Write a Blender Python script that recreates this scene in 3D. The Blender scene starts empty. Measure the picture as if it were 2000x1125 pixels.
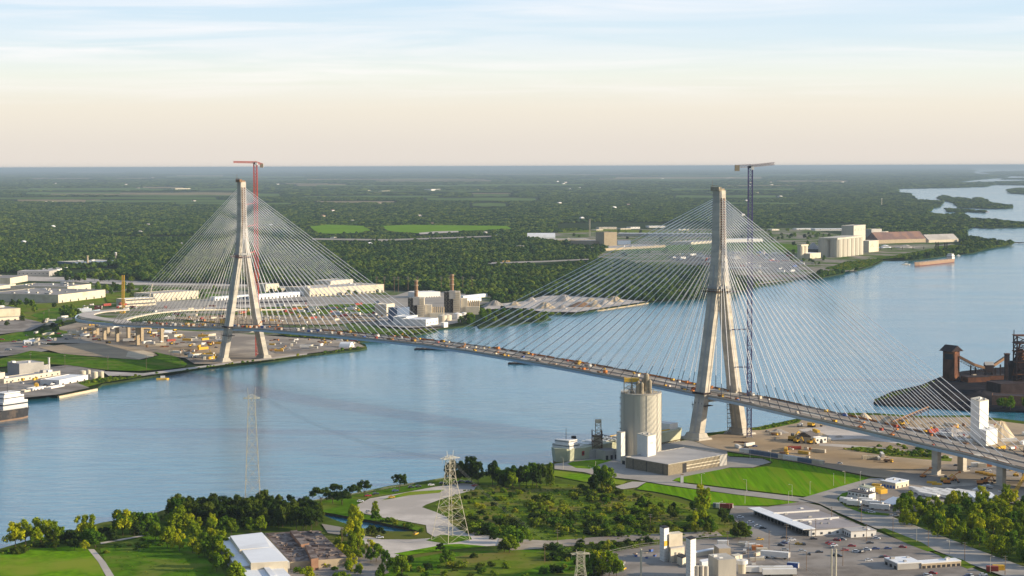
import bpy, math, random
import numpy as np
from mathutils import Vector, Matrix
from mathutils.geometry import tessellate_polygon
sc = bpy.context.scene
R = math.radians
# ------------------------------------------------------------------ camera
H = 237.8; FP = 3736.0; PITCH = 3.640; ROLL = -0.0030
cam_d = bpy.data.cameras.new('camera'); cam = bpy.data.objects.new('camera', cam_d)
sc.collection.objects.link(cam); sc.camera = cam
cam_d.sensor_width = 36.0; cam_d.lens = FP / 2000 * 36.0
cam_d.clip_start = 5.0; cam_d.clip_end = 300000.0
CM = Matrix.Rotation(R(90 - PITCH), 3, 'X') @ Matrix.Rotation(ROLL, 3, 'Z')
cam.location = (0, 0, H); cam.rotation_euler = CM.to_euler()
# ------------------------------------------------------------------ sky and sun
SUN_EL = 15.0; SUN_AZ = -8.0        # azimuth: degrees from +X towards +Y
w = bpy.data.worlds.new('World'); sc.world = w; w.use_nodes = True
nt = w.node_tree; N = nt.nodes; L = nt.links
for n in list(N): N.remove(n)
def nn(t, **k):
    n = N.new(t)
    for a, b in k.items(): setattr(n, a, b)
    return n
out = nn('ShaderNodeOutputWorld'); bg = nn('ShaderNodeBackground')
sky = nn('ShaderNodeTexSky'); sky.sky_type = 'NISHITA'; sky.sun_disc = False
sky.sun_elevation = R(SUN_EL); sky.sun_rotation = R(90 - SUN_AZ)
sky.altitude = 200; sky.air_density = 1.25; sky.dust_density = 1.6; sky.ozone_density = 2.2
tc = nn('ShaderNodeTexCoord'); sep = nn('ShaderNodeSeparateXYZ'); L.new(tc.outputs['Generated'], sep.inputs[0])
mx = nn('ShaderNodeMath', operation='MAXIMUM'); L.new(sep.outputs[2], mx.inputs[0]); mx.inputs[1].default_value = 0.004
cmb = nn('ShaderNodeCombineXYZ'); L.new(sep.outputs[0], cmb.inputs[0]); L.new(sep.outputs[1], cmb.inputs[1]); L.new(mx.outputs[0], cmb.inputs[2])
L.new(cmb.outputs[0], sky.inputs[0])
# high cirrus seen by direction: planar layer coordinates
ad = nn('ShaderNodeMath', operation='ADD'); L.new(mx.outputs[0], ad.inputs[0]); ad.inputs[1].default_value = 0.035
dx = nn('ShaderNodeMath', operation='DIVIDE'); L.new(sep.outputs[0], dx.inputs[0]); L.new(ad.outputs[0], dx.inputs[1])
dy = nn('ShaderNodeMath', operation='DIVIDE'); L.new(sep.outputs[1], dy.inputs[0]); L.new(ad.outputs[0], dy.inputs[1])
cl = nn('ShaderNodeCombineXYZ'); L.new(dx.outputs[0], cl.inputs[0]); L.new(dy.outputs[0], cl.inputs[1])
mp = nn('ShaderNodeMapping'); mp.inputs['Scale'].default_value = (0.6, 0.95, 1); mp.inputs['Rotation'].default_value = (0, 0, R(14)); mp.inputs['Location'].default_value = (3.1, 1.2, 0)
L.new(cl.outputs[0], mp.inputs[0])
no = nn('ShaderNodeTexNoise'); no.inputs['Scale'].default_value = 1.0; no.inputs['Detail'].default_value = 9; no.inputs['Roughness'].default_value = 0.56; no.inputs['Distortion'].default_value = 1.1
L.new(mp.outputs[0], no.inputs['Vector'])
cr = nn('ShaderNodeValToRGB'); cr.color_ramp.elements[0].position = 0.38; cr.color_ramp.elements[1].position = 0.66
L.new(no.outputs[0], cr.inputs[0])
# height of the clear low band
hr = nn('ShaderNodeMapRange'); hr.inputs[1].default_value = 0.028; hr.inputs[2].default_value = 0.06; L.new(mx.outputs[0], hr.inputs[0])
cm = nn('ShaderNodeMath', operation='MULTIPLY'); L.new(cr.outputs[0], cm.inputs[0]); L.new(hr.outputs[0], cm.inputs[1])
nb = nn('ShaderNodeTexNoise'); nb.inputs['Scale'].default_value = 0.32; nb.inputs['Detail'].default_value = 3; nb.inputs['Distortion'].default_value = 0.8; L.new(mp.outputs[0], nb.inputs['Vector'])
nr = nn('ShaderNodeMapRange'); nr.inputs[1].default_value = 0.38; nr.inputs[2].default_value = 0.58; L.new(nb.outputs[0], nr.inputs[0])
cm0 = nn('ShaderNodeMath', operation='MULTIPLY'); L.new(cm.outputs[0], cm0.inputs[0]); L.new(nr.outputs[0], cm0.inputs[1]); cm = cm0
cm2 = nn('ShaderNodeMath', operation='MULTIPLY'); L.new(cm.outputs[0], cm2.inputs[0]); cm2.inputs[1].default_value = 0.8
# soft veil over the whole sky takes the gold out of the low sky
vr = nn('ShaderNodeValToRGB'); e = vr.color_ramp.elements
e[0].position = 0.0; e[0].color = (7.6, 6.9, 6.3, 1); e[1].position = 1.0; e[1].color = (2.2, 3.3, 5.2, 1)
for p_, c_ in ((0.010, (7.4, 6.8, 6.2, 1)), (0.030, (8.1, 7.5, 6.5, 1)), (0.048, (7.9, 8.2, 7.6, 1)), (0.066, (6.4, 7.6, 8.4, 1)), (0.09, (5.4, 7.0, 8.6, 1)), (0.25, (3.9, 5.5, 7.7, 1)), (0.6, (2.2, 3.4, 5.4, 1))):
    q = e.new(p_); q.color = c_
L.new(mx.outputs[0], vr.inputs[0])
m1 = nn('ShaderNodeMixRGB'); m1.inputs[0].default_value = 0.85; L.new(sky.outputs[0], m1.inputs[1]); L.new(vr.outputs[0], m1.inputs[2])
m2 = nn('ShaderNodeMixRGB'); L.new(cm2.outputs[0], m2.inputs[0]); L.new(m1.outputs[0], m2.inputs[1]); m2.inputs[2].default_value = (8.8, 8.35, 8.3, 1)
dot = nn('ShaderNodeVectorMath', operation='DOT_PRODUCT'); L.new(tc.outputs['Generated'], dot.inputs[0]); dot.inputs[1].default_value = (0.72, 0.69, 0.0)
az = nn('ShaderNodeMapRange', interpolation_type='SMOOTHSTEP'); az.inputs[1].default_value = -0.75; az.inputs[2].default_value = 0.5; az.inputs[3].default_value = 0.42; az.inputs[4].default_value = 1.0; L.new(dot.outputs['Value'], az.inputs[0])
hg = nn('ShaderNodeMapRange'); hg.inputs[1].default_value = 0.35; hg.inputs[2].default_value = 0.9; L.new(sep.outputs[2], hg.inputs[0])      # overhead the sky is even
am = nn('ShaderNodeMath', operation='MAXIMUM'); L.new(az.outputs[0], am.inputs[0]); L.new(hg.outputs[0], am.inputs[1])
m3 = nn('ShaderNodeVectorMath', operation='SCALE'); L.new(m2.outputs[0], m3.inputs[0]); L.new(am.outputs[0], m3.inputs[3])
L.new(m3.outputs[0], bg.inputs[0]); bg.inputs[1].default_value = 0.086; L.new(bg.outputs[0], out.inputs[0])
sd = bpy.data.lights.new('sun', 'SUN'); sd.energy = 5.0; sd.angle = R(0.6); sd.color = (1.0, 0.82, 0.58)
so = bpy.data.objects.new('sun', sd); sc.collection.objects.link(so)
sv = Vector((math.cos(R(SUN_EL)) * math.cos(R(SUN_AZ)), math.cos(R(SUN_EL)) * math.sin(R(SUN_AZ)), math.sin(R(SUN_EL))))
so.rotation_euler = sv.to_track_quat('Z', 'Y').to_euler(); so.location = (0, 0, 900)
vs = sc.view_settings; vs.view_transform = 'Standard'; vs.look = 'None'; vs.exposure = 0.54; vs.gamma = 1.0; vs.use_curve_mapping = False
sc.render.engine = 'CYCLES'; cy = sc.cycles
cy.max_bounces = 6; cy.diffuse_bounces = 2; cy.glossy_bounces = 2; cy.transmission_bounces = 2; cy.volume_bounces = 0; cy.transparent_max_bounces = 6
cy.use_denoising = True
sc.render.use_persistent_data = False
# ------------------------------------------------------------------ picture point -> place on the ground
def ray(px, py):
    return (CM @ Vector(((px - 1000) / FP, (562.5 - py) / FP, -1)))
GZ = 2.0
def G(px, py, z=GZ):
    d = ray(px, py)
    zz = min(d.z, -0.0016)
    t = (z - H) / zz
    return Vector((d.x * t, d.y * t, z))
CMI = np.array(CM.inverted())
def proj(P):
    P = np.asarray(P, dtype=float).reshape(-1, 3) - np.array([0, 0, H])
    q = P @ CMI.T
    return np.stack([1000 + FP * q[:, 0] / -q[:, 2], 562.5 - FP * q[:, 1] / -q[:, 2]], 1)
def inpoly(pts, poly):
    x, y = pts[:, 0], pts[:, 1]; r = np.zeros(len(pts), bool); n = len(poly); j = n - 1
    for i in range(n):
        xi, yi = poly[i]; xj, yj = poly[j]
        if yi != yj:
            r ^= ((yi > y) != (yj > y)) & (x < (xj - xi) * (y - yi) / (yj - yi) + xi)
        j = i
    return r
def Zat(px, py_base, py_top):       # height above ground of a thing standing at (px, py_base) whose top shows at py_top
    b = G(px, py_base); d = ray(px, py_top); t = b.y / d.y
    return H + d.z * t - GZ
def mpp(px, py): return G(px, py).y / FP     # metres per picture point across the view
# ------------------------------------------------------------------ materials
MATS = {}
def mat(name, col, rough=0.85, var=0.18, scale=0.15, metal=0.0, spec=0.15, col2=None, scale2=None, fac=0.5, emit=None, stretch=None):
    if name in MATS: return MATS[name]
    if rough >= 0.95: spec = 0.0
    m = bpy.data.materials.new(name); m.use_nodes = True; t = m.node_tree; b = t.nodes['Principled BSDF']
    b.inputs['Roughness'].default_value = rough; b.inputs['Metallic'].default_value = metal; b.inputs['Specular IOR Level'].default_value = spec
    g = t.nodes.new('ShaderNodeNewGeometry'); n = t.nodes.new('ShaderNodeTexNoise')
    n.inputs['Scale'].default_value = scale; n.inputs['Detail'].default_value = 6; n.inputs['Roughness'].default_value = 0.6
    src = g.outputs['Position']
    if stretch:
        mpn = t.nodes.new('ShaderNodeMapping'); mpn.inputs['Scale'].default_value = stretch; t.links.new(src, mpn.inputs[0]); src = mpn.outputs[0]
    t.links.new(src, n.inputs['Vector'])
    r = t.nodes.new('ShaderNodeValToRGB'); r.color_ramp.elements[0].position = 0.3; r.color_ramp.elements[1].position = 0.7
    c = col; lo = tuple(max(0, v * (1 - var)) for v in c[:3]) + (1,); hi = tuple(min(1, v * (1 + var)) for v in c[:3]) + (1,)
    r.color_ramp.elements[0].color = lo; r.color_ramp.elements[1].color = hi
    t.links.new(n.outputs[0], r.inputs[0]); o = r.outputs[0]
    if col2:
        n2 = t.nodes.new('ShaderNodeTexNoise'); n2.inputs['Scale'].default_value = scale2 or scale * 0.12; n2.inputs['Detail'].default_value = 5
        t.links.new(src, n2.inputs['Vector'])
        r2 = t.nodes.new('ShaderNodeValToRGB'); r2.color_ramp.elements[0].position = fac - 0.06; r2.color_ramp.elements[1].position = fac + 0.06
        t.links.new(n2.outputs[0], r2.inputs[0])
        mm = t.nodes.new('ShaderNodeMixRGB'); t.links.new(r2.outputs[0], mm.inputs[0]); t.links.new(o, mm.inputs[1]); mm.inputs[2].default_value = tuple(col2) + (1,); o = mm.outputs[0]
    t.links.new(o, b.inputs['Base Color'])
    if emit: b.inputs['Emission Color'].default_value = tuple(emit) + (1,); b.inputs['Emission Strength'].default_value = 1.0
    MATS[name] = m; return m
def leafmat(name, c1, c2, c3, big=0.5):
    m = bpy.data.materials.new(name); m.use_nodes = True; t = m.node_tree; b = t.nodes['Principled BSDF']
    b.inputs['Roughness'].default_value = 1.0; b.inputs['Specular IOR Level'].default_value = 0.02
    g = t.nodes.new('ShaderNodeNewGeometry'); n = t.nodes.new('ShaderNodeTexNoise'); n.inputs['Scale'].default_value = 0.22; n.inputs['Detail'].default_value = 4
    t.links.new(g.outputs['Position'], n.inputs['Vector'])
    oi = t.nodes.new('ShaderNodeObjectInfo')
    a = t.nodes.new('ShaderNodeMath'); a.operation = 'MULTIPLY_ADD'; t.links.new(oi.outputs['Random'], a.inputs[0]); a.inputs[1].default_value = 0.75; t.links.new(n.outputs[0], a.inputs[2])
    n3 = t.nodes.new('ShaderNodeTexNoise'); n3.inputs['Scale'].default_value = 0.006; n3.inputs['Detail'].default_value = 7; n3.inputs['Roughness'].default_value = 0.62; t.links.new(g.outputs['Position'], n3.inputs['Vector'])
    a2 = t.nodes.new('ShaderNodeMath'); a2.operation = 'MULTIPLY_ADD'; t.links.new(n3.outputs[0], a2.inputs[0]); a2.inputs[1].default_value = big; t.links.new(a.outputs[0], a2.inputs[2])
    s = t.nodes.new('ShaderNodeMath'); s.operation = 'SUBTRACT'; t.links.new(a2.outputs[0], s.inputs[0]); s.inputs[1].default_value = 0.375 + big * 0.5
    r = t.nodes.new('ShaderNodeValToRGB'); r.color_ramp.elements[0].position = 0.18; r.color_ramp.elements[0].color = c1 + (1,)
    r.color_ramp.elements[1].position = 0.85; r.color_ramp.elements[1].color = c3 + (1,); q = r.color_ramp.elements.new(0.5); q.color = c2 + (1,)
    t.links.new(s.outputs[0], r.inputs[0]); t.links.new(r.outputs[0], b.inputs['Base Color'])
    tr = t.nodes.new('ShaderNodeBsdfTranslucent'); t.links.new(r.outputs[0], tr.inputs[0]); mi = t.nodes.new('ShaderNodeMixShader'); mi.inputs[0].default_value = 0.22
    t.links.new(b.outputs[0], mi.inputs[1]); t.links.new(tr.outputs[0], mi.inputs[2]); t.links.new(mi.outputs[0], t.nodes['Material Output'].inputs[0])
    MATS[name] = m; return m
mat('concrete', (0.50, 0.47, 0.41), 0.85, 0.12, 0.25, col2=(0.40, 0.38, 0.34), scale2=0.05, fac=0.58, stretch=(1, 1, 0.35))
mat('towerconc', (0.54, 0.50, 0.43), 0.85, 0.2, 0.16, col2=(0.38, 0.365, 0.33), scale2=0.07, fac=0.60, stretch=(.35, .35, 1.3))
mat('siloconc', (0.57, 0.54, 0.46), 0.85, 0.08, 0.3, col2=(0.50, 0.47, 0.40), scale2=0.08, fac=0.56, stretch=(1, 1, 0.12))
mat('deckroof', (0.36, 0.33, 0.33), 0.9, 0.12, 0.1, col2=(0.29, 0.27, 0.27), scale2=0.05, fac=0.55)
mat('deckconc', (0.30, 0.26, 0.22), 0.9, 0.2, 0.12, col2=(0.36, 0.33, 0.29), scale2=0.05, fac=0.56)
mat('girder', (0.40, 0.52, 0.64), 0.55, 0.08, 0.2)
mat('cablew', (0.93, 0.93, 0.94), 0.4, 0.03, 0.1)
mat('anchor', (0.035, 0.04, 0.06), 0.6, 0.1, 0.3)
mat('white', (0.78, 0.77, 0.74), 0.7, 0.06, 0.25)
mat('whiteroof', (0.80, 0.82, 0.84), 0.6, 0.05, 0.08, col2=(0.70, 0.71, 0.72), scale2=0.03, fac=0.6)
mat('cream', (0.66, 0.60, 0.48), 0.8, 0.08, 0.2, col2=(0.54, 0.48, 0.38), scale2=0.06, fac=0.62)
mat('tan', (0.46, 0.38, 0.27), 0.85, 0.12, 0.2)
mat('greywall', (0.42, 0.41, 0.39), 0.8, 0.1, 0.15)
mat('greyroof', (0.27, 0.255, 0.245), 0.9, 0.12, 0.06, col2=(0.35, 0.33, 0.31), scale2=0.02, fac=0.56)
mat('lightroof', (0.46, 0.44, 0.42), 0.9, 0.1, 0.06, col2=(0.38, 0.36, 0.34), scale2=0.02, fac=0.56)
mat('darkroof', (0.12, 0.11, 0.11), 0.9, 0.2, 0.06)
mat('bluesteel', (0.12, 0.17, 0.27), 0.6, 0.12, 0.2)
mat('brick', (0.26, 0.15, 0.10), 0.9, 0.2, 0.4)
mat('brownroof', (0.20, 0.13, 0.12), 0.85, 0.15, 0.1, col2=(0.28, 0.17, 0.13), scale2=0.03, fac=0.55)
mat('rust', (0.11, 0.05, 0.032), 0.9, 0.4, 0.15, col2=(0.24, 0.10, 0.04), scale2=0.07, fac=0.6)
mat('rustdark', (0.045, 0.032, 0.034), 0.9, 0.4, 0.15)
mat('window', (0.05, 0.06, 0.075), 0.25, 0.2, 0.3, spec=0.5)
mat('dark', (0.04, 0.04, 0.045), 0.8, 0.2, 0.3)
mat('steel', (0.36, 0.35, 0.34), 0.55, 0.12, 0.3, metal=0.3)
mat('pipework', (0.36, 0.31, 0.23), 0.7, 0.3, 0.3)
mat('pylonsteel', (0.56, 0.53, 0.43), 0.6, 0.08, 0.3)
mat('cranered', (0.60, 0.10, 0.07), 0.6, 0.08, 0.3)
mat('craneblue', (0.10, 0.09, 0.22), 0.6, 0.2, 0.2)
mat('cranegrey', (0.30, 0.28, 0.32), 0.6, 0.2, 0.2)
mat('yellow', (0.72, 0.44, 0.05), 0.6, 0.08, 0.3)
mat('orange', (0.58, 0.22, 0.06), 0.6, 0.1, 0.3)
mat('red', (0.34, 0.07, 0.05), 0.5, 0.1, 0.3)
mat('blue', (0.07, 0.14, 0.42), 0.5, 0.1, 0.3)
mat('teal', (0.18, 0.32, 0.33), 0.6, 0.1, 0.3)
mat('green', (0.13, 0.30, 0.06), 0.6, 0.1, 0.3)
mat('brownbox', (0.28, 0.17, 0.10), 0.8, 0.2, 0.3)
mat('wood', (0.22, 0.15, 0.10), 0.9, 0.15, 0.5)
mat('carwhite', (0.75, 0.76, 0.78), 0.35, 0.02, 0.3, spec=0.5); mat('cardark', (0.035, 0.037, 0.05), 0.3, 0.05, 0.3, spec=0.5)
mat('carred', (0.40, 0.03, 0.03), 0.35, 0.05, 0.3, spec=0.5); mat('carsilver', (0.42, 0.44, 0.47), 0.3, 0.04, 0.3, spec=0.5, metal=0.3)
mat('carblue', (0.06, 0.09, 0.24), 0.35, 0.05, 0.3, spec=0.5)
mat('tyre', (0.02, 0.02, 0.02), 0.9, 0.1, 1.0)
mat('hullgreen', (0.48, 0.50, 0.36), 0.6, 0.07, 0.2, col2=(0.42, 0.44, 0.29), scale2=0.08, fac=0.62)
mat('hullred', (0.16, 0.05, 0.045), 0.7, 0.2, 0.2)
mat('hullblack', (0.055, 0.055, 0.06), 0.7, 0.35, 0.2, col2=(0.14, 0.11, 0.09), scale2=0.1, fac=0.58)
mat('hullorange', (0.33, 0.22, 0.15), 0.7, 0.15, 0.15)
# ground surfaces
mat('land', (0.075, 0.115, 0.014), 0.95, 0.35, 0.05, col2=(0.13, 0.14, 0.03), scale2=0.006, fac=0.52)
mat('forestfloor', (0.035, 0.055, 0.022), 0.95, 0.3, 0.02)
mat('lawn', (0.125, 0.255, 0.006), 0.95, 0.34, 0.20, col2=(0.22, 0.27, 0.03), scale2=0.02, fac=0.55)
mat('mownlawn', (0.125, 0.270, 0.004), 0.95, 0.30, 1.0, col2=(0.17, 0.265, 0.012), scale2=0.6, fac=0.56, stretch=(0.34, 0.012, 1))
mat('blockwall', (0.24, 0.205, 0.15), 0.9, 0.2, 0.8)
mat('lawndark', (0.080, 0.170, 0.008), 0.95, 0.38, 0.16, col2=(0.15, 0.19, 0.03), scale2=0.03, fac=0.55)
mat('rough', (0.130, 0.190, 0.016), 0.95, 0.30, 0.10, col2=(0.19, 0.175, 0.045), scale2=0.025, fac=0.55)
mat('dirt', (0.44, 0.345, 0.235), 0.95, 0.12, 0.08, col2=(0.36, 0.285, 0.205), scale2=0.014, fac=0.52)
mat('gravel', (0.40, 0.345, 0.28), 0.95, 0.2, 0.10, col2=(0.27, 0.235, 0.20), scale2=0.014, fac=0.5)
mat('yardmix', (0.27, 0.245, 0.205), 0.95, 0.3, 0.06, col2=(0.085, 0.135, 0.025), scale2=0.011, fac=0.50)
mat('asphalt', (0.23, 0.205, 0.18), 0.95, 0.22, 0.10, col2=(0.32, 0.29, 0.26), scale2=0.028, fac=0.5)
mat('roadgrey', (0.38, 0.35, 0.31), 0.95, 0.10, 0.15, col2=(0.30, 0.28, 0.25), scale2=0.02, fac=0.57)
mat('sand', (0.60, 0.50, 0.36), 0.95, 0.1, 0.1)
mat('pale', (0.56, 0.51, 0.46), 0.95, 0.12, 0.1, col2=(0.44, 0.40, 0.36), scale2=0.02, fac=0.52)
mat('coal', (0.030, 0.028, 0.032), 0.95, 0.4, 0.06)
mat('seawall', (0.13, 0.105, 0.085), 0.9, 0.3, 0.3)
mat('fieldtan', (0.26, 0.22, 0.13), 0.95, 0.15, 0.004)
mat('fieldgreen', (0.11, 0.17, 0.05), 0.95, 0.15, 0.004)
mat('fieldbright', (0.15, 0.28, 0.02), 0.95, 0.2, 0.02, col2=(0.14, 0.26, 0.02), scale2=0.006, fac=0.55)
leafmat('leafdark', (0.022, 0.046, 0.008), (0.044, 0.080, 0.010), (0.095, 0.130, 0.014))
leafmat('leafmid', (0.055, 0.125, 0.010), (0.110, 0.205, 0.012), (0.21, 0.29, 0.014))
leafmat('leafyellow', (0.13, 0.20, 0.008), (0.25, 0.32, 0.010), (0.42, 0.43, 0.012))
leafmat('leafolive', (0.080, 0.140, 0.012), (0.155, 0.225, 0.014), (0.30, 0.31, 0.022))
leafmat('leafforest', (0.026, 0.068, 0.018), (0.062, 0.128, 0.024), (0.17, 0.23, 0.032), 1.5)
mat('bark', (0.10, 0.075, 0.055), 0.95, 0.2, 1.0)
# water
def watermat():
    m = bpy.data.materials.new('water'); m.use_nodes = True; t = m.node_tree; b = t.nodes['Principled BSDF']
    b.inputs['IOR'].default_value = 1.95; b.inputs['Specular IOR Level'].default_value = 0.5
    g = t.nodes.new('ShaderNodeNewGeometry')
    def noise(scale, st, det, rot=20):
        mpn = t.nodes.new('ShaderNodeMapping'); mpn.inputs['Scale'].default_value = st; mpn.inputs['Rotation'].default_value = (0, 0, R(rot)); t.links.new(g.outputs['Position'], mpn.inputs[0])
        n = t.nodes.new('ShaderNodeTexNoise'); n.inputs['Scale'].default_value = scale; n.inputs['Detail'].default_value = det; n.inputs['Roughness'].default_value = 0.6
        t.links.new(mpn.outputs[0], n.inputs['Vector']); return n.outputs[0]
    a = noise(0.075, (0.7, 1.4, 1), 8, 8); c = noise(0.006, (0.5, 1.3, 1), 5, 12)
    bp = t.nodes.new('ShaderNodeBump'); bp.inputs['Strength'].default_value = 0.42; bp.inputs['Distance'].default_value = 2.0; t.links.new(a, bp.inputs['Height'])
    t.links.new(bp.outputs[0], b.inputs['Normal'])
    mr = t.nodes.new('ShaderNodeMapRange'); mr.inputs[1].default_value = 0.35; mr.inputs[2].default_value = 0.68; mr.inputs[3].default_value = 0.10; mr.inputs[4].default_value = 0.19
    t.links.new(c, mr.inputs[0]); t.links.new(mr.outputs[0], b.inputs['Roughness'])
    r = t.nodes.new('ShaderNodeValToRGB'); r.color_ramp.elements[0].position = 0.36; r.color_ramp.elements[1].position = 0.68
    r.color_ramp.elements[0].color = (0.010, 0.155, 0.250, 1); r.color_ramp.elements[1].color = (0.055, 0.245, 0.335, 1)
    f = noise(0.045, (0.45, 1.9, 1), 8, 6); ma = t.nodes.new('ShaderNodeMath'); ma.operation = 'MULTIPLY_ADD'; t.links.new(f, ma.inputs[0]); ma.inputs[1].default_value = 1.25; ma.inputs[2].default_value = -0.625
    mc_ = t.nodes.new('ShaderNodeMath'); mc_.operation = 'MULTIPLY_ADD'; t.links.new(c, mc_.inputs[0]); mc_.inputs[1].default_value = 0.5; mc_.inputs[2].default_value = 0.25
    mb_ = t.nodes.new('ShaderNodeMath'); t.links.new(mc_.outputs[0], mb_.inputs[0]); t.links.new(ma.outputs[0], mb_.inputs[1]); t.links.new(mb_.outputs[0], r.inputs[0]); t.links.new(r.outputs[0], b.inputs['Base Color'])
    MATS['water'] = m
watermat()
# ------------------------------------------------------------------ mesh helper
class MB:
    def __init__(s): s.v = []; s.f = []
    def hexa(s, b, t):
        n = len(s.v); s.v += [tuple(p) for p in b] + [tuple(p) for p in t]
        s.f += [(n+3, n+2, n+1, n), (n+4, n+5, n+6, n+7)] + [(n+i, n+(i+1) % 4, n+4+(i+1) % 4, n+4+i) for i in range(4)]
        return s
    def box(s, x, y, z, sx, sy, sz, rz=0.0):   # centre x,y; bottom z
        c, k = math.cos(rz), math.sin(rz); P = []
        for a, b in ((-1, -1), (1, -1), (1, 1), (-1, 1)):
            u, v = a*sx/2, b*sy/2; P.append((x+u*c-v*k, y+u*k+v*c))
        return s.hexa([(p[0], p[1], z) for p in P], [(p[0], p[1], z+sz) for p in P])
    def prism(s, poly, z0, z1, cap=True):
        n = len(s.v); k = len(poly); s.v += [(p[0], p[1], z0) for p in poly] + [(p[0], p[1], z1) for p in poly]
        ar = sum(poly[i][0]*poly[(i+1) % k][1]-poly[(i+1) % k][0]*poly[i][1] for i in range(k))
        for i in range(k):
            j = (i+1) % k; q = (n+i, n+j, n+k+j, n+k+i); s.f.append(q if ar > 0 else q[::-1])
        for t in tessellate_polygon([[Vector((p[0], p[1], 0)) for p in poly]]):
            a, b, c = t
            A, B, C = poly[a], poly[b], poly[c]
            if (B[0]-A[0])*(C[1]-A[1])-(C[0]-A[0])*(B[1]-A[1]) < 0: b, c = c, b
            s.f.append((n+k+a, n+k+b, n+k+c))
            if cap: s.f.append((n+a, n+c, n+b))
        return s
    def sheet(s, poly, z):
        n = len(s.v); s.v += [(p[0], p[1], z) for p in poly]
        for a, b, c in tessellate_polygon([[Vector((p[0], p[1], 0)) for p in poly]]):
            A, B, C = poly[a], poly[b], poly[c]
            if (B[0]-A[0])*(C[1]-A[1])-(C[0]-A[0])*(B[1]-A[1]) < 0: b, c = c, b
            s.f.append((n+a, n+b, n+c))
        return s
    def cyl(s, x, y, z0, z1, r0, r1=None, n=16):
        r1 = r0 if r1 is None else r1; k = len(s.v)
        for z, r in ((z0, r0), (z1, r1)):
            for i in range(n): a = 2*math.pi*i/n; s.v.append((x+r*math.cos(a), y+r*math.sin(a), z))
        for i in range(n): j = (i+1) % n; s.f.append((k+i, k+j, k+n+j, k+n+i))
        s.f.append(tuple(range(k+n, k+2*n))); s.f.append(tuple(range(k+n-1, k-1, -1)))
        return s
    def tube(s, p, q, r, n=4):
        p, q = Vector(p), Vector(q); d = (q-p)
        if d.length < 1e-6: return s
        d.normalize(); a = d.cross(Vector((0, 0, 1)) if abs(d.z) < 0.9 else Vector((1, 0, 0))).normalized(); b = d.cross(a); k = len(s.v)
        for c in (p, q):
            for i in range(n): t = 2*math.pi*(i+0.5)/n; s.v.append(tuple(c + a*(r*math.cos(t)) + b*(r*math.sin(t))))
        for i in range(n): j = (i+1) % n; s.f.append((k+j, k+i, k+n+i, k+n+j))
        s.f.append(tuple(range(k, k+n))); s.f.append(tuple(range(k+2*n-1, k+n-1, -1)))
        return s
    def dome(s, x, y, z, r, h, n=14, m=4):
        k = len(s.v)
        for j in range(m):
            t = j/m*math.pi/2
            for i in range(n): a = 2*math.pi*i/n; s.v.append((x+r*math.cos(t)*math.cos(a), y+r*math.cos(t)*math.sin(a), z+h*math.sin(t)))
        s.v.append((x, y, z+h))
        for j in range(m-1):
            for i in range(n): i2 = (i+1) % n; s.f.append((k+j*n+i, k+j*n+i2, k+(j+1)*n+i2, k+(j+1)*n+i))
        for i in range(n): s.f.append((k+(m-1)*n+i, k+(m-1)*n+(i+1) % n, k+m*n))
        return s
    def gable(s, x, y, z, sx, sy, h, rz=0.0, over=0.4):    # ridge along local x
        c, k = math.cos(rz), math.sin(rz); T = lambda u, v, zz: (x+u*c-v*k, y+u*k+v*c, zz)
        a, b = sx/2+over, sy/2+over; n = len(s.v)
        s.v += [T(-a, -b, z), T(a, -b, z), T(a, b, z), T(-a, b, z), T(-a, 0, z+h), T(a, 0, z+h)]
        s.f += [(n, n+1, n+5, n+4), (n+2, n+3, n+4, n+5), (n, n+4, n+3), (n+1, n+2, n+5), (n+3, n+2, n+1, n)]
        return s
    def arch(s, x, y, z, sx, r, h, rz=0.0, n=8):            # tunnel tent along local x
        c, k = math.cos(rz), math.sin(rz); T = lambda u, v, zz: (x+u*c-v*k, y+u*k+v*c, zz)
        m = len(s.v)
        for u in (-sx/2, sx/2):
            for i in range(n+1): a = math.pi*i/n; s.v.append(T(u, -r*math.cos(a), z+h*math.sin(a)))
        for i in range(n): s.f.append((m+i, m+n+1+i, m+n+2+i, m+i+1))
        s.f.append(tuple(range(m, m+n+1))); s.f.append(tuple(range(m+2*n+1, m+n, -1)))
        return s
    def heap(s, x, y, z, rx, ry, h, rz=0.0, n=22, seed=1):
        rnd = random.Random(seed); k = len(s.v); c, q = math.cos(rz), math.sin(rz); rings = ((1.0, 0), (0.86, 0.16), (0.55, 0.5), (0.22, 0.88))
        off = [rnd.uniform(0.88, 1.12) for _ in range(n)]
        for rr, hh in rings:
            for i in range(n):
                a = 2*math.pi*i/n; o = off[i]*rnd.uniform(0.97, 1.03); u, v = rx*rr*math.cos(a)*o, ry*rr*math.sin(a)*o
                s.v.append((x+u*c-v*q, y+u*q+v*c, z+h*hh*(rnd.uniform(0.92, 1.08) if hh else 1)))
        s.v.append((x, y, z+h))
        for j in range(3):
            for i in range(n): i2 = (i+1) % n; s.f.append((k+j*n+i, k+j*n+i2, k+(j+1)*n+i2, k+(j+1)*n+i))
        for i in range(n): s.f.append((k+3*n+i, k+3*n+(i+1) % n, k+4*n))
        return s
    def build(s, name, m, parent=None, link=True, smooth=False):
        me = bpy.data.meshes.new(name); me.from_pydata(s.v, [], s.f); me.update()
        if smooth: me.polygons.foreach_set('use_smooth', [True]*len(me.polygons))
        me.materials.append(MATS[m] if isinstance(m, str) else m)
        o = bpy.data.objects.new(name, me)
        if link: sc.collection.objects.link(o)
        if parent: o.parent = parent
        return o
def empty(name, loc=(0, 0, 0), rz=0.0, link=True):
    o = bpy.data.objects.new(name, None); o.location = loc; o.rotation_euler = (0, 0, rz)
    if link: sc.collection.objects.link(o)
    return o
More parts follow.
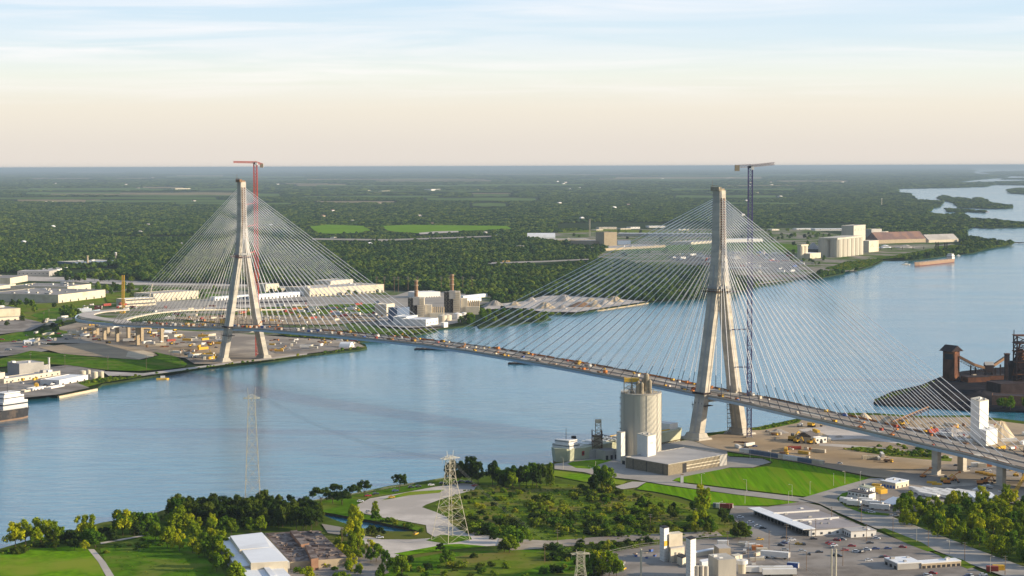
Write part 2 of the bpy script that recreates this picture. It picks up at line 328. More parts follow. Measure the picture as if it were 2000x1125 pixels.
def tag(o, label=None, cat=None, group=None, kind=None):
    if label: o['label'] = label
    if cat: o['category'] = cat
    if group: o['group'] = group
    if kind: o['kind'] = kind
    return o
AUTO = []
def auto(o, desc, cat, group):      # gets a label of its own at the end, told by its rank out from a landmark
    o['category'] = cat
    if group: o['group'] = group
    AUTO.append((o, desc)); return o
KIDS = {}
def kid(p, c): KIDS.setdefault(p.name, []).append(c); c.parent = p; return c
def place(proto, loc, rz=0.0, s=1.0, sm=None):
    def cp(o, par):
        c = o.copy(); sc.collection.objects.link(c); c.parent = par
        for ch in KIDS.get(o.name, []): cp(ch, c)
        return c
    r = cp(proto, None); r.location = loc; r.rotation_euler = (0, 0, rz)
    r.scale = s if isinstance(s, tuple) else (s, s, s)
    return r
def P2(p, z=GZ):
    return (p[0], p[1]) if len(p) == 3 else tuple(G(p[0], p[1], z))[:2]
def W(*xy): return (xy[0], xy[1], 0)
# ------------------------------------------------------------------ the setting: water, land, fields, roads
RE = 200000.0
def arcpt(px, r=RE):
    a = math.atan((px - 1000) / FP); return W(r*math.sin(a), r*math.cos(a))
water = MB().cyl(0, 0, -3.0, 0.0, RE+300, n=160).build('water', 'water'); tag(water, kind='structure')
def landmass(name, poly, m='land', z=GZ):
    pts = [P2(p, 0.0) for p in poly]
    return tag(MB().prism(pts, -1.0, z, cap=False).build(name, m), kind='structure')
FAR = [(-900, 905), (-600, 872), (-150, 800), (0, 779), (50, 777), (92, 772), (114, 777), (189, 762), (200, 753), (230, 749), (300, 737), (360, 727), (400, 720), (450, 716),
       (500, 710), (545, 706), (600, 697), (660, 690), (700, 686), (717, 682), (713, 675), (697, 670), (740, 666), (800, 659), (850, 649), (858, 644), (887, 642), (930, 636),
       (936, 642), (1000, 636), (1062, 628), (1077, 625), (1062, 622), (1010, 628), (1030, 621), (1060, 613), (1075, 616), (1125, 614), (1175, 606), (1250, 595), (1266, 592),
       (1280, 590), (1325, 587), (1350, 585), (1427, 578), (1466, 563), (1497, 558), (1551, 550), (1548, 546), (1596, 545), (1627, 539), (1648, 535), (1650, 531), (1675, 529), (1712, 517),
       (1725, 510), (1782, 509), (1860, 499), (1900, 495), (1925, 487), (1962, 481), (1978, 478), (1940, 474), (1925, 470), (1890, 465), (1885, 452), (1900, 444), (1912, 446),
       (1940, 447), (1975, 445), (2060, 440), (2060, 433), (2000, 435), (1925, 430), (1915, 435), (1890, 424), (1880, 418), (1832, 421), (1812, 417), (1822, 407), (1837, 404),
       (1842, 395), (1790, 392), (1780, 382), (1752, 377), (1750, 369), (1850, 367), (1925, 365), (1940, 361), (1862, 357), (1900, 352), (1960, 347), (1950, 344), (1897, 340), (1895, 335), (1890, 331)]
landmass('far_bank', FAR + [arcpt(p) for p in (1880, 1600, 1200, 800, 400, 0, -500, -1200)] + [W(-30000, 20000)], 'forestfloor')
NEAR = [(-1600, 1400), (-600, 1190), (-300, 1130), (0, 1078), (60, 1060), (130, 1045), (200, 1026), (290, 1012), (330, 998), (400, 988), (500, 982), (575, 990), (600, 1000), (626, 1010), (665, 1025), (700, 1036), (745, 1043),
        (790, 1044), (818, 1043), (824, 1040), (790, 1031), (715, 1016), (680, 1011), (640, 1003), (591, 993), (591, 986), (640, 977), (700, 967), (760, 954), (820, 946), (870, 937), (900, 931), (950, 926), (1000, 921),
        (1040, 916), (1086, 908), (1140, 897), (1200, 886), (1290, 866), (1345, 858), (1350, 852), (1400, 848), (1440, 842), (1480, 838), (1568, 819), (1600, 813), (1650, 810), (1714, 811),
        (1790, 816), (1890, 815), (1960, 822), (2000, 827), (2100, 838), (2900, 930)]
landmass('near_bank', NEAR + [W(900, 900), W(500, 250), W(-500, 250)], 'land')
ISL = [[(1830, 388), (1842, 384), (1870, 388), (1900, 391), (1912, 387), (1935, 397), (1975, 402), (1977, 407), (1930, 408), (1872, 406), (1862, 397)],
       [(1865, 358.5), (1950, 361), (2060, 363), (2060, 354), (1980, 355)], [(1968, 372), (1985, 369), (2060, 366), (2060, 383), (1975, 378)],
       [(1920, 337), (1990, 335), (2060, 334.5), (2060, 347), (1960, 343)], [(1846, 410), (1925, 412), (1925, 415), (1850, 414)], [(1955, 350.5), (2060, 351), (2060, 349), (1970, 349)]]
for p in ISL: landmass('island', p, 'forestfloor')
landmass('coal_peninsula', [(1706, 789), (1712, 783), (1742, 768), (1800, 755), (1835, 740), (1880, 728), (2000, 716), (2300, 690), (2300, 830), (2000, 806), (1890, 803), (1850, 800), (1780, 795), (1730, 793)], 'coal')
SZ = [0]
def zone(name, m, poly, far=False):
    SZ[0] += 1; z = GZ + (0.10 if far else 0.03) * SZ[0]
    return tag(MB().sheet([P2(p, GZ) for p in poly], z).build(name, m), kind='structure')
# far side of the river
zone('road', 'pale', [(-80, 538), (120, 541), (240, 548), (500, 556), (760, 570), (760, 576), (500, 563), (240, 556), (120, 550), (-80, 546)], 1)
zone('industrial_ground', 'yardmix', [(-80, 556), (120, 552), (240, 560), (280, 556), (520, 560), (740, 566), (960, 578), (955, 592), (905, 602), (905, 632), (850, 643), (700, 652), (440, 655), (240, 640), (150, 628), (60, 640), (-80, 660)], 1)
zone('green_verge', 'rough', [(-80, 600), (100, 592), (230, 570), (280, 568), (240, 590), (160, 598), (165, 614), (150, 628), (40, 640), (-80, 640)], 1)
zone('green_verge', 'lawndark', [(60, 616), (100, 602), (150, 602), (165, 614), (150, 626), (90, 630)], 1)
zone('grass_field', 'lawndark', [(500, 598), (620, 592), (760, 600), (840, 612), (840, 618), (700, 612), (500, 606)], 1)
zone('yard', 'roadgrey', [(300, 590), (520, 578), (760, 582), (800, 592), (700, 598), (500, 600), (380, 604), (300, 600)], 1)
zone('green_verge', 'lawndark', [(300, 572), (420, 574), (440, 580), (320, 581)], 1)
zone('green_verge', 'rough', [(430, 612), (560, 606), (700, 608), (640, 614), (500, 617)], 1)
zone('lane', 'pale', [(300, 606), (440, 598), (620, 594), (760, 592), (760, 595), (620, 598), (440, 603), (300, 610)], 1)
zone('retaining_wall_strip', 'rustdark', [(440, 592), (600, 588), (600, 590.5), (440, 595)], 1)  # flat dark strips laid on the ground in place of dark retaining walls
zone('retaining_wall_strip', 'rustdark', [(500, 604), (760, 600), (760, 603), (500, 607)], 1)
zone('green_verge', 'lawndark', [(640, 596), (740, 594), (770, 600), (700, 604), (640, 602)], 1)
zone('yard', 'dirt', [(330, 622), (440, 616), (560, 620), (700, 618), (760, 626), (640, 636), (440, 634)], 1)
zone('green_verge', 'rough', [(205, 580), (290, 572), (330, 580), (260, 590), (210, 592)], 1)
zone('construction_yard', 'gravel', [(150, 632), (260, 642), (440, 652), (560, 660), (690, 668), (712, 679), (600, 693), (520, 703), (440, 713), (380, 713), (362, 702), (300, 691), (240, 681), (150, 672), (60, 672), (-80, 690), (-80, 668), (60, 655)], 1)
zone('construction_yard', 'dirt', [(335, 682), (430, 672), (432, 690), (400, 700), (372, 702), (340, 694)], 1)
zone('construction_yard', 'asphalt', [(530, 672), (640, 676), (660, 684), (600, 692), (540, 694), (520, 682)], 1)
zone('parking_lot', 'asphalt', [(-80, 636), (40, 622), (90, 634), (60, 648), (-80, 664)], 1)
zone('parking_lot', 'asphalt', [(-80, 682), (60, 673), (130, 680), (80, 690), (-80, 708)], 1)
zone('grass_field', 'lawndark', [(-80, 676), (30, 652), (110, 646), (140, 651), (120, 661), (30, 669)], 1)
zone('grass_field', 'lawndark', [(-80, 712), (0, 704), (60, 688), (120, 694), (200, 702), (280, 706), (312, 697), (300, 690), (345, 700), (366, 714), (360, 720), (320, 725), (270, 728), (210, 726), (130, 716), (60, 713), (-80, 730)], 1)
zone('dirt_field', 'dirt', [(76, 682), (130, 675), (180, 673), (235, 678), (295, 690), (308, 697), (272, 706), (200, 701), (120, 694)], 1)
zone('dirt_field', 'sand', [(250, 690), (280, 688), (302, 694), (300, 700), (272, 705), (246, 700)], 1)
zone('shore_road', 'pale', [(200, 729), (280, 733), (360, 723), (430, 714), (520, 703), (600, 694), (600, 696), (520, 707), (430, 717), (360, 727), (280, 738), (212, 738)], 1)
zone('shore_scrub', 'rough', [(150, 752), (200, 742), (280, 739), (360, 728), (440, 717), (560, 702), (700, 684), (714, 680), (716, 682), (640, 692), (545, 705), (440, 716), (300, 736), (200, 752), (170, 760)], 1)
zone('factory_yard', 'asphalt', [(-200, 760), (-80, 745), (130, 717), (205, 728), (195, 742), (150, 752), (175, 762), (114, 775), (-200, 806)], 1)
zone('bank_slope', 'rough', [(540, 654), (700, 655), (800, 650), (850, 646), (800, 657), (740, 665), (690, 668), (560, 660)], 1)
zone('gravel_yard', 'pale', [(935, 609), (960, 598), (1020, 592), (1060, 581), (1120, 579), (1240, 590), (1262, 592), (1175, 605), (1125, 613), (1062, 612), (1000, 604)], 1)
zone('power_plant_yard', 'roadgrey', [(740, 590), (820, 565), (910, 570), (905, 632), (857, 641), (800, 644), (740, 640)], 1)
zone('industrial_ground', 'yardmix', [(1000, 470), (1060, 458), (1180, 450), (1560, 447), (1700, 470), (1860, 478), (1885, 488), (1780, 504), (1725, 508), (1700, 521), (1648, 534), (1560, 545), (1500, 552), (1440, 540), (1400, 522), (1250, 518), (1160, 506), (1190, 482), (1100, 474)], 1)
zone('grass_field', 'rough', [(1090, 452), (1180, 449), (1400, 456), (1400, 461), (1180, 455), (1090, 457)], 1)
zone('grass_field', 'lawndark', [(1160, 486), (1400, 478), (1520, 476), (1620, 488), (1560, 496), (1400, 492), (1200, 492)], 1)
zone('storage_yard', 'darkroof', [(1300, 503), (1400, 498), (1530, 502), (1560, 520), (1560, 534), (1500, 536), (1440, 530), (1330, 516)], 1)
zone('grass_bank', 'lawndark', [(1610, 528), (1650, 515), (1730, 505), (1860, 480), (1900, 486), (1960, 480), (1900, 494), (1782, 505), (1725, 508), (1700, 521), (1650, 531)], 1)
zone('quay', 'brownroof', [(1430, 545), (1560, 544), (1600, 544), (1648, 533), (1600, 540), (1560, 539), (1430, 541)], 1)
zone('quay', 'sand', [(1427, 576), (1466, 561), (1551, 549), (1500, 553), (1466, 556), (1430, 568)], 1)
rn = random.Random(5)
rf = random.Random(9); XF = []
for i in range(34):
    y = 337+66*rf.random()**1.25; x0 = rf.uniform(-60, 1650); ln = rf.uniform(60, 330); h = rf.uniform(3.2, 6.5)*(0.6+(y-337)/80)
    if x0+ln > 1700: continue
    XF.append((x0, x0+ln, y, h, rf.choice(('fieldtan', 'fieldgreen', 'fieldgreen', 'fieldgreen'))))
for (x0, x1, y, h, m) in tuple(XF)+((60, 180, 350, 3, 'fieldtan'), (-60, 320, 372, 3.5, 'fieldgreen'), (120, 560, 371, 2, 'fieldgreen'), (100, 310, 381, 3, 'fieldtan'), (-60, 420, 389, 5, 'fieldgreen'), (-60, 110, 383, 2, 'fieldtan'), (60, 130, 396, 1.5, 'fieldtan'),
                          (560, 640, 360, 2.5, 'fieldtan'), (600, 950, 351, 2, 'fieldtan'), (620, 980, 364, 3, 'fieldgreen'), (840, 960, 354, 2, 'fieldtan'), (720, 1000, 375, 3, 'fieldgreen'), (720, 780, 378, 2, 'fieldtan'), (880, 1000, 380, 2, 'fieldtan'),
                          (1000, 1140, 362, 5, 'fieldgreen'), (1170, 1240, 350.5, 2, 'fieldtan'), (1150, 1400, 354, 2, 'fieldgreen'), (1420, 1560, 363.5, 1.6, 'fieldtan'), (1400, 1560, 400, 3, 'fieldgreen'), (1130, 1300, 374, 1.5, 'fieldgreen'), (560, 700, 342, 1.5, 'fieldgreen'), (300, 420, 354, 1.5, 'fieldgreen')):
    k = 6; up = [(x0 + (x1-x0)*i/k, y - h/2*rn.uniform(0.5, 1)) for i in range(k+1)]; lo = [(x0 + (x1-x0)*i/k + rn.uniform(-4, 4), y + h/2*rn.uniform(0.5, 1)) for i in range(k, -1, -1)]
    zone('farm_field', m, up + lo, 1)
FIELDS = [[(605, 447), (640, 443), (716, 446), (724, 456), (690, 462), (620, 461)], [(740, 446), (800, 443.5), (990, 446), (1000, 452), (900, 456), (820, 461), (762, 457)]]
for p in FIELDS: zone('grass_field', 'fieldbright', p, 1)
zone('pond', 'pale', [(818, 460), (850, 457), (895, 456), (896, 459), (850, 461.5), (820, 463)], 1)
zone('road', 'roadgrey', [(610, 471), (760, 473), (960, 466), (960, 468), (760, 476), (610, 474)], 1)
zone('road', 'roadgrey', [(960, 520), (1060, 517), (1150, 513), (1150, 515), (1060, 520), (960, 523)], 1)
# near side of the river
SZ[0] = 0
zone('overgrown_field', 'rough', [(850, 985), (930, 948), (1000, 945), (1100, 945), (1240, 958), (1340, 985), (1440, 1020), (1462, 1045), (1300, 1056), (1000, 1060), (930, 1040), (880, 1020), (870, 1008)])
zone('lawn', 'lawn', [(-200, 1110), (-60, 1088), (40, 1074), (150, 1066), (178, 1075), (195, 1100), (215, 1150), (-200, 1180)])
zone('lawn', 'lawndark', [(195, 1072), (290, 1046), (350, 1045), (420, 1080), (450, 1150), (228, 1150)])
zone('path', 'pale', [(172, 1073), (184, 1073), (206, 1098), (232, 1140), (215, 1140), (192, 1098)])
zone('path', 'pale', [(196, 1060), (292, 1043), (292, 1045.5), (197, 1063)])
zone('parking_lot', 'pale', [(698, 986), (722, 974), (780, 964), (850, 951), (905, 944), (932, 947), (926, 957), (900, 964), (860, 976), (832, 986), (824, 991), (850, 1000), (872, 1010), (880, 1022), (900, 1037), (940, 1043), (975, 1052), (972, 1066), (900, 1070), (820, 1076), (780, 1084), (752, 1098), (735, 1092), (718, 1068), (693, 1042), (745, 1054), (800, 1054), (852, 1051), (834, 1040), (832, 1026), (790, 1018), (740, 1010), (700, 1001)])
zone('grass_strip', 'lawndark', [(592, 986), (640, 978), (700, 968), (760, 955), (820, 947), (905, 936), (905, 943), (850, 950), (780, 963), (716, 974), (696, 986), (700, 1002), (745, 1012), (790, 1020), (828, 1031), (826, 1040), (790, 1030), (715, 1015), (640, 1002), (592, 992)])
zone('grass_strip', 'lawn', [(745, 978), (770, 968), (800, 961), (868, 957), (858, 963), (800, 968)])
zone('grass_strip', 'lawndark', [(832, 1056), (860, 1045), (918, 1048), (922, 1054), (872, 1063)])
zone('grass_strip', 'lawn', [(770, 1082), (870, 1064), (900, 1063), (955, 1068), (870, 1075), (790, 1086)])
zone('grass_field', 'lawndark', [(780, 1096), (870, 1080), (960, 1076), (1080, 1074), (1150, 1090), (1190, 1100), (1200, 1150), (740, 1150), (745, 1110)])
zone('grass_field', 'rough', [(860, 1092), (960, 1080), (1060, 1082), (1080, 1098), (1000, 1125), (860, 1125)])
zone('gravel_track', 'gravel', [(975, 1053), (1080, 1057), (1190, 1048), (1400, 1038), (1412, 1048), (1300, 1054), (1190, 1060), (1080, 1071), (1000, 1076), (970, 1066)])
zone('parking_lot', 'roadgrey', [(628, 1024), (664, 1030), (690, 1040), (700, 1052), (640, 1042)])
zone('plant_yard', 'asphalt', [(560, 1088), (740, 1070), (760, 1120), (640, 1150), (560, 1150)])
zone('yard', 'roadgrey', [(1083, 907), (1140, 898), (1200, 889), (1290, 868), (1345, 860), (1420, 882), (1425, 893), (1490, 897), (1506, 904), (1470, 914), (1425, 914), (1345, 932), (1312, 940), (1335, 945), (1450, 959), (1560, 972), (1650, 983), (1640, 988), (1550, 980), (1440, 967), (1300, 948), (1240, 938), (1170, 931), (1140, 923), (1083, 917)])
zone('lawn', 'lawn', [(1108, 907), (1118, 903), (1180, 897), (1196, 900), (1170, 908), (1152, 917), (1125, 915)])
zone('lawn', 'lawn', [(1083, 920), (1140, 927), (1225, 941), (1215, 948), (1140, 942), (1080, 930)])
zone('gravel_patch', 'pale', [(1200, 952), (1235, 942), (1262, 943), (1245, 953), (1215, 957)])
zone('lawn', 'mownlawn', [(1420, 885), (1480, 893), (1560, 906), (1640, 922), (1698, 935), (1650, 950), (1578, 972), (1450, 957), (1342, 944), (1314, 940), (1322, 935), (1372, 925), (1425, 915), (1470, 916), (1502, 911), (1510, 904), (1492, 896), (1460, 893), (1422, 892)])
zone('lawn', 'mownlawn', [(1243, 957), (1262, 944), (1300, 950), (1360, 958), (1460, 971), (1565, 983), (1500, 989), (1420, 989), (1370, 985), (1330, 972), (1280, 962)])
zone('construction_yard', 'dirt', [(1352, 860), (1400, 850), (1460, 843), (1500, 838), (1568, 821), (1640, 813), (1714, 812), (1790, 817), (1890, 816), (2100, 842), (2100, 990), (1900, 962), (1740, 936), (1700, 932), (1560, 904), (1422, 883), (1380, 872)])
zone('construction_yard', 'pale', [(1560, 840), (1640, 830), (1720, 830), (1900, 845), (1860, 880), (1740, 866), (1680, 858), (1600, 862)])
zone('gravel_track', 'pale', [(1600, 867), (1650, 870), (1740, 878), (1860, 894), (1860, 898), (1740, 883), (1650, 875), (1600, 872)])
zone('grass_strip', 'rough', [(1645, 878), (1680, 874), (1780, 884), (1860, 897), (1858, 903), (1740, 893)])
zone('grass_bank', 'lawndark', [(1462, 842), (1475, 837), (1568, 819.5), (1560, 827), (1492, 841)])
zone('construction_yard', 'gravel', [(1728, 938), (1760, 922), (1850, 908), (1960, 915), (2100, 940), (2100, 1020), (1980, 985), (1880, 975), (1760, 1010), (1740, 1012), (1690, 1008), (1650, 992), (1640, 978), (1655, 966), (1690, 953)])
zone('gravel_track', 'asphalt', [(1758, 968), (1800, 956), (1900, 950), (2000, 940), (2000, 946), (1920, 955), (1830, 962), (1775, 974)])
zone('parking_lot', 'asphalt', [(1430, 990), (1500, 992), (1565, 982), (1602, 990), (1640, 1010), (1700, 1036), (1780, 1066), (1830, 1086), (1900, 1112), (1980, 1150), (1480, 1170), (1140, 1170), (1172, 1086), (1250, 1071), (1400, 1052), (1470, 1052), (1445, 1028), (1424, 1008)])
zone('road', 'roadgrey', [(2100, 1180), (1900, 1106), (1780, 1060), (1700, 1030), (1640, 1005), (1600, 986), (1562, 976), (1590, 968), (1650, 950), (1700, 936), (1726, 936), (1722, 941), (1680, 955), (1648, 968), (1636, 979), (1652, 993), (1695, 1006), (1738, 1010), (1795, 1032), (1900, 1073), (2100, 1146)])
zone('grass_strip', 'lawndark', [(1716, 1036), (1728, 1034), (1800, 1062), (1826, 1078), (1812, 1080), (1770, 1064)])
zone('grass_strip', 'rough', [(1822, 1080), (1880, 1096), (1905, 1110), (1890, 1114), (1850, 1098)])
zone('grass_strip', 'lawndark', [(1634, 976), (1645, 966), (1660, 962), (1650, 976), (1668, 990), (1710, 1003), (1738, 1006), (1735, 1010), (1690, 1007), (1650, 992)])
tag(MB().tube(G(592, 992, 0.8), G(640, 1003, 0.8), 1.3).tube(G(640, 1003, .8), G(715, 1016, .8), 1.3).tube(G(715, 1016, .8), G(790, 1031, .8), 1.3).tube(G(790, 1031, .8), G(828, 1041, .8), 1.3).build('sea_wall', 'seawall'), 'dark stone sea wall edging the narrow canal below the park', 'sea wall')
tag(MB().tube(G(114, 776, .9), G(189, 761, .9), 1.7).build('sea_wall', 'sand'), 'rusty tan sheet-pile wharf edge beside the small factory', 'wharf')
tag(MB().tube(G(1060, 613, .6), G(1175, 606, .6), 1.1).tube(G(1175, 606, .6), G(1266, 592, .6), 1.1).build('sea_wall', 'tan'), 'tan stone wharf edge below the gravel piles', 'wharf')
# gentle coal and spoil mounds
def heap(px, py, wpx, hpx, m, label, ry=0.6, seed=1, name='spoil_heap', cat='heap'):
    g = G(px, py); s = mpp(px, py); rx = wpx*s/2; h = hpx*s
    c = G(px, py) + Vector((0, rx*ry*0.5, 0))
    return tag(MB().heap(c.x, c.y, GZ-0.3, rx, rx*ry, h, seed=seed).build(name, m), label, cat)
# ------------------------------------------------------------------ forest beyond the river
rng = np.random.default_rng(7)
def crown_lowpoly(name, seed, m, lumps=6, n=34, r=1.0):
    rnd = random.Random(seed); b = MB()
    for i in range(lumps):
        a = rnd.uniform(0, 6.28); rr = rnd.uniform(0.15, 0.55)*(i > 0); x, y = rr*math.cos(a), rr*math.sin(a); z = rnd.uniform(0.55, 1.0) if i else 1.0
        s = rnd.uniform(0.32, 0.5)
        for k in range(n):
            t = rnd.uniform(0, 6.28); u = rnd.uniform(-0.35, 1); q = math.sqrt(1-u*u)
            c = Vector((x+s*q*math.cos(t), y+s*q*math.sin(t), z+s*u*0.85)); nrm = Vector((q*math.cos(t), q*math.sin(t), u+0.2)) + Vector((rnd.uniform(-.5, .5), rnd.uniform(-.5, .5), rnd.uniform(-.3, .3)))
            nrm.normalize(); tx = nrm.orthogonal().normalized(); ty = nrm.cross(tx); w_ = s*rnd.uniform(0.30, 0.50); k0 = len(b.v)
            for (aa, bb) in ((-1, -.8), (1, -.6), (.8, 1), (-.9, .7)): b.v.append(tuple(c + tx*aa*w_ + ty*bb*w_))
            b.f.append((k0, k0+1, k0+2, k0+3))
    return b.build(name, m, link=False)
def gn_scatter(name, pts, scl, protos, z=GZ, zs=1.0):
    """one object: every point of a mesh carries a random one of the protos"""
    me = bpy.data.meshes.new(name); n = len(pts)
    co = np.zeros((n, 3), np.float32); co[:, :2] = pts; co[:, 2] = z
    me.vertices.add(n); me.vertices.foreach_set('co', co.ravel())
    at = me.attributes.new('sc', 'FLOAT_VECTOR', 'POINT'); v = np.stack([scl, scl, scl*zs*rng.uniform(0.75, 1.25, n)], 1).astype(np.float32); at.data.foreach_set('vector', v.ravel())
    o = bpy.data.objects.new(name, me); sc.collection.objects.link(o)
    col = bpy.data.collections.new(name+'_kinds')
    for p in protos: col.objects.link(p)
    g = bpy.data.node_groups.new(name, 'GeometryNodeTree')
    g.interface.new_socket('Geometry', in_out='INPUT', socket_type='NodeSocketGeometry'); g.interface.new_socket('Geometry', in_out='OUTPUT', socket_type='NodeSocketGeometry')
    A = g.nodes.new; gi, go = A('NodeGroupInput'), A('NodeGroupOutput'); ip = A('GeometryNodeInstanceOnPoints'); ci = A('GeometryNodeCollectionInfo'); rv = A('FunctionNodeRandomValue'); na = A('GeometryNodeInputNamedAttribute')
    m2p = A('GeometryNodeMeshToPoints')
    ci.inputs[0].default_value = col; ci.inputs['Separate Children'].default_value = True; ci.inputs['Reset Children'].default_value = True
    rv.data_type = 'FLOAT_VECTOR'; rv.inputs[0].default_value = (0, 0, 0); rv.inputs[1].default_value = (0, 0, 6.28)
    na.data_type = 'FLOAT_VECTOR'; na.inputs['Name'].default_value = 'sc'
    ip.inputs['Pick Instance'].default_value = True
    K = g.links.new; K(gi.outputs[0], m2p.inputs[0]); K(m2p.outputs[0], ip.inputs['Points']); K(ci.outputs[0], ip.inputs['Instance'])
    K(rv.outputs[0], ip.inputs['Rotation']); K([s for s in na.outputs if s.enabled][0], ip.inputs['Scale']); K(ip.outputs[0], go.inputs[0])
    md = o.modifiers.new('scatter', 'NODES'); md.node_group = g
    return tag(o, kind='stuff')
rh = random.Random(41); HOUSES = []
for i in range(60):
    y = 345+170*rh.random()**1.3; x = rh.uniform(0, 1650)
    if 535 > y and not (430 < y and 990 < x < 1900) and not (x < 300 and y > 500): HOUSES.append((x, y))
CLEAR = [[(x-5-y_*.01, y_-1.2), (x+6, y_-1.2), (x+6, y_+2.6), (x-5, y_+2.6)] for x, y_ in HOUSES]+[
 [(-900, 950), (-900, 534), (60, 534), (128, 541), (240, 541), (300, 552), (520, 556), (760, 566), (800, 570), (960, 580), (965, 596), (1000, 590), (1050, 578), (1240, 588), (1290, 592), (900, 645), (400, 760), (0, 800)],
 [(1000, 468), (1060, 457), (1180, 449), (1260, 444), (1400, 447), (1560, 447), (1700, 452), (1800, 462), (1880, 472), (1890, 486), (1780, 506), (1700, 524), (1560, 548), (1480, 562), (1446, 548), (1420, 530), (1250, 521), (1160, 508), (1190, 486), (1100, 476)],
 [(130, 528), (230, 522), (232, 531), (140, 542)],
 [(606, 467), (760, 470), (960, 463), (962, 470), (760, 478), (606, 477)], [(950, 515), (1060, 512), (1152, 509), (1152, 516), (1060, 523), (950, 526)],
 [(808, 456), (900, 453), (900, 460), (808, 465)], [(1085, 437), (1210, 434), (1400, 438), (1400, 447), (1085, 450)], [(1510, 440), (1670, 436), (1670, 452), (1510, 452)]] + FIELDS
for (x0, x1, y, h) in tuple((a-8, b+8, c, d*1.2) for a, b, c, d, e_ in XF)+((50, 190, 350, 3.2), (-60, 330, 372, 4), (110, 570, 371, 2.4), (90, 320, 381, 3.6), (-60, 430, 389, 6), (540, 650, 360, 3), (590, 960, 351, 2.6), (610, 990, 364, 3.6), (710, 1010, 376, 4.6), (995, 1145, 362, 5.6), (1165, 1250, 350.5, 2.4), (1150, 1400, 354, 2), (1415, 1570, 363.5, 2.4), (1395, 1565, 400, 3.4), (1125, 1305, 374, 2), (150, 480, 464, 4), (120, 260, 356, 2)):
    CLEAR.append([(x0, y-h/2), ((x0+x1)/2, y-h*.7), (x1, y-h/2), (x1, y+h/2), ((x0+x1)/2, y+h*.6), (x0, y+h/2)])
FARPX = [tuple(proj([[*P2(p, 0.0), 0]])[0]) for p in FAR] + [(1889, 327), (1500, 326), (500, 327), (-900, 329)]
def field2(x, y, cell, seed):          # smooth random field for stand density and tree size
    r = np.random.default_rng(seed).uniform(0, 1, (97, 97)); u, v = x/cell+500, y/cell+500; i, j = np.floor(u).astype(int), np.floor(v).astype(int); f, g = u-i, v-j; f, g = f*f*(3-2*f), g*g*(3-2*g)
    a = lambda p_, q_: r[p_ % 97, q_ % 97]
    return (a(i, j)*(1-f)+a(i+1, j)*f)*(1-g)+(a(i, j+1)*(1-f)+a(i+1, j+1)*f)*g
def forest_pts(d0, d1, sp, lo=-520, hi=2400, extra_clear=True, jitter=0.48):
    a = math.atan((hi-1000)/FP); xs = np.arange(-d1*math.tan(a)*1.02, d1*math.tan(a)*1.02, sp); ys = np.arange(d0, d1, sp)
    X, Y = np.meshgrid(xs, ys); X = X.ravel(); Y = Y.ravel(); n = len(X)
    X = X + rng.uniform(-jitter, jitter, n)*sp; Y = Y + rng.uniform(-jitter, jitter, n)*sp
    k = (np.abs(X) < Y*math.tan(a)); X, Y = X[k], Y[k]
    q = proj(np.stack([X, Y, np.full(len(X), GZ)], 1)); ok = inpoly(q, FARPX)
    for c in CLEAR: ok &= ~inpoly(q, c)
    isl = np.zeros(len(X), bool)
    for c in ISL: isl |= inpoly(q, c)
    ok |= isl
    return np.stack([X[ok], Y[ok]], 1), q[ok]
LC = [crown_lowpoly('forest_crown', 20+i, 'leafforest') for i in range(4)]
p, q = forest_pts(2900, 6600, 9.6)
d_ = .55*field2(p[:, 0], p[:, 1], 90, 1)+.45*field2(p[:, 0], p[:, 1], 34, 2); k_ = (d_ > .27) | (rng.uniform(0, 1, len(p)) < .35); p, d_ = p[k_], d_[k_]
gn_scatter('forest', p, (2.8+6.2*d_)*rng.uniform(.75, 1.35, len(p)), LC, zs=1.1)

LF = [crown_lowpoly('far_forest_crown', 40+i, 'leafforest', 9, 18) for i in range(4)]
p, q = forest_pts(6600, 15000, 20)
d_ = field2(p[:, 0], p[:, 1], 150, 3); k_ = (d_ > .22) | (rng.uniform(0, 1, len(p)) < .4); p, d_ = p[k_], d_[k_]
gn_scatter('forest', p, (6+10*d_)*rng.uniform(.8, 1.25, len(p)), LF, zs=0.62)
p, q = forest_pts(15000, 34000, 62)
gn_scatter('forest', p, rng.uniform(26, 52, len(p)), LF, zs=0.24)
p, q = forest_pts(34000, 70000, 190)
gn_scatter('forest', p, rng.uniform(80, 190, len(p)), LF, zs=0.11)
p, q = forest_pts(70000, 118000, 420)
gn_scatter('forest', p, rng.uniform(180, 420, len(p)), LF, zs=0.06)
p, q = forest_pts(118000, 197000, 900)
gn_scatter('forest', p, rng.uniform(400, 900, len(p)), LF, zs=0.03)
def fill(name, polys, sp, s0, s1, protos, zs=0.8, z=GZ, keep=1.0):
    P = []
    for poly in polys:
        w_ = np.array([P2(p_, GZ) for p_ in poly]); lo, hi = w_.min(0), w_.max(0)
        X, Y = np.meshgrid(np.arange(lo[0], hi[0], sp), np.arange(lo[1], hi[1], sp)); X = X.ravel() + rng.uniform(-.5, .5, X.size)*sp; Y = Y.ravel() + rng.uniform(-.5, .5, Y.size)*sp
        k = inpoly(np.stack([X, Y], 1), [tuple(v) for v in w_]) & (rng.uniform(0, 1, len(X)) < keep); P.append(np.stack([X[k], Y[k]], 1))
    P = np.concatenate(P); return gn_scatter(name, P, rng.uniform(s0, s1, len(P)), protos, z, zs)
SB = [crown_lowpoly('scrub_clump', 60+i, 'leafolive', 5, 16) for i in range(3)]
SG = [crown_lowpoly('scrub_clump', 70+i, 'leafmid', 5, 16) for i in range(3)]
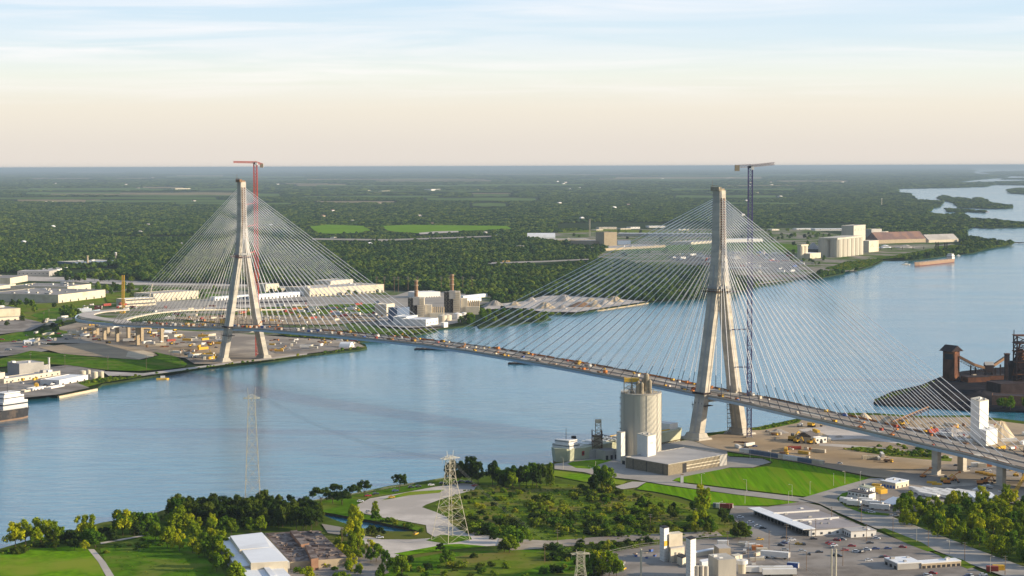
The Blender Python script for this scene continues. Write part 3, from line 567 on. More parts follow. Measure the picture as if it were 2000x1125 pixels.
# ------------------------------------------------------------------ the bridge
T1 = G(476, 705); T2 = G(1403, 853)
SPAN = (T2 - T1).xy.length; U = Vector(((T2.x-T1.x)/SPAN, (T2.y-T1.y)/SPAN, 0)); V = Vector((-U.y, U.x, 0))
if V.x < 0: V = -V
AZ = math.atan2(U.y, U.x)
DZ = [(-620, 14), (-520, 20), (-429, 24), (-272, 29.6), (-96, 37.9), (0, 43), (62, 46.3), (232, 50.5), (334, 52.1), (405, 52.9), (495, 52.3), (558, 50.6), (656, 47.7), (722, 45.2), (814, 40.9), (883, 38.2), (948, 34), (1020, 29.5), (1084, 24.9), (1127, 22.1), (1167, 18.3), (1310, 8), (1500, 4)]
def deckz(s):
    for (a, za), (b, zb) in zip(DZ, DZ[1:]):
        if s <= b: t = (s-a)/(b-a); return za + (zb-za)*t
    return DZ[-1][1]
def DP(s, v=0, dz=0): return T1.xy.to_3d() + U*s + V*v + Vector((0, 0, deckz(s)+dz))
HW = 18.5
bridge = tag(empty('cable_stayed_bridge', (T1.x, T1.y, 0)), 'long pale cable-stayed bridge under construction across the river with two concrete pylons', 'bridge')
def bp(mb, name, m, parent=None, off=True):
    o = mb.build(name, m); p = parent or bridge; o.parent = p
    if p is bridge: o.location = (-T1.x, -T1.y, 0)
    return o
def strip(s0, s1, v0, v1, z0, z1, step=20):
    mb = MB(); n = max(1, int(abs(s1-s0)/step))
    for i in range(n):
        a, b = s0+(s1-s0)*i/n, s0+(s1-s0)*(i+1)/n
        mb.hexa([DP(a, v0, z0), DP(b, v0, z0), DP(b, v1, z0), DP(a, v1, z0)], [DP(a, v0, z1), DP(b, v0, z1), DP(b, v1, z1), DP(a, v1, z1)])
    return mb
S0, S1 = -330, SPAN+520
bp(strip(S0, S1, -HW, HW, -0.7, 0), 'deck', 'deckconc')
for v in (-1, 1):
    bp(strip(S0, S1, v*(HW-.9), v*HW, -3.0, -0.72), 'girder', 'girder')
fb = MB()
for s in range(int(S0), int(S1), 15): fb.hexa([DP(s, -HW+1, -2.4), DP(s+1, -HW+1, -2.4), DP(s+1, HW-1, -2.4), DP(s, HW-1, -2.4)], [DP(s, -HW+1, -.75), DP(s+1, -HW+1, -.75), DP(s+1, HW-1, -.75), DP(s, HW-1, -.75)])
bp(fb, 'floor_beams', 'girder')
rb = random.Random(3)
for v in (-1, 1):
    bp(strip(S0, S1, v*(HW-.35), v*(HW-.1), 0, 1.1), 'barrier', 'concrete')
    s = 150
    while s < S1-10:      # orange netting where the edge is still open
        ln = rb.uniform(15, 45)
        if rb.random() < 0.7: bp(strip(s, min(s+ln, S1), v*(HW-.5), v*(HW-.4), 0, 1.5), 'safety_net', 'orange' if rb.random() < .6 else 'brownbox')
        s += ln + rb.uniform(4, 15)
bp(strip(-320, S1, -0.5, 0.5, 0, .9), 'median_barrier', 'concrete')
for a in range(-300, int(S1)-20, 62):                 # patches of fresh slab
    v0 = rb.choice((-15, -6, 3, 8)); bp(strip(a, a+rb.uniform(18, 40), v0, v0+rb.uniform(4, 8), 0.004, 0.02), 'slab_patch', rb.choice(('greyroof', 'lightroof', 'concrete')))
def section(c, hu, hv, z): return [Vector((c.x, c.y, 0)) + U*a*hu + V*b*hv + Vector((0, 0, z)) for a, b in ((-1, -1), (1, -1), (1, 1), (-1, 1))]
def pylon(T, bw, ped, top):
    r = tag(empty('pylon', (0, 0, 0)), None); r.parent = bridge; r.location = (-T1.x, -T1.y, 0)
    fix = section(T, 1, 1, 0)
    ccw = (fix[1]-fix[0]).cross(fix[2]-fix[0]).z > 0
    def sec(v, hu, hv, z):
        q = section(T + V*v, hu, hv, z); return q if ccw else q[::-1]
    for sgn in (-1, 1):
        mb = MB(); KZ = [(6, bw, 6.6, 3.1), (36, bw*0.775, 6.1, 2.9), (84, bw*0.47, 5.6, 2.75), (132, 4.9, 5.4, 2.6), (152, 3.2, 5.2, 2.5)]
        for (za, va, ua, ha), (zb, vb, ub, hb) in zip(KZ, KZ[1:]): mb.hexa(sec(sgn*va, ua, ha, za), sec(sgn*vb, ub, hb, zb))
        lg = mb.build('leg', 'towerconc', r)
        g = MB()      # shallow groove up the broad face
        for (za, va, ua, ha), (zb, vb, ub, hb) in zip(KZ, KZ[1:]): g.hexa(sec(-abs(ha)-.02 + sgn*va - 0.05, 1.3, .06, za), sec(-abs(hb)-.02 + sgn*vb - 0.05, 1.1, .06, zb))
        g.build('groove', 'greywall', lg)
        f = MB(); f.hexa(sec(sgn*bw*1.02, 13, 8.5, GZ-1), sec(sgn*bw*1.02, 11.5, 7.2, 4.2)); f.hexa(sec(sgn*bw*1.0, 9.5, 5.8, 4.2), sec(sgn*bw*1.0, 7.8, 4.4, 8)); f.build('footing', 'concrete', r)
    m = MB()
    m.hexa(sec(0, 5.2, 5.7, 150), sec(0, 4.8, 4.1, 172)); m.hexa(sec(0, 4.8, 4.1, 172), sec(0, 4.3, 3.5, top))
    hd = m.build('shaft', 'towerconc', r)
    # stepped anchor rails on the two faces that carry the cables
    for su in (-1, 1):
        for v in (-1.7, 1.7):
            g = MB(); lv = []
            for i in range(27):
                z = 152 + (top-160)*i/26; lv += [(z-.3, .06), (z, .45), (z+1.2, .45), (z+1.5, .06)]
            for z, d_ in lv:
                hu = 4.85 - .5*(z-150)/(top-150); c0 = T.xy.to_3d()+V*v+Vector((0, 0, z)); g.v += [tuple(c0+U*su*(hu-.2)-V*.75), tuple(c0+U*su*(hu+d_)-V*.75), tuple(c0+U*su*(hu+d_)+V*.75), tuple(c0+U*su*(hu-.2)+V*.75)]
            for k in range(len(lv)-1):
                for j in range(4): q_ = (k*4+j, k*4+(j+1) % 4, k*4+4+(j+1) % 4, k*4+4+j); g.f.append(q_ if su > 0 else q_[::-1])
            g.build('anchor_rail', 'brownbox', hd)
    c = MB(); c.hexa(sec(0, 6.5, 8.6, 131.5), sec(0, 6.5, 8.6, 133.8)); c.build('collar', 'greywall', r)
    c = MB()
    for a in (-8.5, 8.5): c.hexa(sec(0, 9.5, 12, 129), sec(0, 9.5, 12, 129.5))
    for a in range(-9, 10, 3):
        for b in (-12, 12): c.tube(T.xy.to_3d()+U*a+V*b+Vector((0, 0, 129)), T.xy.to_3d()+U*a+V*b+Vector((0, 0, 132)), .16)
    for b in (-12, 12): c.tube(T.xy.to_3d()-U*9.5+V*b+Vector((0, 0, 131.6)), T.xy.to_3d()+U*9.5+V*b+Vector((0, 0, 131.6)), .2)
    c.build('work_platform', 'brownbox' if T is T2 else 'red', r)
    c = MB().hexa(sec(0, 1.2, bw*.72, deckz(0 if T is T1 else SPAN)-6.5), sec(0, 1.2, bw*.72, deckz(0 if T is T1 else SPAN)-4)); c.build('cross_beam', 'concrete', r)
    zd = deckz(0 if T is T1 else SPAN); c = MB(); k_ = -bw*.74
    c.hexa(sec(k_, 8.5, 4.6, zd-9), sec(k_, 8.5, 4.6, zd-8.4)); c.hexa(sec(k_-1, 7.2, 4.2, zd+1.2), sec(k_-1, 7.2, 4.2, zd+2.6))
    for a in range(-8, 9, 4): c.tube(T.xy.to_3d()+U*a+V*(k_-4.4)+Vector((0, 0, zd-12)), T.xy.to_3d()+U*a+V*(k_-4.4)+Vector((0, 0, zd-6)), .25)
    c.build('leg_platform', 'rustdark', r)
    c = MB()
    tp = T.xy.to_3d() + Vector((0, 0, top))
    c.hexa(sec(-3.8, 5.2, 1.6, top-.5), sec(-3.8, 5.2, 1.6, top+3)); c.hexa(sec(1, 3.2, 2.2, top), sec(1, 3.2, 2.2, top+1.6))
    for a in range(-4, 5, 2): c.tube(tp+U*a-V*5.4, tp+U*a-V*5.4+Vector((0, 0, 4.4)), .15)
    c.tube(tp-U*4-V*4, tp-U*4-V*4+Vector((0, 0, 9)), .18); c.tube(tp-U*4-V*5.4+Vector((0, 0, 4.2)), tp+U*4-V*5.4+Vector((0, 0, 4.2)), .2)
    c.build('top_scaffold', 'brownbox' if T is T1 else 'pipework', r)
    return r
TOP1, TOP2 = Zat(474, 705, 355)+GZ, Zat(1402, 853, 372)+GZ
pylon(T1, 28.2, 0, TOP1); pylon(T2, 25.8, 0, TOP2)
# 216 stays: the hundred largest in view one by one, the others as one
ncab = 0; rest = MB(); rest_a = MB(); CN = 27
for ti, (T, s0, top) in enumerate(((T2, SPAN, TOP2), (T1, 0, TOP1))):
    for side in ((1, -1) if ti == 0 else (1, -1)):
        for i in range(CN):
            reach = (414 if side == (-1 if ti == 0 else 1) else 330); first = 22
            s = s0 + side*(first + (reach-first)*i/(CN-1))
            zt = 153 + (top-160)*(i/(CN-1))**0.93
            for v in (-1, 1):
                hu = 4.85 - .5*(zt-150)/70
                a = T.xy.to_3d() + U*(side*hu) + V*(v*1.7) + Vector((0, 0, zt)); b = DP(s, v*(HW-1.0), 0)
                L_ = (b-a).length; k = b + (a-b)*(12.5/L_)
                r_ = 0.27 if ti == 0 else 0.245
                if ncab < 100:
                    cb = bp(MB().tube(a, k, r_, 6), 'stay_cable', 'cablew'); MBa = MB().tube(k, b, .27, 6); x_ = MBa.build('anchor_pipe', 'anchor'); x_.parent = cb
                    ncab += 1
                else: rest.tube(a, k, r_, 5); rest_a.tube(k, b, .27, 5)
bp(rest, 'stay_cables', 'cablew')['kind'] = 'stuff'; bp(rest_a, 'anchor_pipes', 'anchor')['kind'] = 'stuff'
# piers of the approaches
def pier(p, zt, m='towerconc', wu=3.4, wv=3.0):
    mb = MB(); q = [Vector(p[:2]).to_3d()+U*a*wu*.5+V*b*wv*.5 for a, b in ((-1, -1), (1, -1), (1, 1), (-1, 1))]
    if (q[1]-q[0]).cross(q[2]-q[0]).z < 0: q = q[::-1]
    mb.hexa([x+Vector((0, 0, GZ-1)) for x in q], [x+Vector((0, 0, zt)) for x in q])
    o = bp(mb, 'pier', m)
    f = MB(); c = Vector(p[:2]).to_3d(); q2 = [c+(x-c)*1.7 for x in q]; f.hexa([x+Vector((0, 0, GZ-1)) for x in q2], [x+Vector((0, 0, GZ+1.2)) for x in q2])
    x_ = f.build('pier_base', m); x_.parent = o
    return o
p1, p2, p3 = G(1822, 941), G(1881, 931), G(1946, 964)
for s, v in ((1092, -15), (1092, 15), (1153, -15), (1153, 15)):
    pier(DP(s, v), deckz(s)-3.0, wu=5.6, wv=4.4)
    
# far approach: the deck turns away and comes back as ramps
far_app = tag(empty('approach_viaduct', (G(200, 628).x, G(200, 628).y, 0)), 'low concrete approach viaduct curving away behind the far end of the bridge', 'viaduct')
def fa(mb, name, m): o = mb.build(name, m); o.parent = far_app; o.location = -far_app.location; return o
def ribbon(pts, w_, th=1.8):
    mb = MB(); n = len(pts); nr = []
    for i in range(n):
        d = (pts[min(i+1, n-1)]-pts[max(i-1, 0)]); d.z = 0; d.normalize(); nr.append(Vector((-d.y, d.x, 0))*w_/2)
    for i in range(n-1):
        a, b = pts[i], pts[i+1]; x, y = nr[i], nr[i+1]; z = Vector((0, 0, -th))
        mb.hexa([a-x+z, b-y+z, b+y+z, a+x+z][::-1] if False else [a+x+z, a-x+z, b-y+z, b+y+z], [a+x, a-x, b-y, b+y])
    return mb
def curve(P, n=8):
    o = []
    for i in range(len(P)-1):
        p0, p1_, p2_, p3_ = P[max(i-1, 0)], P[i], P[i+1], P[min(i+2, len(P)-1)]
        for k in range(n):
            t = k/n; o.append(0.5*((2*p1_)+(p2_-p0)*t+(2*p0-5*p1_+4*p2_-p3_)*t*t+(3*p1_-p0-3*p2_+p3_)*t*t*t))
    return o+[P[-1]]
e0 = DP(S0, 0, 0)
c1 = curve([e0, G(235, 626.5, 27), G(190, 621, 25), G(168, 614.5, 23), G(192, 608, 22), G(240, 604, 18)])
rbn = fa(ribbon(c1, 22), 'deck', 'pale'); 
c1b = [p_+Vector((0, 0, 1.0)) for p_ in c1]
fa(ribbon(curve([DP(S0, -17, 1.1), G(232, 632, 29), G(180, 628, 27), G(149, 622, 25), G(155, 613, 23), G(195, 604, 20)]), .8, 3.6), 'parapet', 'girder')
c2 = curve([G(242, 624, 27), G(262, 618, 26), G(300, 611, 23), G(350, 606, 19), G(400, 604, 15), G(520, 604, 9), G(620, 603, 4)])
fa(ribbon(c2, 8.5, 1.6), 'ramp', 'cream')
c3 = curve([G(380, 604, 9), G(420, 600, 9), G(460, 595, 8), G(520, 590, 7), G(600, 587, 4)])

for (x, y) in ((316, 671), (269, 676), (277, 668), (229, 669), (251, 662), (204, 665), (211, 659), (184, 660), (166, 654), (161, 650), (190, 656)):
    p = G(x, y); zt = min(H + ray(x, 638).z*(p.y/ray(x, 638).y), 27) - 1
    pier(p, zt, 'tan', 4.2, 4.0)
# ------------------------------------------------------------------ tower cranes
def lattice(mb, p, q, w_, n, r, tri=False):
    p, q = Vector(p), Vector(q); d = (q-p).normalized(); a = d.cross(Vector((0, 0, 1)) if abs(d.z) < .9 else Vector((1, 0, 0))).normalized(); b = d.cross(a)
    C = [(-1, -1), (1, -1), (1, 1), (-1, 1)] if not tri else [(-1, -.6), (1, -.6), (0, 1)]; m = len(C)
    at = lambda t, c: p+(q-p)*t+a*(c[0]*w_/2)+b*(c[1]*w_/2)
    for c in C: mb.tube(at(0, c), at(1, c), r)
    for i in range(n):
        for j in range(m):
            c, e_ = C[j], C[(j+1) % m]
            mb.tube(at(i/n, c), at((i+1)/n, e_), r*.6); mb.tube(at(i/n, c), at(i/n, e_), r*.6)
    return mb
def tower_crane(px, pyb, top_py, jib_px, jib_py, cj_px, cj_py, mast_m, jib_m, label, zb=GZ, w_=3.0, rm=.32):
    b = G(px, pyb, zb); s = b.y; ztop = Zat(px, pyb, top_py)+GZ
    r = tag(empty('tower_crane', (b.x, b.y, zb)), label, 'tower crane')
    O = Vector((b.x, b.y, zb)); rel = lambda v: Vector(v)-O
    hgt = ztop-zb
    lattice(MB(), (0, 0, 0), (0, 0, hgt), w_, int(hgt/4), rm).build('mast', mast_m, r)
    MB().box(0, 0, -.5, 6, 6, 2).build('base', 'concrete', r)
    def atpx(x, y): d = ray(x, y); return Vector((d.x*(b.y/d.y), b.y, H+d.z*(b.y/d.y)))
    j = rel(atpx(jib_px, jib_py)); c = rel(atpx(cj_px, cj_py)); t = Vector((0, 0, hgt+1.5))
    # the arms keep the bearing they show, but stand turned partly towards the camera side
    lattice(MB(), t, Vector((j.x, j.x*0.25, j.z)), 2.6, 16, .3, True).build('jib', jib_m, r)
    cj = MB(); lattice(cj, t, Vector((c.x, c.x*0.25, c.z)), 2.2, 5, .28); cj.build('counter_jib', jib_m, r)
    MB().box(c.x*.9, c.x*.22, c.z-4.0, 4.0, 3, 5).build('counterweight', 'pipework', r)
    MB().box(1.6, -2.6, hgt-2, 2.4, 2.4, 2.8).build('cab', 'white', r)
    MB().cyl(0, 0, hgt-.6, hgt+1.2, 2.4, n=10).build('slewing_ring', 'dark', r)
    return r, hgt, b
# red crane stands just behind the far pylon
tc1, h1, b1 = tower_crane(503, 698, 319, 457, 316, 512, 321, 'cranered', 'cranered', 'red tower crane rising beside the far pylon, jib pointing upstream', w_=4.0, rm=.5)
tc2, h2, b2 = tower_crane(1463, 856, 327, 1514, 319, 1436, 325, 'craneblue', 'cranegrey', 'dark blue tower crane with grey jib beside the pylon on the near bank', w_=3.6, rm=.38)
tb = MB()
for z in (62, 95, 128):
    leg = T2.xy.to_3d()+V*(25.8*max(.18, 1-(z-6)/140))+Vector((0, 0, z)) - b2
    tb.tube((0, 0, z), leg, .6)
tb.build('tie_beam', 'craneblue', tc2)
tb = MB()
for z in (70, 132, 165, 192):
    v = 28.2*max(.1, 1-(z-6)/140); leg = T1.xy.to_3d()+V*v+Vector((0, 0, z)) - b1
    tb.tube((0, 0, z), leg, .5)
tb.build('tie_beam', 'cranered', tc1)
# stair tower between the near pylon's legs
st = G(1425, 848); so_ = tag(empty('stair_tower', (st.x, st.y, GZ)), 'slender scaffold stair tower between the legs of the near-bank pylon', 'scaffold')
mb = MB(); lattice(mb, (0, 0, 0), (-3.0, 1, 122), 3.4, 40, .14); mb.build('frame', 'steel', so_)
mb = MB()
for z in range(2, 120, 4): mb.box(-3*z/122, 0, z, 3.6, 3.0, .25)
mb.build('landings', 'greywall', so_)
# yellow-brown piling mast on the far side
px = G(240, 612); pm = tag(empty('piling_rig', tuple(px)), 'tall tan piling mast standing behind the curved approach viaduct', 'piling rig')
lattice(MB(), (0, 0, 0), (1.5, 0, 62), 3.2, 18, .45).build('mast', 'yellow', pm); MB().box(0, -2, 0, 8, 6, 4).build('base', 'yellow', pm)
px = G(289, 593); pm = tag(empty('leaning_mast', tuple(px)), 'pale leaning mast between the far stays and the plaza', 'mast')
MB().tube((0, 0, 0), (8, 0, 34), 1.1, 6).build('boom', 'cream', pm)
# ------------------------------------------------------------------ lattice power pylons
def power_pylon(px, pyb, top_py, wb, wt, arm, label, bz=GZ, taper_mid=.62, yaw=.35, r=.22, spikes=True):
    b = G(px, pyb, bz); h = Zat(px, pyb, top_py); o = tag(empty('power_pylon', tuple(b), yaw), label, 'power pylon')
    def lv(t):
        return (wb + (wt-wb)*min(1, t/taper_mid))/2 if t < taper_mid else wt/2
    mb = MB(); C = ((-1, -1), (1, -1), (1, 1), (-1, 1)); n = 9; zs = [h*.93*(1-(1-i/n)**1.25) for i in range(n+1)]
    pt = lambda i, c: Vector((c[0]*lv(zs[i]/h), c[1]*lv(zs[i]/h), zs[i]))
    for j in range(4):
        c = C[j]; lg = MB()
        for i in range(n): lg.tube(pt(i, c), pt(i+1, c), r*1.25)
        lg.build('leg', 'pylonsteel', o)
    for i in range(n):
        for j in range(4):
            c, d = C[j], C[(j+1) % 4]
            mb.tube(pt(i, c), pt(i+1, d), r*.55); mb.tube(pt(i, d), pt(i+1, c), r*.55); mb.tube(pt(i+1, c), pt(i+1, d), r*.7)
    mb.build('bracing', 'pylonsteel', o)
    z = h*.915; a = MB()
    for s in (-1, 1): a.tube((-arm, s*wt*.4, z), (arm, s*wt*.4, z), r*1.3); a.tube((-arm, s*wt*.4, z), (0, s*wt*.5, z+h*.03), r*.8); a.tube((arm, s*wt*.4, z), (0, s*wt*.5, z+h*.03), r*.8)
    for x in (-1, -.5, 0, .5): a.tube((arm*x, -wt*.4, z), (arm*(x+.5), wt*.4, z), r*.8)
    a.build('crossarm', 'pylonsteel', o)
    k = MB()
    for x in (-1, 1): k.tube((x*wt*.5, 0, h*.93), (x*wt*.62, 0, h), r*1.1)
    k.build('peak', 'pylonsteel', o)
    i_ = MB()
    for x in (-.95, -.05, .95): i_.tube((arm*x, 0, z), (arm*x, 0, z-2.6), .12)
    i_.build('insulator', 'steel', o)
    return o
power_pylon(494, 1000, 757, 11.0, 4.4, 5.6, 'tallest cream lattice pylon rising from the dark grove against the river', taper_mid=.9, yaw=.1, r=.15)
power_pylon(880, 1056, 880, 17.5, 4.2, 6.5, 'cream lattice pylon on the grass island in the riverside parking lot', taper_mid=.75, yaw=.7, r=.125)
power_pylon(1134, 1172, 1073, 9.0, 4.0, 5.2, 'cream lattice pylon with wide crossarm among bushes west of the concrete plant', taper_mid=.7, yaw=.15, r=.15)
def wires(a, b, hA, hB, sag, label):
    o = tag(empty('power_line', tuple(a)), label, 'power line')
    for k in (-5, 0, 5):
        m = MB(); p_ = [a.lerp(b, i/16)-a+Vector((0, k, (hA+(hB-hA)*i/16)-sag*4*(i/16)*(1-i/16))) for i in range(17)]
        for q_, r_ in zip(p_, p_[1:]): m.tube(q_, r_, .05, 3)
        m.build('wire', 'steel', o)
hA, hB, hC = Zat(494, 1000, 762), Zat(880, 1056, 896), Zat(1134, 1172, 1088)
wires(G(494, 1000), G(880, 1056), hA, hB, 9, 'thin sagging wires between the tallest pylon and the parking-lot pylon')
wires(G(880, 1056), G(1134, 1172), hB, hC, 6, 'thin sagging wires between the parking-lot pylon and the pylon by the plant')
wires(G(494, 1000), G(-160, 760), hA, 40, 22, 'long thin wires crossing the river from the tallest pylon')
for (px, pb, pt_, lab) in ((1252, 1140, 1072, 'plain pale concrete mast standing in the yard beside the concrete plant'), (1628, 1140, 1072, 'tall pale twin utility mast at the edge of the parking lot')):
    b = G(px, pb); h = Zat(px, pb, pt_); o = tag(empty('utility_mast', tuple(b)), lab, 'mast')
    for dx_ in ((0,) if px < 1300 else (-1.2, 1.2)): MB().tube((dx_, 0, 0), (dx_, 0, h), .55, 6).build('post', 'pylonsteel', o)
    MB().box(0, 0, h-2.5, 3.4, .5, .4).build('crossarm', 'pylonsteel', o)
# ------------------------------------------------------------------ buildings
def bldg(name, label, cat, A, B, h, depth, wall='cream', roof='greyroof', par=0.5, win=0, door=0, vents=0, pitch=0, seed=0, group=None, z=GZ, bands=0, side=-1, wh=None, winy=.5, dock=0):
    """A, B: the ground corners of the wall that shows (picture points or places); it runs back `depth` metres from that wall."""
    a = Vector((*P2(A), z)); b = Vector((*P2(B), z)); d = (b-a); ln = d.length; d.normalize(); n = Vector((-d.y, d.x, 0))
    if n.y < 0: n = -n
    c = a + d*ln/2 + n*depth/2; rz = math.atan2(d.y, d.x); o = empty(name, (c.x, c.y, z), rz)
    if label is not None: tag(o, label, cat, group)
    rnd = random.Random(seed+int(a.x)); back = 1 if n.dot(Vector((-math.sin(rz), math.cos(rz), 0))) > 0 else -1; F = -back*depth/2
    MB().box(0, 0, -.6, ln, depth, h+.6).build('wall', wall, o)
    if pitch: MB().gable(0, 0, h+.01, ln, depth, pitch).build('roof', roof, o)
    else:
        r = MB().box(0, 0, h+.004, ln-.8, depth-.8, .12)
        r.build('roof', roof, o)
        if par:
            q = MB(); w_ = .4
            for s in (-1, 1): q.box(0, s*(depth/2-w_/2+.02), h+.002, ln+.04, w_, par); q.box(s*(ln/2-w_/2+.02), 0, h+.002, w_, depth-2*w_-.02, par-.01)
            q.build('parapet', wall, o)
    if bands:
        for i in range(bands): MB().box(0, F, h*(i+.55)/bands, ln*.96, .16, .9*h/bands*.35).build('window_band', 'window', o)
    for i in range(win):
        x = -ln/2+ln*(i+.5)/win; hh = wh or min(1.8, h*.35); f = MB().box(x, F, h*winy, min(2.2, ln/win*.5), .12, hh).build('window', 'window', o)
    for i in range(door):
        x = -ln/2+ln*(i+.7)/max(1, door); MB().box(x, F, 0, min(4, ln/door*.4), .14, min(4, h*.6)).build('door', 'greywall' if wall in ('white', 'cream') else 'white', o)
    for i in range(dock):
        x = -ln/2+ln*(i+.5)/dock; MB().box(x, F, .4, min(3.2, ln/dock*.5), .14, min(3.6, h*.5)).build('loading_door', 'dark', o)
    for i in range(vents):
        x, y = rnd.uniform(-.42, .42)*ln, rnd.uniform(-.4, .4)*depth; s = rnd.uniform(1.2, 4.5)
        if ln > 60: s *= 1.6
        MB().box(x, y, h+.12, s, s*rnd.uniform(.7, 1.6), rnd.uniform(.8, 2.2)*(1.4 if ln > 60 else 1)).build('roof_unit', rnd.choice(('white', 'greywall', 'cream')), o)
    return o
def tank(px, py, rpx, top, m, label, name='tank', roofh=.12, cat='tank', group=None):
    g = G(px, py); s = mpp(px, py); r = rpx*s; h = Zat(px, py, top) if top < 2000 else 10
    o = tag(empty(name, (g.x, g.y+r, GZ)), label, cat, group)
    MB().cyl(0, 0, -.5, h, r, n=20).build('shell', m, o, smooth=False)
    MB().cyl(0, 0, h+.01, h+r*roofh*2, r*1.01, r*.15, n=20).build('roof', m, o)
    return o
# --- left bank, riverside factory
bldg('factory_hall', 'tall grey factory hall with light roof on the riverbank by the moored ship', 'factory', (38, 738), (86, 734), 15.5, 28, 'greywall', 'lightroof', door=1, vents=3)
bldg('factory_wing', 'long low cream factory wing along the wharf road below the tall hall', 'factory', (8, 754), (118, 737), 7, 16, 'cream', 'lightroof', win=10, vents=4)
bldg('factory_block', 'cream factory block at the very edge of the wharf yard', 'factory', (-30, 756), (10, 751), 13, 24, 'cream', 'lightroof', vents=2)
bldg('factory_annex', 'narrow grey annex rising beside the tall factory hall', 'factory', (86, 731), (96, 729), 10, 14, 'greywall', 'darkroof')
bldg('workshop', 'white flat-roofed workshop with dark doorways by the storage tanks', 'workshop', (116, 757), (172, 746), 7.5, 24, 'white', 'whiteroof', dock=4, win=0)
bldg('shed', 'small pale shed on the wharf yard', 'shed', (64, 768), (90, 763), 4.5, 8, 'white', 'whiteroof', win=4)
bldg('shed', 'small white shed with flat roof closer to the workshop', 'shed', (100, 764), (126, 759), 3.5, 7, 'white', 'whiteroof')
bldg('shed', 'little cream shed beside the moored ship', 'shed', (48, 771), (60, 769), 4, 6, 'cream', 'lightroof')
o = tag(empty('chimney', tuple(G(96, 728))), 'slender white chimney at the corner of the tall riverside factory hall', 'chimney'); MB().cyl(0, 0, 0, 17, 1.3, 1.1).build('stack', 'white', o); MB().cyl(0, 0, 17, 17.6, 1.5).build('rim', 'white', o)
for i, (x, y, r, t) in enumerate(((172, 741, 4.2, 723), (184, 744, 6, 727), (197, 742, 5, 726), (160, 737, 6.5, 725))): tank(x, y, r, t, 'cream', ('slim cream tank, tallest of the group behind the workshop', 'wide cream storage tank in the middle of the tank group', 'cream storage tank closest to the riverbank scrub', 'low cream tank behind the workshop roof')[i], group='tanks beside the riverside factory')
# --- left bank, warehouses
bldg('warehouse', 'huge flat-roofed white warehouse with small doors on its sunlit wall', 'warehouse', (114, 592), (206, 581), 14, 150, 'cream', 'greyroof', vents=16, dock=6)
bldg('warehouse', 'second white warehouse with grey roof rising behind the huge one', 'warehouse', (132, 574), (178, 568), 13, 120, 'cream', 'greyroof', vents=10)
bldg('warehouse', 'pale low warehouse with a light roof beside the highway', 'warehouse', (20, 555), (54, 549), 12, 80, 'cream', 'greyroof', vents=4)
bldg('warehouse', 'long low white shed backed by forest beyond the highway', 'warehouse', (34, 540), (96, 540), 11, 60, 'greywall', 'lightroof', win=8)
bldg('warehouse', 'white shed wing reaching into the tree belt beyond the highway', 'warehouse', (98, 538), (132, 530), 9, 40, 'white', 'lightroof', dock=4)
bldg('warehouse', 'cream flat-roofed store at the edge of the green verge', 'warehouse', (-60, 622), (40, 617), 12, 60, 'cream', 'greyroof', vents=4)
bldg('warehouse', 'low cream annex with dark openings before the cream store', 'warehouse', (-40, 632), (48, 626), 6, 14, 'cream', 'greyroof', dock=7)
bldg('warehouse', 'pale block with stepped roof in the warehouse yard', 'warehouse', (-40, 577), (31, 567), 12, 60, 'cream', 'lightroof', vents=5)
bldg('blue_plant', 'dark blue industrial building half hidden by forest trees', 'factory', (142, 524), (222, 520), 14, 60, 'bluesteel', 'cream', vents=3)
o = tag(empty('chimney', tuple(G(171, 524))), 'short tan chimney above the dark blue building in the forest', 'chimney'); MB().cyl(0, 0, 0, 29, 2.6, 2.3).build('stack', 'tan', o); MB().cyl(0, 0, 29, 30, 2.8).build('rim', 'tan', o)
o = tag(empty('water_tower', tuple(G(226, 512))), 'small white water tower above the forest behind the blue building', 'water tower'); MB().cyl(0, 0, 0, 17, 1, 1).build('stem', 'greywall', o); MB().cyl(0, 0, 17, 23, 3.4, 3.4).build('bowl', 'greywall', o); MB().dome(0, 0, 23, 3.4, 2).build('cap', 'white', o)
# --- far plaza of the bridge
bldg('plaza_building', 'long sunlit cream plaza building with sloping canopy behind the far stays', 'building', (245, 600), (305, 596), 13, 26, 'cream', 'whiteroof', bands=2)
bldg('plaza_building', 'pale low plaza hall beside the white canopy building', 'building', (300, 590), (388, 583), 14, 50, 'cream', 'pale', dock=9)
bldg('plaza_building', 'longest cream plaza building with stepped front beyond the far span', 'building', (605, 580), (750, 571), 15, 70, 'cream', 'pale', dock=18, vents=8)
bldg('plaza_building', 'upper cream hall standing on top of the longest plaza building', 'building', (646, 572), (690, 568), 22, 40, 'cream', 'lightroof', win=8)
bldg('plaza_building', 'cream gatehouse block at the end of the long plaza canopy', 'building', (519, 570), (545, 568), 14, 30, 'cream', 'lightroof', win=4)
bldg('plaza_canopy', 'white flat canopy roof crossing the inspection lanes of the plaza', 'canopy', (500, 586), (612, 578), 9, 20, 'whiteroof', 'whiteroof', dock=16, par=0)
bldg('plaza_canopy', 'thin white canopy joining the gatehouse to the stepped plaza building', 'canopy', (545, 571), (735, 566), 8, 12, 'cream', 'whiteroof', par=0)
bldg('plaza_canopy', 'low long white canopy between the pylon legs and the plaza', 'canopy', (420, 588), (498, 583), 7, 16, 'whiteroof', 'whiteroof', dock=12, par=0)
bldg('depot', 'long white-roofed depot shed between the two power plant stacks', 'depot', (812, 585), (860, 583), 12, 30, 'white', 'whiteroof', dock=10)
bldg('plaza_canopy', 'white wavy canopy strip beyond the power plant', 'canopy', (905, 585), (952, 580), 6, 10, 'whiteroof', 'whiteroof', par=0)
bldg('plaza_canopy', 'second white canopy strip lying just below the wavy one', 'canopy', (905, 592), (940, 588), 6, 10, 'whiteroof', 'whiteroof', par=0)
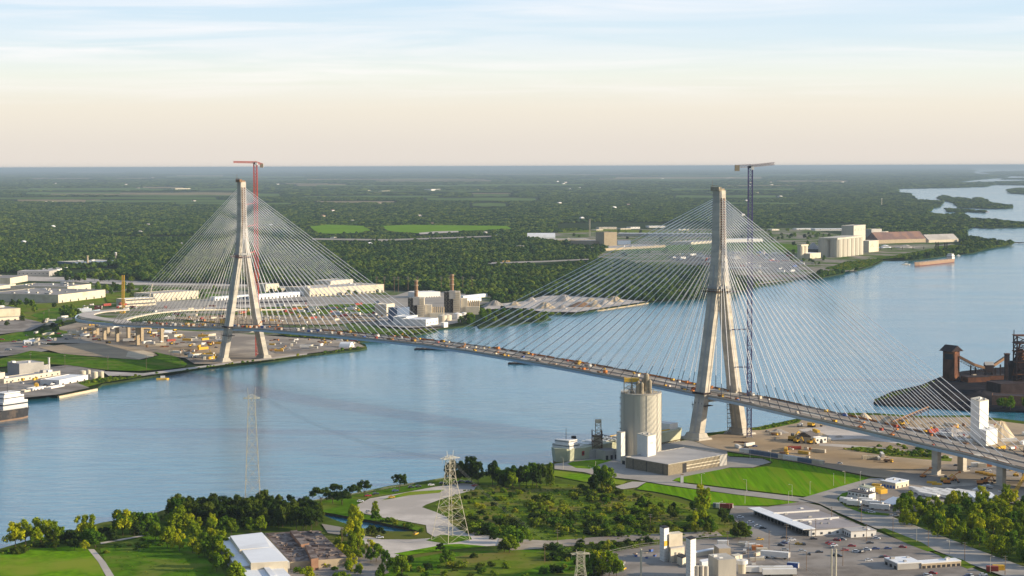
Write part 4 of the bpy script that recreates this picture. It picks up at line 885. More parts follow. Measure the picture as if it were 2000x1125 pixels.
# --- power plant with two stacks
def plant_unit(px, py, label, mirror=1, sc_=1.0):
    g = G(px, py); o = tag(empty('power_plant_unit', tuple(g)), label, 'power plant'); s = sc_
    MB().box(-15*s, 12, 0, 14*s, 22, 42*s).build('boiler_frame', 'pipework', o)
    MB().box(2*s, 4, 0, 13*s, 18, 44*s).build('boiler_house', 'cream', o)
    MB().box(-6*s, 0, 30*s, 12*s, 12, 15*s).build('duct_box', 'greywall', o)
    MB().box(16*s, 8, 0, 12*s, 16, 30*s).build('turbine_house', 'cream', o)
    st_ = MB().cyl(-7*s, 8, 0, 76*s, 2.9, 2.6, n=14).build('stack', 'brownbox', o)
    for z in (56, 66, 74): MB().cyl(-7*s, 8, z*s, (z+1)*s, 3.9, n=14).build('stack_platform', 'tan', st_)
    f = MB()
    for x in (-21, -15, -9):
        for z in range(0, 42, 7): f.tube((x*s, .6, z*s), (x*s+6, .6, (z+7)*s), .35); f.tube((x*s, .6, (z+7)*s), (x*s+6, .6, z*s), .35)
        f.tube((x*s, .6, 0), (x*s, .6, 44*s), .5)
    for z in range(7, 44, 7): f.tube((-22*s, .6, z*s), (-8*s, .6, z*s), .35)
    f.build('lattice', 'rustdark', o)
    f = MB()
    for z in range(4, 42, 4): f.box(2*s, -5.4, z*s, 12*s, 1.2, .5)
    f.build('gantry', 'tan', o)
    f = MB()
    for i in range(6): f.cyl(24*s+i*4*s, 6, 12*s, 26*s, 1.5*s, n=8)
    f.build('exhaust_pipes', 'tan', o)
    MB().box(32*s, 4, 0, 26*s, 16, 15*s).build('turbine_hall', 'cream', o)
    return o
plant_unit(820, 627, 'power plant boiler block with brown stack closer to the bridge', sc_=.82)
plant_unit(890, 614, 'power plant boiler block with taller brown stack farther along the shore', sc_=.84)
bldg('plant_building', 'blue-grey plant building beside the boiler block, seen through the stays', 'building', (776, 633), (800, 631), 24, 20, 'bluesteel', 'lightroof')
bldg('plant_building', 'white low plant office on the shore with flat roof', 'building', (832, 641), (856, 637), 12, 40, 'white', 'whiteroof', win=4)
bldg('plant_building', 'square white plant house behind the last far stays', 'building', (794, 638), (816, 634), 14, 22, 'white', 'whiteroof', dock=2)
bldg('plant_building', 'cream block on slab amid the stays beside the plaza', 'building', (755, 620), (771, 617), 20, 20, 'cream', 'cream')
bldg('plant_building', 'tiny white pump house on the shore before the round tanks', 'building', (867, 640), (875, 639), 7, 6, 'white', 'whiteroof')
for x, y, r, t, m, lab in ((864, 632, 9, 617, 'cream', 'round cream tank on the shore before the power plant'), (873, 630, 9, 616, 'cream', 'second round cream tank touching its neighbour before the power plant'), (893, 627, 8.5, 613, 'white', 'white round tank with conical roof by the power plant'), (906, 626, 5, 611, 'white', 'small white tank at the wooded end of the power plant')):
    tank(x, y, r, t, m, lab, group='shore tanks of the power plant')
# gravel piles
for i, (x, y, w_, h_, m, lab) in enumerate(((966, 600, 46, 14, 'roadgrey', 'grey gravel pile in front of the trees at the end of the yard'), (1005, 600, 34, 12, 'tan', 'low tan sand pile half hidden by shrubs'), (1038, 592, 26, 12, 'pale', 'pink-white pile at the back of the gravel yard'), (1065, 606, 46, 16, 'tan', 'broad brown gravel pile in the front of the yard'),
     (1103, 592, 46, 17, 'pale', 'tallest white gravel pile in the middle of the yard'), (1098, 607, 28, 12, 'pale', 'small white pile by the wharf edge'), (1135, 603, 62, 14, 'brownbox', 'dark brown ore pile in the middle of the yard'), (1162, 603, 34, 13, 'tan', 'tan cone standing against the dark ore pile'),
     (1180, 598, 60, 12, 'pale', 'long white stone pile at the wharf'), (1200, 593, 44, 15, 'tan', 'sharp tan sand pile at the tip end of the yard'), (1153, 593, 40, 12, 'tan', 'tan pile behind the dark ore pile'))):
    heap(x, y, w_*1.15, h_*1.0, m, lab, seed=i+3, name='gravel_pile', cat='gravel pile')
# --- industrial land across the river
bldg('mill_building', 'massive brown windowless mill block with square tower beyond the river', 'mill', (1155, 484), (1205, 482), 19, 90, 'tan', 'greyroof')
bldg('mill_tower', 'square dark-sided tower on top of the brown mill', 'mill', (1180, 484.5), (1205, 484), 45, 60, 'tan', 'darkroof')
bldg('mill_building', 'blue-grey lower block of the mill complex', 'mill', (1206, 480), (1232, 479), 14, 60, 'bluesteel', 'greyroof')
bldg('mill_hall', 'vast flat brown hall stretching toward the near pylon', 'mill', (1182, 492), (1300, 485), 9, 90, 'tan', 'lightroof', vents=6)
bldg('mill_hall', 'long low hall with pale roof running left of the mill tower', 'mill', (1040, 473), (1155, 472), 7, 90, 'tan', 'lightroof', vents=6)
bldg('mill_hall', 'bright white-fronted hall just behind the near pylon', 'mill', (1350, 480), (1400, 476), 10, 70, 'cream', 'lightroof', dock=8)
bldg('mill_hall', 'thin white-roofed hall across the back of the industrial land', 'mill', (1206, 463), (1400, 464), 12, 60, 'greywall', 'whiteroof', dock=20)
bldg('mill_hall', 'white-roofed hall seen through the stays beside the near pylon', 'mill', (1412, 476), (1490, 474), 12, 60, 'white', 'whiteroof', dock=9)
o = tag(empty('salt_dome', tuple(G(1057, 467))), 'white domed storage shed beyond the forest belt', 'storage shed'); MB().arch(0, 0, 0, 90, 30, 20, 0).build('shell', 'whiteroof', o); MB().box(0, -30.2, 0, 92, 1, 1.5).build('kerb', 'concrete', o)
o = tag(empty('lattice_tower', tuple(G(1152, 463))), 'thin lattice chimney tower near the houses behind the mill', 'tower'); lattice(MB(), (0, 0, 0), (0, 0, 56), 4, 10, .7).build('mast', 'cream', o); MB().box(0, 0, 56, 6, 6, 4).build('head', 'pipework', o)
for i, (a, b_, y, h_, dpt, wl, rf, lab) in enumerate(((1170, 1205, 448, 14, 40, 'cream', 'lightroof', 'low cream roadside building above the mill tower'), (1165, 1178, 452, 12, 30, 'cream', 'cream', 'sunlit cream house left of the mill tower'), (1212, 1232, 450, 14, 30, 'cream', 'bluesteel', 'cream house with blue-grey roof beyond the mill'), (1232, 1250, 447, 12, 30, 'white', 'lightroof', 'white shed beyond the mill, nearest the stays'),
    (1268, 1300, 445, 12, 40, 'white', 'whiteroof', 'white-roofed shed between the trees above the mill'), (1326, 1345, 452, 14, 30, 'cream', 'whiteroof', 'bright cream shed seen through the top stays'), (1508, 1522, 452, 14, 30, 'cream', 'white', 'sunlit white house beside the forest, near the crane mast'), (1556, 1590, 450, 12, 40, 'white', 'whiteroof', 'white-roofed shed in a row by the forest edge'), (1592, 1652, 451, 13, 60, 'white', 'whiteroof', 'longest white-roofed store by the forest edge'), (1656, 1668, 454, 14, 30, 'white', 'whiteroof', 'white store end beside the grain tower'),
    (737, 775, 473, 9, 40, 'white', 'whiteroof', 'white roadside shed beyond the far forest'), (826, 850, 472, 12, 50, 'cream', 'whiteroof', 'cream-and-white roadside hall beyond the far forest'), (923, 945, 475, 14, 40, 'bluesteel', 'whiteroof', 'blue-walled white roofed building deep in the trees'), (968, 1000, 464, 14, 50, 'cream', 'bluesteel', 'blue-roofed barn at the end of the bright green field'), (670, 690, 473, 8, 30, 'tan', 'lightroof', 'low tan shed beside the forest road'), (652, 658, 468, 14, 14, 'cream', 'white', 'small white house by the bright green field'),
    (957, 986, 520, 10, 30, 'greywall', 'lightroof', 'grey shed in the clearing of the woods'), (966, 996, 514, 10, 12, 'yellow', 'tan', 'long yellow-brown shed in the clearing of the woods'), (1016, 1028, 487, 18, 20, 'cream', 'cream', 'pale block among trees below the white dome'), (1043, 1058, 490, 10, 20, 'bluesteel', 'lightroof', 'small blue-roofed house among trees below the white dome'), (342, 372, 371, 30, 60, 'cream', 'brick', 'bright farm building far out on the plain'), (842, 860, 373, 30, 80, 'white', 'white', 'white works building far out on the plain'), (88, 110, 397, 22, 40, 'cream', 'cream', 'sunlit yellow shed by the distant tan fields'), (746, 762, 375, 20, 40, 'cream', 'lightroof', 'pale farmstead on the distant plain'), (1418, 1430, 367, 16, 40, 'white', 'whiteroof', 'distant white depot roof beyond the crane mast'), (1434, 1446, 367, 16, 40, 'white', 'whiteroof', 'second distant white depot roof beside the crane mast'), (1378, 1384, 340, 30, 60, 'white', 'white', 'white speck of a building near the horizon'))):
    bldg('small_building', lab, 'building', (a, y), (b_, y-.4), h_*.55, dpt, wl, rf, par=0, win=3 if h_ < 30 else 0)
# grain terminal
def silos(A, B, n, top, m, label, rows=1, topbox=True, name='grain_silo'):
    a, b = G(*A), G(*B); h = Zat(A[0], A[1], top); d = (b-a); ln = d.length; r = ln/n/2; rz = math.atan2(d.y, d.x); o = tag(empty(name, tuple(a), rz), label, 'silo')
    for k in range(rows):
        for i in range(n): MB().cyl(r*(2*i+1), r*(2*k+1), -1, h, r*1.02, n=14).build('cell', m, o)
    if topbox: MB().box(ln/2, r*rows, h+.01, ln, r*2*rows*.8, 4).build('gallery', m, o)
    return o
silos((1640, 505), (1689, 499), 6, 468, 'siloconc', 'row of tall concrete grain cells at the river terminal', 2)
bldg('grain_tower', 'tall square elevator tower rising above the concrete grain cells', 'tower', (1667, 494), (1690, 491), 73, 34, 'siloconc', 'lightroof', win=4, winy=.8, wh=6)
bldg('terminal_house', 'cream terminal house with gallery beside the grain cells', 'building', (1697, 495), (1716, 493), 33, 26, 'cream', 'lightroof', win=3)
silos((1566, 508), (1580, 507), 2, 481, 'cream', 'pair of slim cream silos by the dark salt sheds', 1, True, 'cement_silo')
bldg('terminal_shed', 'small cream shed at the foot of the slim silos', 'shed', (1582, 508), (1603, 506), 16, 30, 'cream', 'whiteroof')
for i, (x, y, r) in enumerate(((1590, 500, 12), (1610, 498, 14), (1628, 498, 12))):
    g = G(x, y); s = mpp(x, y); o = tag(empty('storage_dome', (g.x, g.y+r*s, GZ)), ('first', 'middle', 'last')[i] + ' of the dark drum sheds with pale conical roofs, counted from the slim silos', 'storage shed', 'drum sheds at the terminal'); MB().cyl(0, 0, 0, 18, r*s*1.05).build('drum', 'darkroof', o); MB().cyl(0, 0, 18.01, 34, r*s*1.08, 3).build('roof', 'lightroof', o)
def shed_g(A, B, h, depth, ph, wall, roof, label, name='storage_hall'): return bldg(name, label, 'warehouse', A, B, h, depth, wall, roof, pitch=ph)
shed_g((1715, 478), (1808, 475), 14, 55, 22, 'tan', 'brownroof', 'long brown-roofed storage hall behind the grain terminal')
shed_g((1814, 474), (1872, 472), 8, 45, 16, 'cream', 'lightroof', 'pale-roofed storage hall beside the wooded point')
bldg('terraced_block', 'cream stepped building between the grain tower and the brown hall', 'building', (1702, 464), (1722, 463), 27, 24, 'greywall', 'cream'); bldg('terraced_block', 'sunlit lower steps of the stepped cream building', 'building', (1722, 464), (1735, 462), 17, 24, 'cream', 'cream')
for i, (x, w_, m) in enumerate(((1730, 40, 'whiteroof'), (1770, 50, 'pale'))): heap(x, 486, w_, 8, m, ('white salt pile before the brown-roofed hall', 'pinkish salt pile at the end of the brown-roofed hall')[i], seed=31+i)
o = tag(empty('conveyor_bridge', tuple(G(1720, 490))), 'long thin conveyor bridge from the grain terminal to the ship berth', 'conveyor'); b_ = G(1825, 489)-G(1720, 490); MB().tube((0, 0, 12), (b_.x, b_.y, 12), 1.6).build('gallery', 'greywall', o)
for i in range(6): MB().box(b_.x*i/5, b_.y*i/5, 0, 1.5, 1.5, 12).build('leg', 'rustdark', o)
o = tag(empty('ship_loader', tuple(G(1830, 491))), 'dark ship loader over the orange freighter', 'ship loader'); lattice(MB(), (0, 0, 0), (0, 0, 26), 7, 5, .6).build('mast', 'rustdark', o); lattice(MB(), (24, 0, 0), (24, 0, 24), 7, 5, .6).build('tower', 'rustdark', o); MB().tube((-4, 0, 18), (34, -6, 22), 1.4).build('boom', 'rustdark', o)
o = tag(empty('dock_pier', tuple(G(1940, 473))), 'thin timber dock pier running out from the wooded point', 'pier'); b_ = G(2080, 477)-G(1940, 473); MB().tube((0, 0, 1), (b_.x, b_.y, 1), 2).build('walkway', 'wood', o)
for i in range(12): MB().cyl(b_.x*i/11, b_.y*i/11, -3, 1, .8, n=6).build('pile', 'wood', o)
# storage yard across the river: thin white barges / quay strips
for i, (x0, y0, x1, y1, m, lab) in enumerate(((1300, 519, 1590, 521, 'cream', 'long thin white conveyor gallery across the storage yard'), (1420, 530, 1500, 531, 'whiteroof', 'short white conveyor gallery below the long one'))):
    a, b_ = G(x0, y0), G(x1, y1); o = tag(empty('conveyor_gallery', tuple(a)), lab, 'conveyor'); d = b_-a; MB().tube((0, 0, 9), (d.x, d.y, 9), 1.8).build('gallery', m, o)
    for k in range(8): MB().box(d.x*k/7, d.y*k/7, 0, 1.2, 1.2, 8).build('trestle', 'greywall', o)
for i, (x, y, w_, h_, m, lab) in enumerate(((1440, 508, 18, 9, 'cream', 'small cream stone pile seen through the near-pylon stays'), (1492, 500, 20, 12, 'pale', 'bright stone pile seen through the fan of stays'), (1483, 535, 16, 8, 'cream', 'sunlit sand pile close to the forested shore'), (1551, 532, 10, 8, 'white', 'tiny white pile at the quay'), (1210, 515, 30, 10, 'brownbox', 'brown pile beside the forest belt'), (1240, 520, 26, 8, 'tan', 'tan pile beside the forest belt'))): heap(x, y, w_, h_, m, lab, seed=50+i)
# ------------------------------------------------------------------ near bank: cement silo and its buildings
sb = G(1252, 894); sr = 39.6*mpp(1252, 894); shh = Zat(1252, 894, 768.5)
silo = tag(empty('cement_silo', tuple(sb)), 'great round concrete cement silo crowned with pipework, on the riverbank', 'silo')
MB().cyl(0, 0, -1, shh, sr, n=64).build('shell', 'siloconc', silo)
MB().cyl(0, 0, shh+.01, shh+1.0, sr+.25, n=64).build('rim', 'concrete', silo)
rb_ = MB()
for a in range(-150, 30, 36): rb_.tube((math.cos(R(a))*(sr+.12), math.sin(R(a))*(sr+.12), 0), (math.cos(R(a))*(sr+.12), math.sin(R(a))*(sr+.12), shh), .22)
rb_.build('rib', 'greywall', silo)
sx = MB()
for z in range(4, int(shh), 5): sx.box(-sr-.5, -1, z, 1.4, 2.2, .3)
sx.tube((-sr-.6, -1, 0), (-sr-.6, -1, shh), .18); sx.build('ladder', 'rustdark', silo)
rnd = random.Random(11)
tf = MB(); lattice(tf, (-11, -4, shh+1), (-11, -4, shh+13), 6, 3, .25); lattice(tf, (-5, -6, shh+1), (-5, -6, shh+10), 5, 3, .25); tf.build('headframe', 'pipework', silo)
MB().box(-8, -4, shh+10, 12, 6, 3).build('transfer_house', 'yellow', silo)
for (x, y, r, h_) in ((-3, -9, 1.7, 9), (0, -10, 1.4, 8), (4, -7, 2.0, 15), (6.5, -8, 1.5, 10), (1.5, -5, 1.6, 11)):
    c_ = MB().cyl(x, y, shh+1, shh+1+h_, r, n=10).build('cyclone', 'pipework', silo); MB().cyl(x, y, shh+1+h_, shh+2.4+h_, r, .4, n=10).build('cap', 'pipework', c_)
for i in range(8): x, y = rnd.uniform(-12, 12), rnd.uniform(-11, 2); MB().box(x, y, shh+1, rnd.uniform(1.5, 4), rnd.uniform(1.5, 3), rnd.uniform(1.5, 4.5)).build('roof_unit', rnd.choice(('cream', 'pipework', 'greywall', 'white')), silo)
pp = MB()
for i in range(26):
    x, y, z = rnd.uniform(-13, 9), rnd.uniform(-12, 0), rnd.uniform(2, 8); pp.tube((x, y, shh+z), (x+rnd.uniform(-5, 5), y+rnd.uniform(-3, 3), shh+z+rnd.uniform(-3, 3)), .25)
pp.build('pipes', 'pipework', silo)
rl = MB()
for i in range(32):
    a, b_ = 2*math.pi*i/32, 2*math.pi*(i+1)/32
    for z in (1.6, 2.2): rl.tube((sr*math.cos(a), sr*math.sin(a), shh+z), (sr*math.cos(b_), sr*math.sin(b_), shh+z), .07)
    rl.tube((sr*math.cos(a), sr*math.sin(a), shh+.8), (sr*math.cos(a), sr*math.sin(a), shh+2.2), .07)
rl.build('railing', 'tan', silo)
BA, BB, BC = (1222, 915), (1305, 930), (1420, 909)
a, b_, c_ = G(*BA), G(*BB), G(*BC); lb = tag(empty('terminal_building', tuple(b_)), 'low grey block-walled terminal building with flat roof at the foot of the round silo', 'building')
quad = [Vector((0, 0)), (c_-b_).xy, (c_-b_).xy+(a-b_).xy, (a-b_).xy]; lh = Zat(1305, 930, 908)
MB().prism([tuple(q) for q in quad], -.5, lh).build('wall', 'blockwall', lb)
cen = sum(quad, Vector((0, 0)))/4; ins = [cen+(q-cen)*.985 for q in quad]; MB().prism([tuple(q) for q in ins], lh+.004, lh+.15).build('roof', 'lightroof', lb)
pr = MB()
for i in range(4): p_, q_ = quad[i], quad[(i+1) % 4]; pr.tube((*p_, lh+.3), (*q_, lh+.3), .35)
pr.build('parapet', 'concrete', lb)
uc = (c_-b_).xy.normalized(); ua = (a-b_).xy.normalized(); nrm = Vector((uc.y, -uc.x)); rz = math.atan2(uc.y, uc.x); lc = (c_-b_).xy.length; la = (a-b_).xy.length
for t, w_ in ((.27, 4.5),): p_ = uc*lc*t; MB().box(p_.x, p_.y, 0, w_, .5, lh*.9, rz).build('door', 'dark', lb)
for z in (.35, .62): p_ = uc*lc*.62; MB().box(p_.x, p_.y, lh*z, lc*.66, .26, lh*.07, rz).build('wall_band', 'cream', lb)
p_ = uc*lc*.93; MB().box(p_.x, p_.y, 0, 9, .34, lh*.98, rz).build('wall_panel', 'greywall', lb)
ra = math.atan2(ua.y, ua.x)
for t in (.12, .5, .82): p_ = ua*la*t; MB().box(p_.x, p_.y, 0, .5, .24, lh, ra).build('pilaster', 'dark', lb)
def corner_box(name, label, cat, A, B, C, h, wall, roof, z=GZ, par=True):
    a, b, c = G(*A, z), G(*B, z), G(*C, z); o = tag(empty(name, tuple(b)), label, cat); q = [Vector((0, 0)), (c-b).xy, (c-b).xy+(a-b).xy, (a-b).xy]
    MB().prism([tuple(v) for v in q], -.5, h).build('wall', wall, o); cc = sum(q, Vector((0, 0)))/4
    MB().prism([tuple(cc+(v-cc)*1.01) for v in q], h+.004, h+.5).build('roof', roof, o)
    rd_ = random.Random(int(b.x*7)); n_ = 0 if roof == 'dark' else int(min(9, q[1].length*q[3].length/90))
    for i in range(n_): p_ = q[1]*rd_.uniform(.12, .88)+q[3]*rd_.uniform(.12, .88); MB().box(p_.x, p_.y, h+.5, rd_.uniform(1, 2.6), rd_.uniform(1, 2.2), rd_.uniform(.5, 1.4), math.atan2(q[1].y, q[1].x)).build('roof_unit', rd_.choice(('greywall', 'white', 'steel')), o)
    return o, q
wb, q = corner_box('silo_annex', 'tall white lift annex standing against the round silo with a small dark mark', 'annex', (1244.5, 908), (1265, 914), (1281, 910), Zat(1265, 914, 853), 'white', 'cream')
uu = q[1].normalized(); p_ = q[1]*.45; MB().box(p_.x, p_.y, 18.6, 3.6, .2, .9, math.atan2(uu.y, uu.x)).build('sign', 'greywall', wb)
wb, q = corner_box('loading_house', 'small white loading house with tan door beside the silo foot', 'building', (1204, 900), (1213, 902), (1222, 899), 23, 'white', 'concrete')
bldg('garage', 'low garage with wide tan doors between the ship loader and the silo', 'garage', (1181, 900), (1208, 897), 7.5, 12, 'greywall', 'greyroof', dock=3)
bldg('garage', 'narrow white kiosk with tan shutter at the corner of the terminal building', 'garage', (1212, 907), (1224, 909), 6, 7, 'cream', 'lightroof', dock=1)
# ship loader by the silo
ld = tag(empty('ship_unloader', tuple(G(1166, 893))), 'rusty brown hopper tower with lattice legs over the moored cargo ship', 'ship unloader')
lattice(MB(), (0, 0, 0), (0, 0, 22), 8, 5, .4).build('tower', 'rust', ld); MB().box(0, 0, 10, 6, 6, 8).build('hopper', 'pipework', ld); lattice(MB(), (1, 0, 14), (1, 0, 30), 4.5, 4, .3).build('upper_frame', 'pipework', ld)
MB().box(1, 0, 28, 5, 4, 3).build('cabin', 'cream', ld); lattice(MB(), (2, 2, 17), (34, 12, 8), 3.4, 10, .25).build('boom', 'rustdark', ld); MB().box(-2, -4, 0, 22, 6, 7).build('base_house', 'greywall', ld)
# ------------------------------------------------------------------ ships
def ship(A, B, beam, fb, hull, label, draft_m='hullred', house='white', house_at=1, deck='roadgrey', name='cargo_ship', hx=.1, hl=.12, hh=(7, 5), hatch=8, funnel=True, blunt=.06):
    a, b = G(*A, 0), G(*B, 0); d = b-a; ln = d.length; rz = math.atan2(d.y, d.x); c = (a+b)/2; o = tag(empty(name, (c.x, c.y, 0), rz), label, 'ship')
    def outline(w_, l_): return [(-l_/2, -w_*.36), (-l_/2+l_*.03, -w_*.47), (-l_*.38, -w_/2), (l_*.36, -w_/2), (l_*(.5-blunt), -w_*.36), (l_/2, 0), (l_*(.5-blunt), w_*.36), (l_*.36, w_/2), (-l_*.38, w_/2), (-l_/2+l_*.03, w_*.47), (-l_/2, w_*.36)]
    def loft(z0, z1, s0, s1, zb=0):
        m = MB(); p, q = outline(beam*s0, ln*s0), outline(beam*s1, ln*s1); n = len(p); m.v = [(x, y, z0) for x, y in p]+[(x, y, z1 + zb*max(0, abs(x)/ln*2-.7)/.3) for x, y in q]
        m.f = [(i, (i+1) % n, n+(i+1) % n, n+i) for i in range(n)]+[tuple(range(n, 2*n))]; return m
    loft(-1, fb*.16, .97, .98).build('boot_top', draft_m, o); loft(fb*.16, fb, .98, 1.0, 1.2).build('hull', hull, o)
    MB().prism([(x*.97, y*.93) for x, y in outline(beam, ln)], fb+.02, fb+.12).build('deck', deck, o)
    for s in (-1, 1):
        r = MB()
        for i in range(12): r.tube((-ln*.44+ln*.88*i/12, s*beam*.47, fb+1.1), (-ln*.44+ln*.88*(i+1)/12, s*beam*.47, fb+1.1), .07); r.tube((-ln*.44+ln*.88*i/12, s*beam*.47, fb), (-ln*.44+ln*.88*i/12, s*beam*.47, fb+1.1), .06)
        r.build('railing', 'white', o)
    hxm = house_at*ln*(.5-hx); z = fb+.1
    for i, h_ in enumerate(hh):
        w_ = (1-.18*i); x = MB().box(hxm, 0, z, ln*hl*w_, beam*.8*w_, h_); hs = x.build('deckhouse', house, o); MB().box(hxm, 0, z+h_*.55, ln*hl*w_+.12, beam*.8*w_+.12, h_*.16).build('windows', 'window', hs); z += h_
    MB().cyl(hxm, 0, z, z+9, .3, .15, n=6).build('mast', 'dark', o)
    if funnel: MB().cyl(hxm-house_at*ln*hl*.75, 0, fb, z+1.5, 2.3, 2.0, n=12).build('funnel', 'dark', o)
    for i in range(hatch):
        t = -.34+.6*i/max(1, hatch-1); MB().box(-house_at*t*-1*ln*.0+ln*t*(-house_at)*-1*-1 if False else -house_at*ln*t, 0, fb+.12, ln*.6/hatch*.72, beam*.6, 1.3).build('hatch', 'white' if hull == 'hullgreen' else 'greyroof', o)
    return o, ln
s_, ln = ship((1317, 862), (1083, 907), 22, 11.5, 'hullgreen', 'pale green cargo ship with white forward house moored behind the round silo', house_at=1, hx=.09, hl=.08, hh=(4, 3), hatch=9, deck='brownbox', blunt=.035)
MB().box(ln*.36, 11.06, 5.5, 3.2, .12, 3.6).build('emblem', 'carred', s_); e_ = MB().box(ln*.36, 11.14, 6.6, .7, .06, 1.4).box(ln*.36, 11.14, 7.0, 2.0, .05, .6).build('emblem_mark', 'dark', s_)
sgn = 1 if (CM.inverted() @ (s_.location-Vector((0, 0, H)))).x else 1
MB().box(-ln*.43, 0, 11.6, 12, 15, 6).build('aft_house', 'white', s_); MB().box(-ln*.2, -7, 11.7, ln*.4, 1, 1.6).build('boom', 'yellow', s_); MB().box(-ln*.2, 7, 11.7, ln*.4, 1, 1.6).build('boom', 'yellow', s_)
MB().box(-ln*.495, 0, 8.0, .9, 12, 4.6).build('stern_plate', 'yellow', s_)
for o_ in list(bpy.data.objects):
    if o_.name.startswith('emblem'): o_.location = (0, 0, 0)
s2, ln2 = ship((-140, 842), (52, 812), 26, 9.5, 'hullblack', 'big black-hulled ship with tall white house moored at the riverside factory', house_at=1, hx=.20, hl=.26, hh=(8, 5, 3), hatch=4, draft_m='hullorange', blunt=.05)
dv = MB(); dv.tube((ln2*.38, -8, 14), (ln2*.47, -5, 16), .5); dv.tube((ln2*.47, -5, 16), (ln2*.49, 0, 10), .5); dv.tube((ln2*.38, 8, 14), (ln2*.47, 5, 16), .5); dv.tube((ln2*.47, 5, 16), (ln2*.49, 0, 10), .5); dv.build('davit', 'orange', s2)
ship((1860, 512), (1786, 520), 18, 8, 'hullorange', 'rust-orange freighter moored below the dark ship loader, white bridge at its stern', house_at=-1, hx=.05, hl=.07, hh=(9, 4), hatch=8, funnel=False, deck='pale')
def boat(px, py, ln, hull, label, rz=.1, hh=2.5):
    g = G(px, py, 0); o = tag(empty('work_boat', (g.x, g.y, 0), rz), label, 'boat'); m = MB(); w_ = ln*.28
    m.prism([(-ln/2, -w_/2), (ln*.3, -w_/2), (ln/2, 0), (ln*.3, w_/2), (-ln/2, w_/2)], -.4, hh*.6).build('hull', hull, o); MB().box(0, 0, hh*.6, ln*.35, w_*.7, hh).build('cabin', 'white', o); MB().cyl(0, 0, hh*1.6, hh*2.6, .2, n=5).build('mast', 'dark', o); return o
boat(1663, 530, 26, 'hullblack', 'dark tug with white cabin at the quay tip across the river'); boat(1630, 529, 20, 'white', 'white cruiser moored just inside the quay tip'); boat(1770, 517, 20, 'cream', 'small pale launch ahead of the orange freighter'); boat(1872, 500, 10, 'white', 'tiny white boat off the wooded point'); boat(318, 741, 14, 'yellow', 'small yellow workboat at the scrubby far shore'); boat(1925, 414, 34, 'red', 'row of red-trimmed boats at the marina point')
def barge(px, py, ln, w_, label, rz):
    g = G(px, py, 0); o = tag(empty('barge', (g.x, g.y, 0), rz), label, 'barge'); MB().prism([(-ln/2, -w_/2), (ln/2*.92, -w_/2), (ln/2, 0), (ln/2*.92, w_/2), (-ln/2, w_/2)], -.5, 1.6).build('hull', 'rustdark', o); MB().box(ln*.1, 0, 1.62, ln*.3, w_*.5, 1.5).build('cargo', 'brownbox', o); MB().box(-ln*.3, 0, 1.62, 4, 3, 2.6).build('cabin', 'greywall', o)
barge(852, 683, 56, 12, 'long dark work barge under the middle of the main span', -.15); barge(1025, 711, 40, 11, 'shorter dark work barge floating under the deck nearer the silo', -.1)
# ------------------------------------------------------------------ dark steelworks on the coal peninsula
GP = 2.0
def q_prism(name, label, cat, pts, z, h, wall, roof, group=None):
    """pts: the four roof-level corners as seen, taken on the plane z"""
    P = [G(x, y, z) for x, y in pts]; c = sum(P, Vector())/4; o = tag(empty(name, (c.x, c.y, GZ)), label, cat, group); q = [((p-c).x, (p-c).y) for p in P]
    MB().prism(q, -.5, z-GZ).build('wall', wall, o); MB().prism([(x*.985, y*.985) for x, y in q], z-GZ+.004, z-GZ+.2).build('roof', roof, o); return o, q
hz_, q = corner_box('hoist_house', 'tall rust-brown gabled hoist house at the end of the coal conveyor', 'tower', (1841, 741), (1864, 744), (1874, 741), 31, 'rust', 'rust')
cc = (q[0]+q[2])/2; MB().gable(cc.x, cc.y, 31.6, (q[3]-q[0]).length, (q[1]-q[0]).length, 6.5, math.atan2((q[3]-q[0]).y, (q[3]-q[0]).x), .5).build('gable_roof', 'rustdark', hz_)
for i, (t, z_) in enumerate(((.5, 23),)): p_ = q[3]*t; MB().box(p_.x, p_.y, z_, q[3].length*.7, .3, 6, math.atan2(q[3].y, q[3].x)).build('hoist_opening', 'dark', hz_)
def Pd(x, y, dref): d = ray(x, y); return Vector((d.x*dref/d.y, dref, H+d.z*dref/d.y))
D0 = G(1868, 742).y; o = tag(empty('coal_conveyor', tuple(G(1900, 735))), 'orange-brown sloping conveyor bridge between the hoist house and the furnace', 'conveyor')
cv = [Pd(1874, 697, D0), Pd(1902, 712, D0), Pd(1934, 722, D0+5)]; off = o.location
for a, b in zip(cv, cv[1:]):
    m = MB(); m.tube(a-off, b-off, 2.1, 4); m.build('gallery', 'brownbox', o); m = MB(); lattice(m, a-off-Vector((0, 0, 3)), b-off-Vector((0, 0, 3)), 3, 6, .25); m.build('truss', 'rustdark', o)
cv = [Pd(1937, 716, D0+5), Pd(1964, 698, D0+15)]; MB().tube(cv[0]-off, cv[1]-off, 2.0).build('gallery', 'brownbox', o)
for x, y0 in ((1896, 712), (1905, 716), (1925, 722), (1944, 716), (1954, 710)): a = Pd(x, y0, D0+4)-off; MB().box(a.x, a.y, 0, 1.4, 1.4, max(4, a.z-1)).build('leg', 'rustdark', o)
a = Pd(1931, 722, D0+6); o = tag(empty('transfer_house', (a.x, a.y, GZ)), 'small dark transfer house where the coal conveyor changes slope', 'building'); MB().box(0, 0, 8, 9, 9, 8).build('wall', 'rustdark', o); MB().gable(0, 0, 16.01, 9, 9, 3.4).build('roof', 'greywall', o)
for sx_ in (-3.5, 3.5): MB().box(sx_, 0, 0, 1, 7, 8).build('leg', 'rustdark', o)
a = G(1966, 752); o = tag(empty('coke_stack', tuple(a)), 'dark square shaft between the conveyor and the blast furnace', 'tower'); MB().box(0, 0, 0, 4.6, 5, Zat(1966, 752, 692)).build('shaft', 'rustdark', o); MB().box(0, 0, Zat(1966, 752, 692), 5.6, 6, 1).build('cap', 'rust', o)
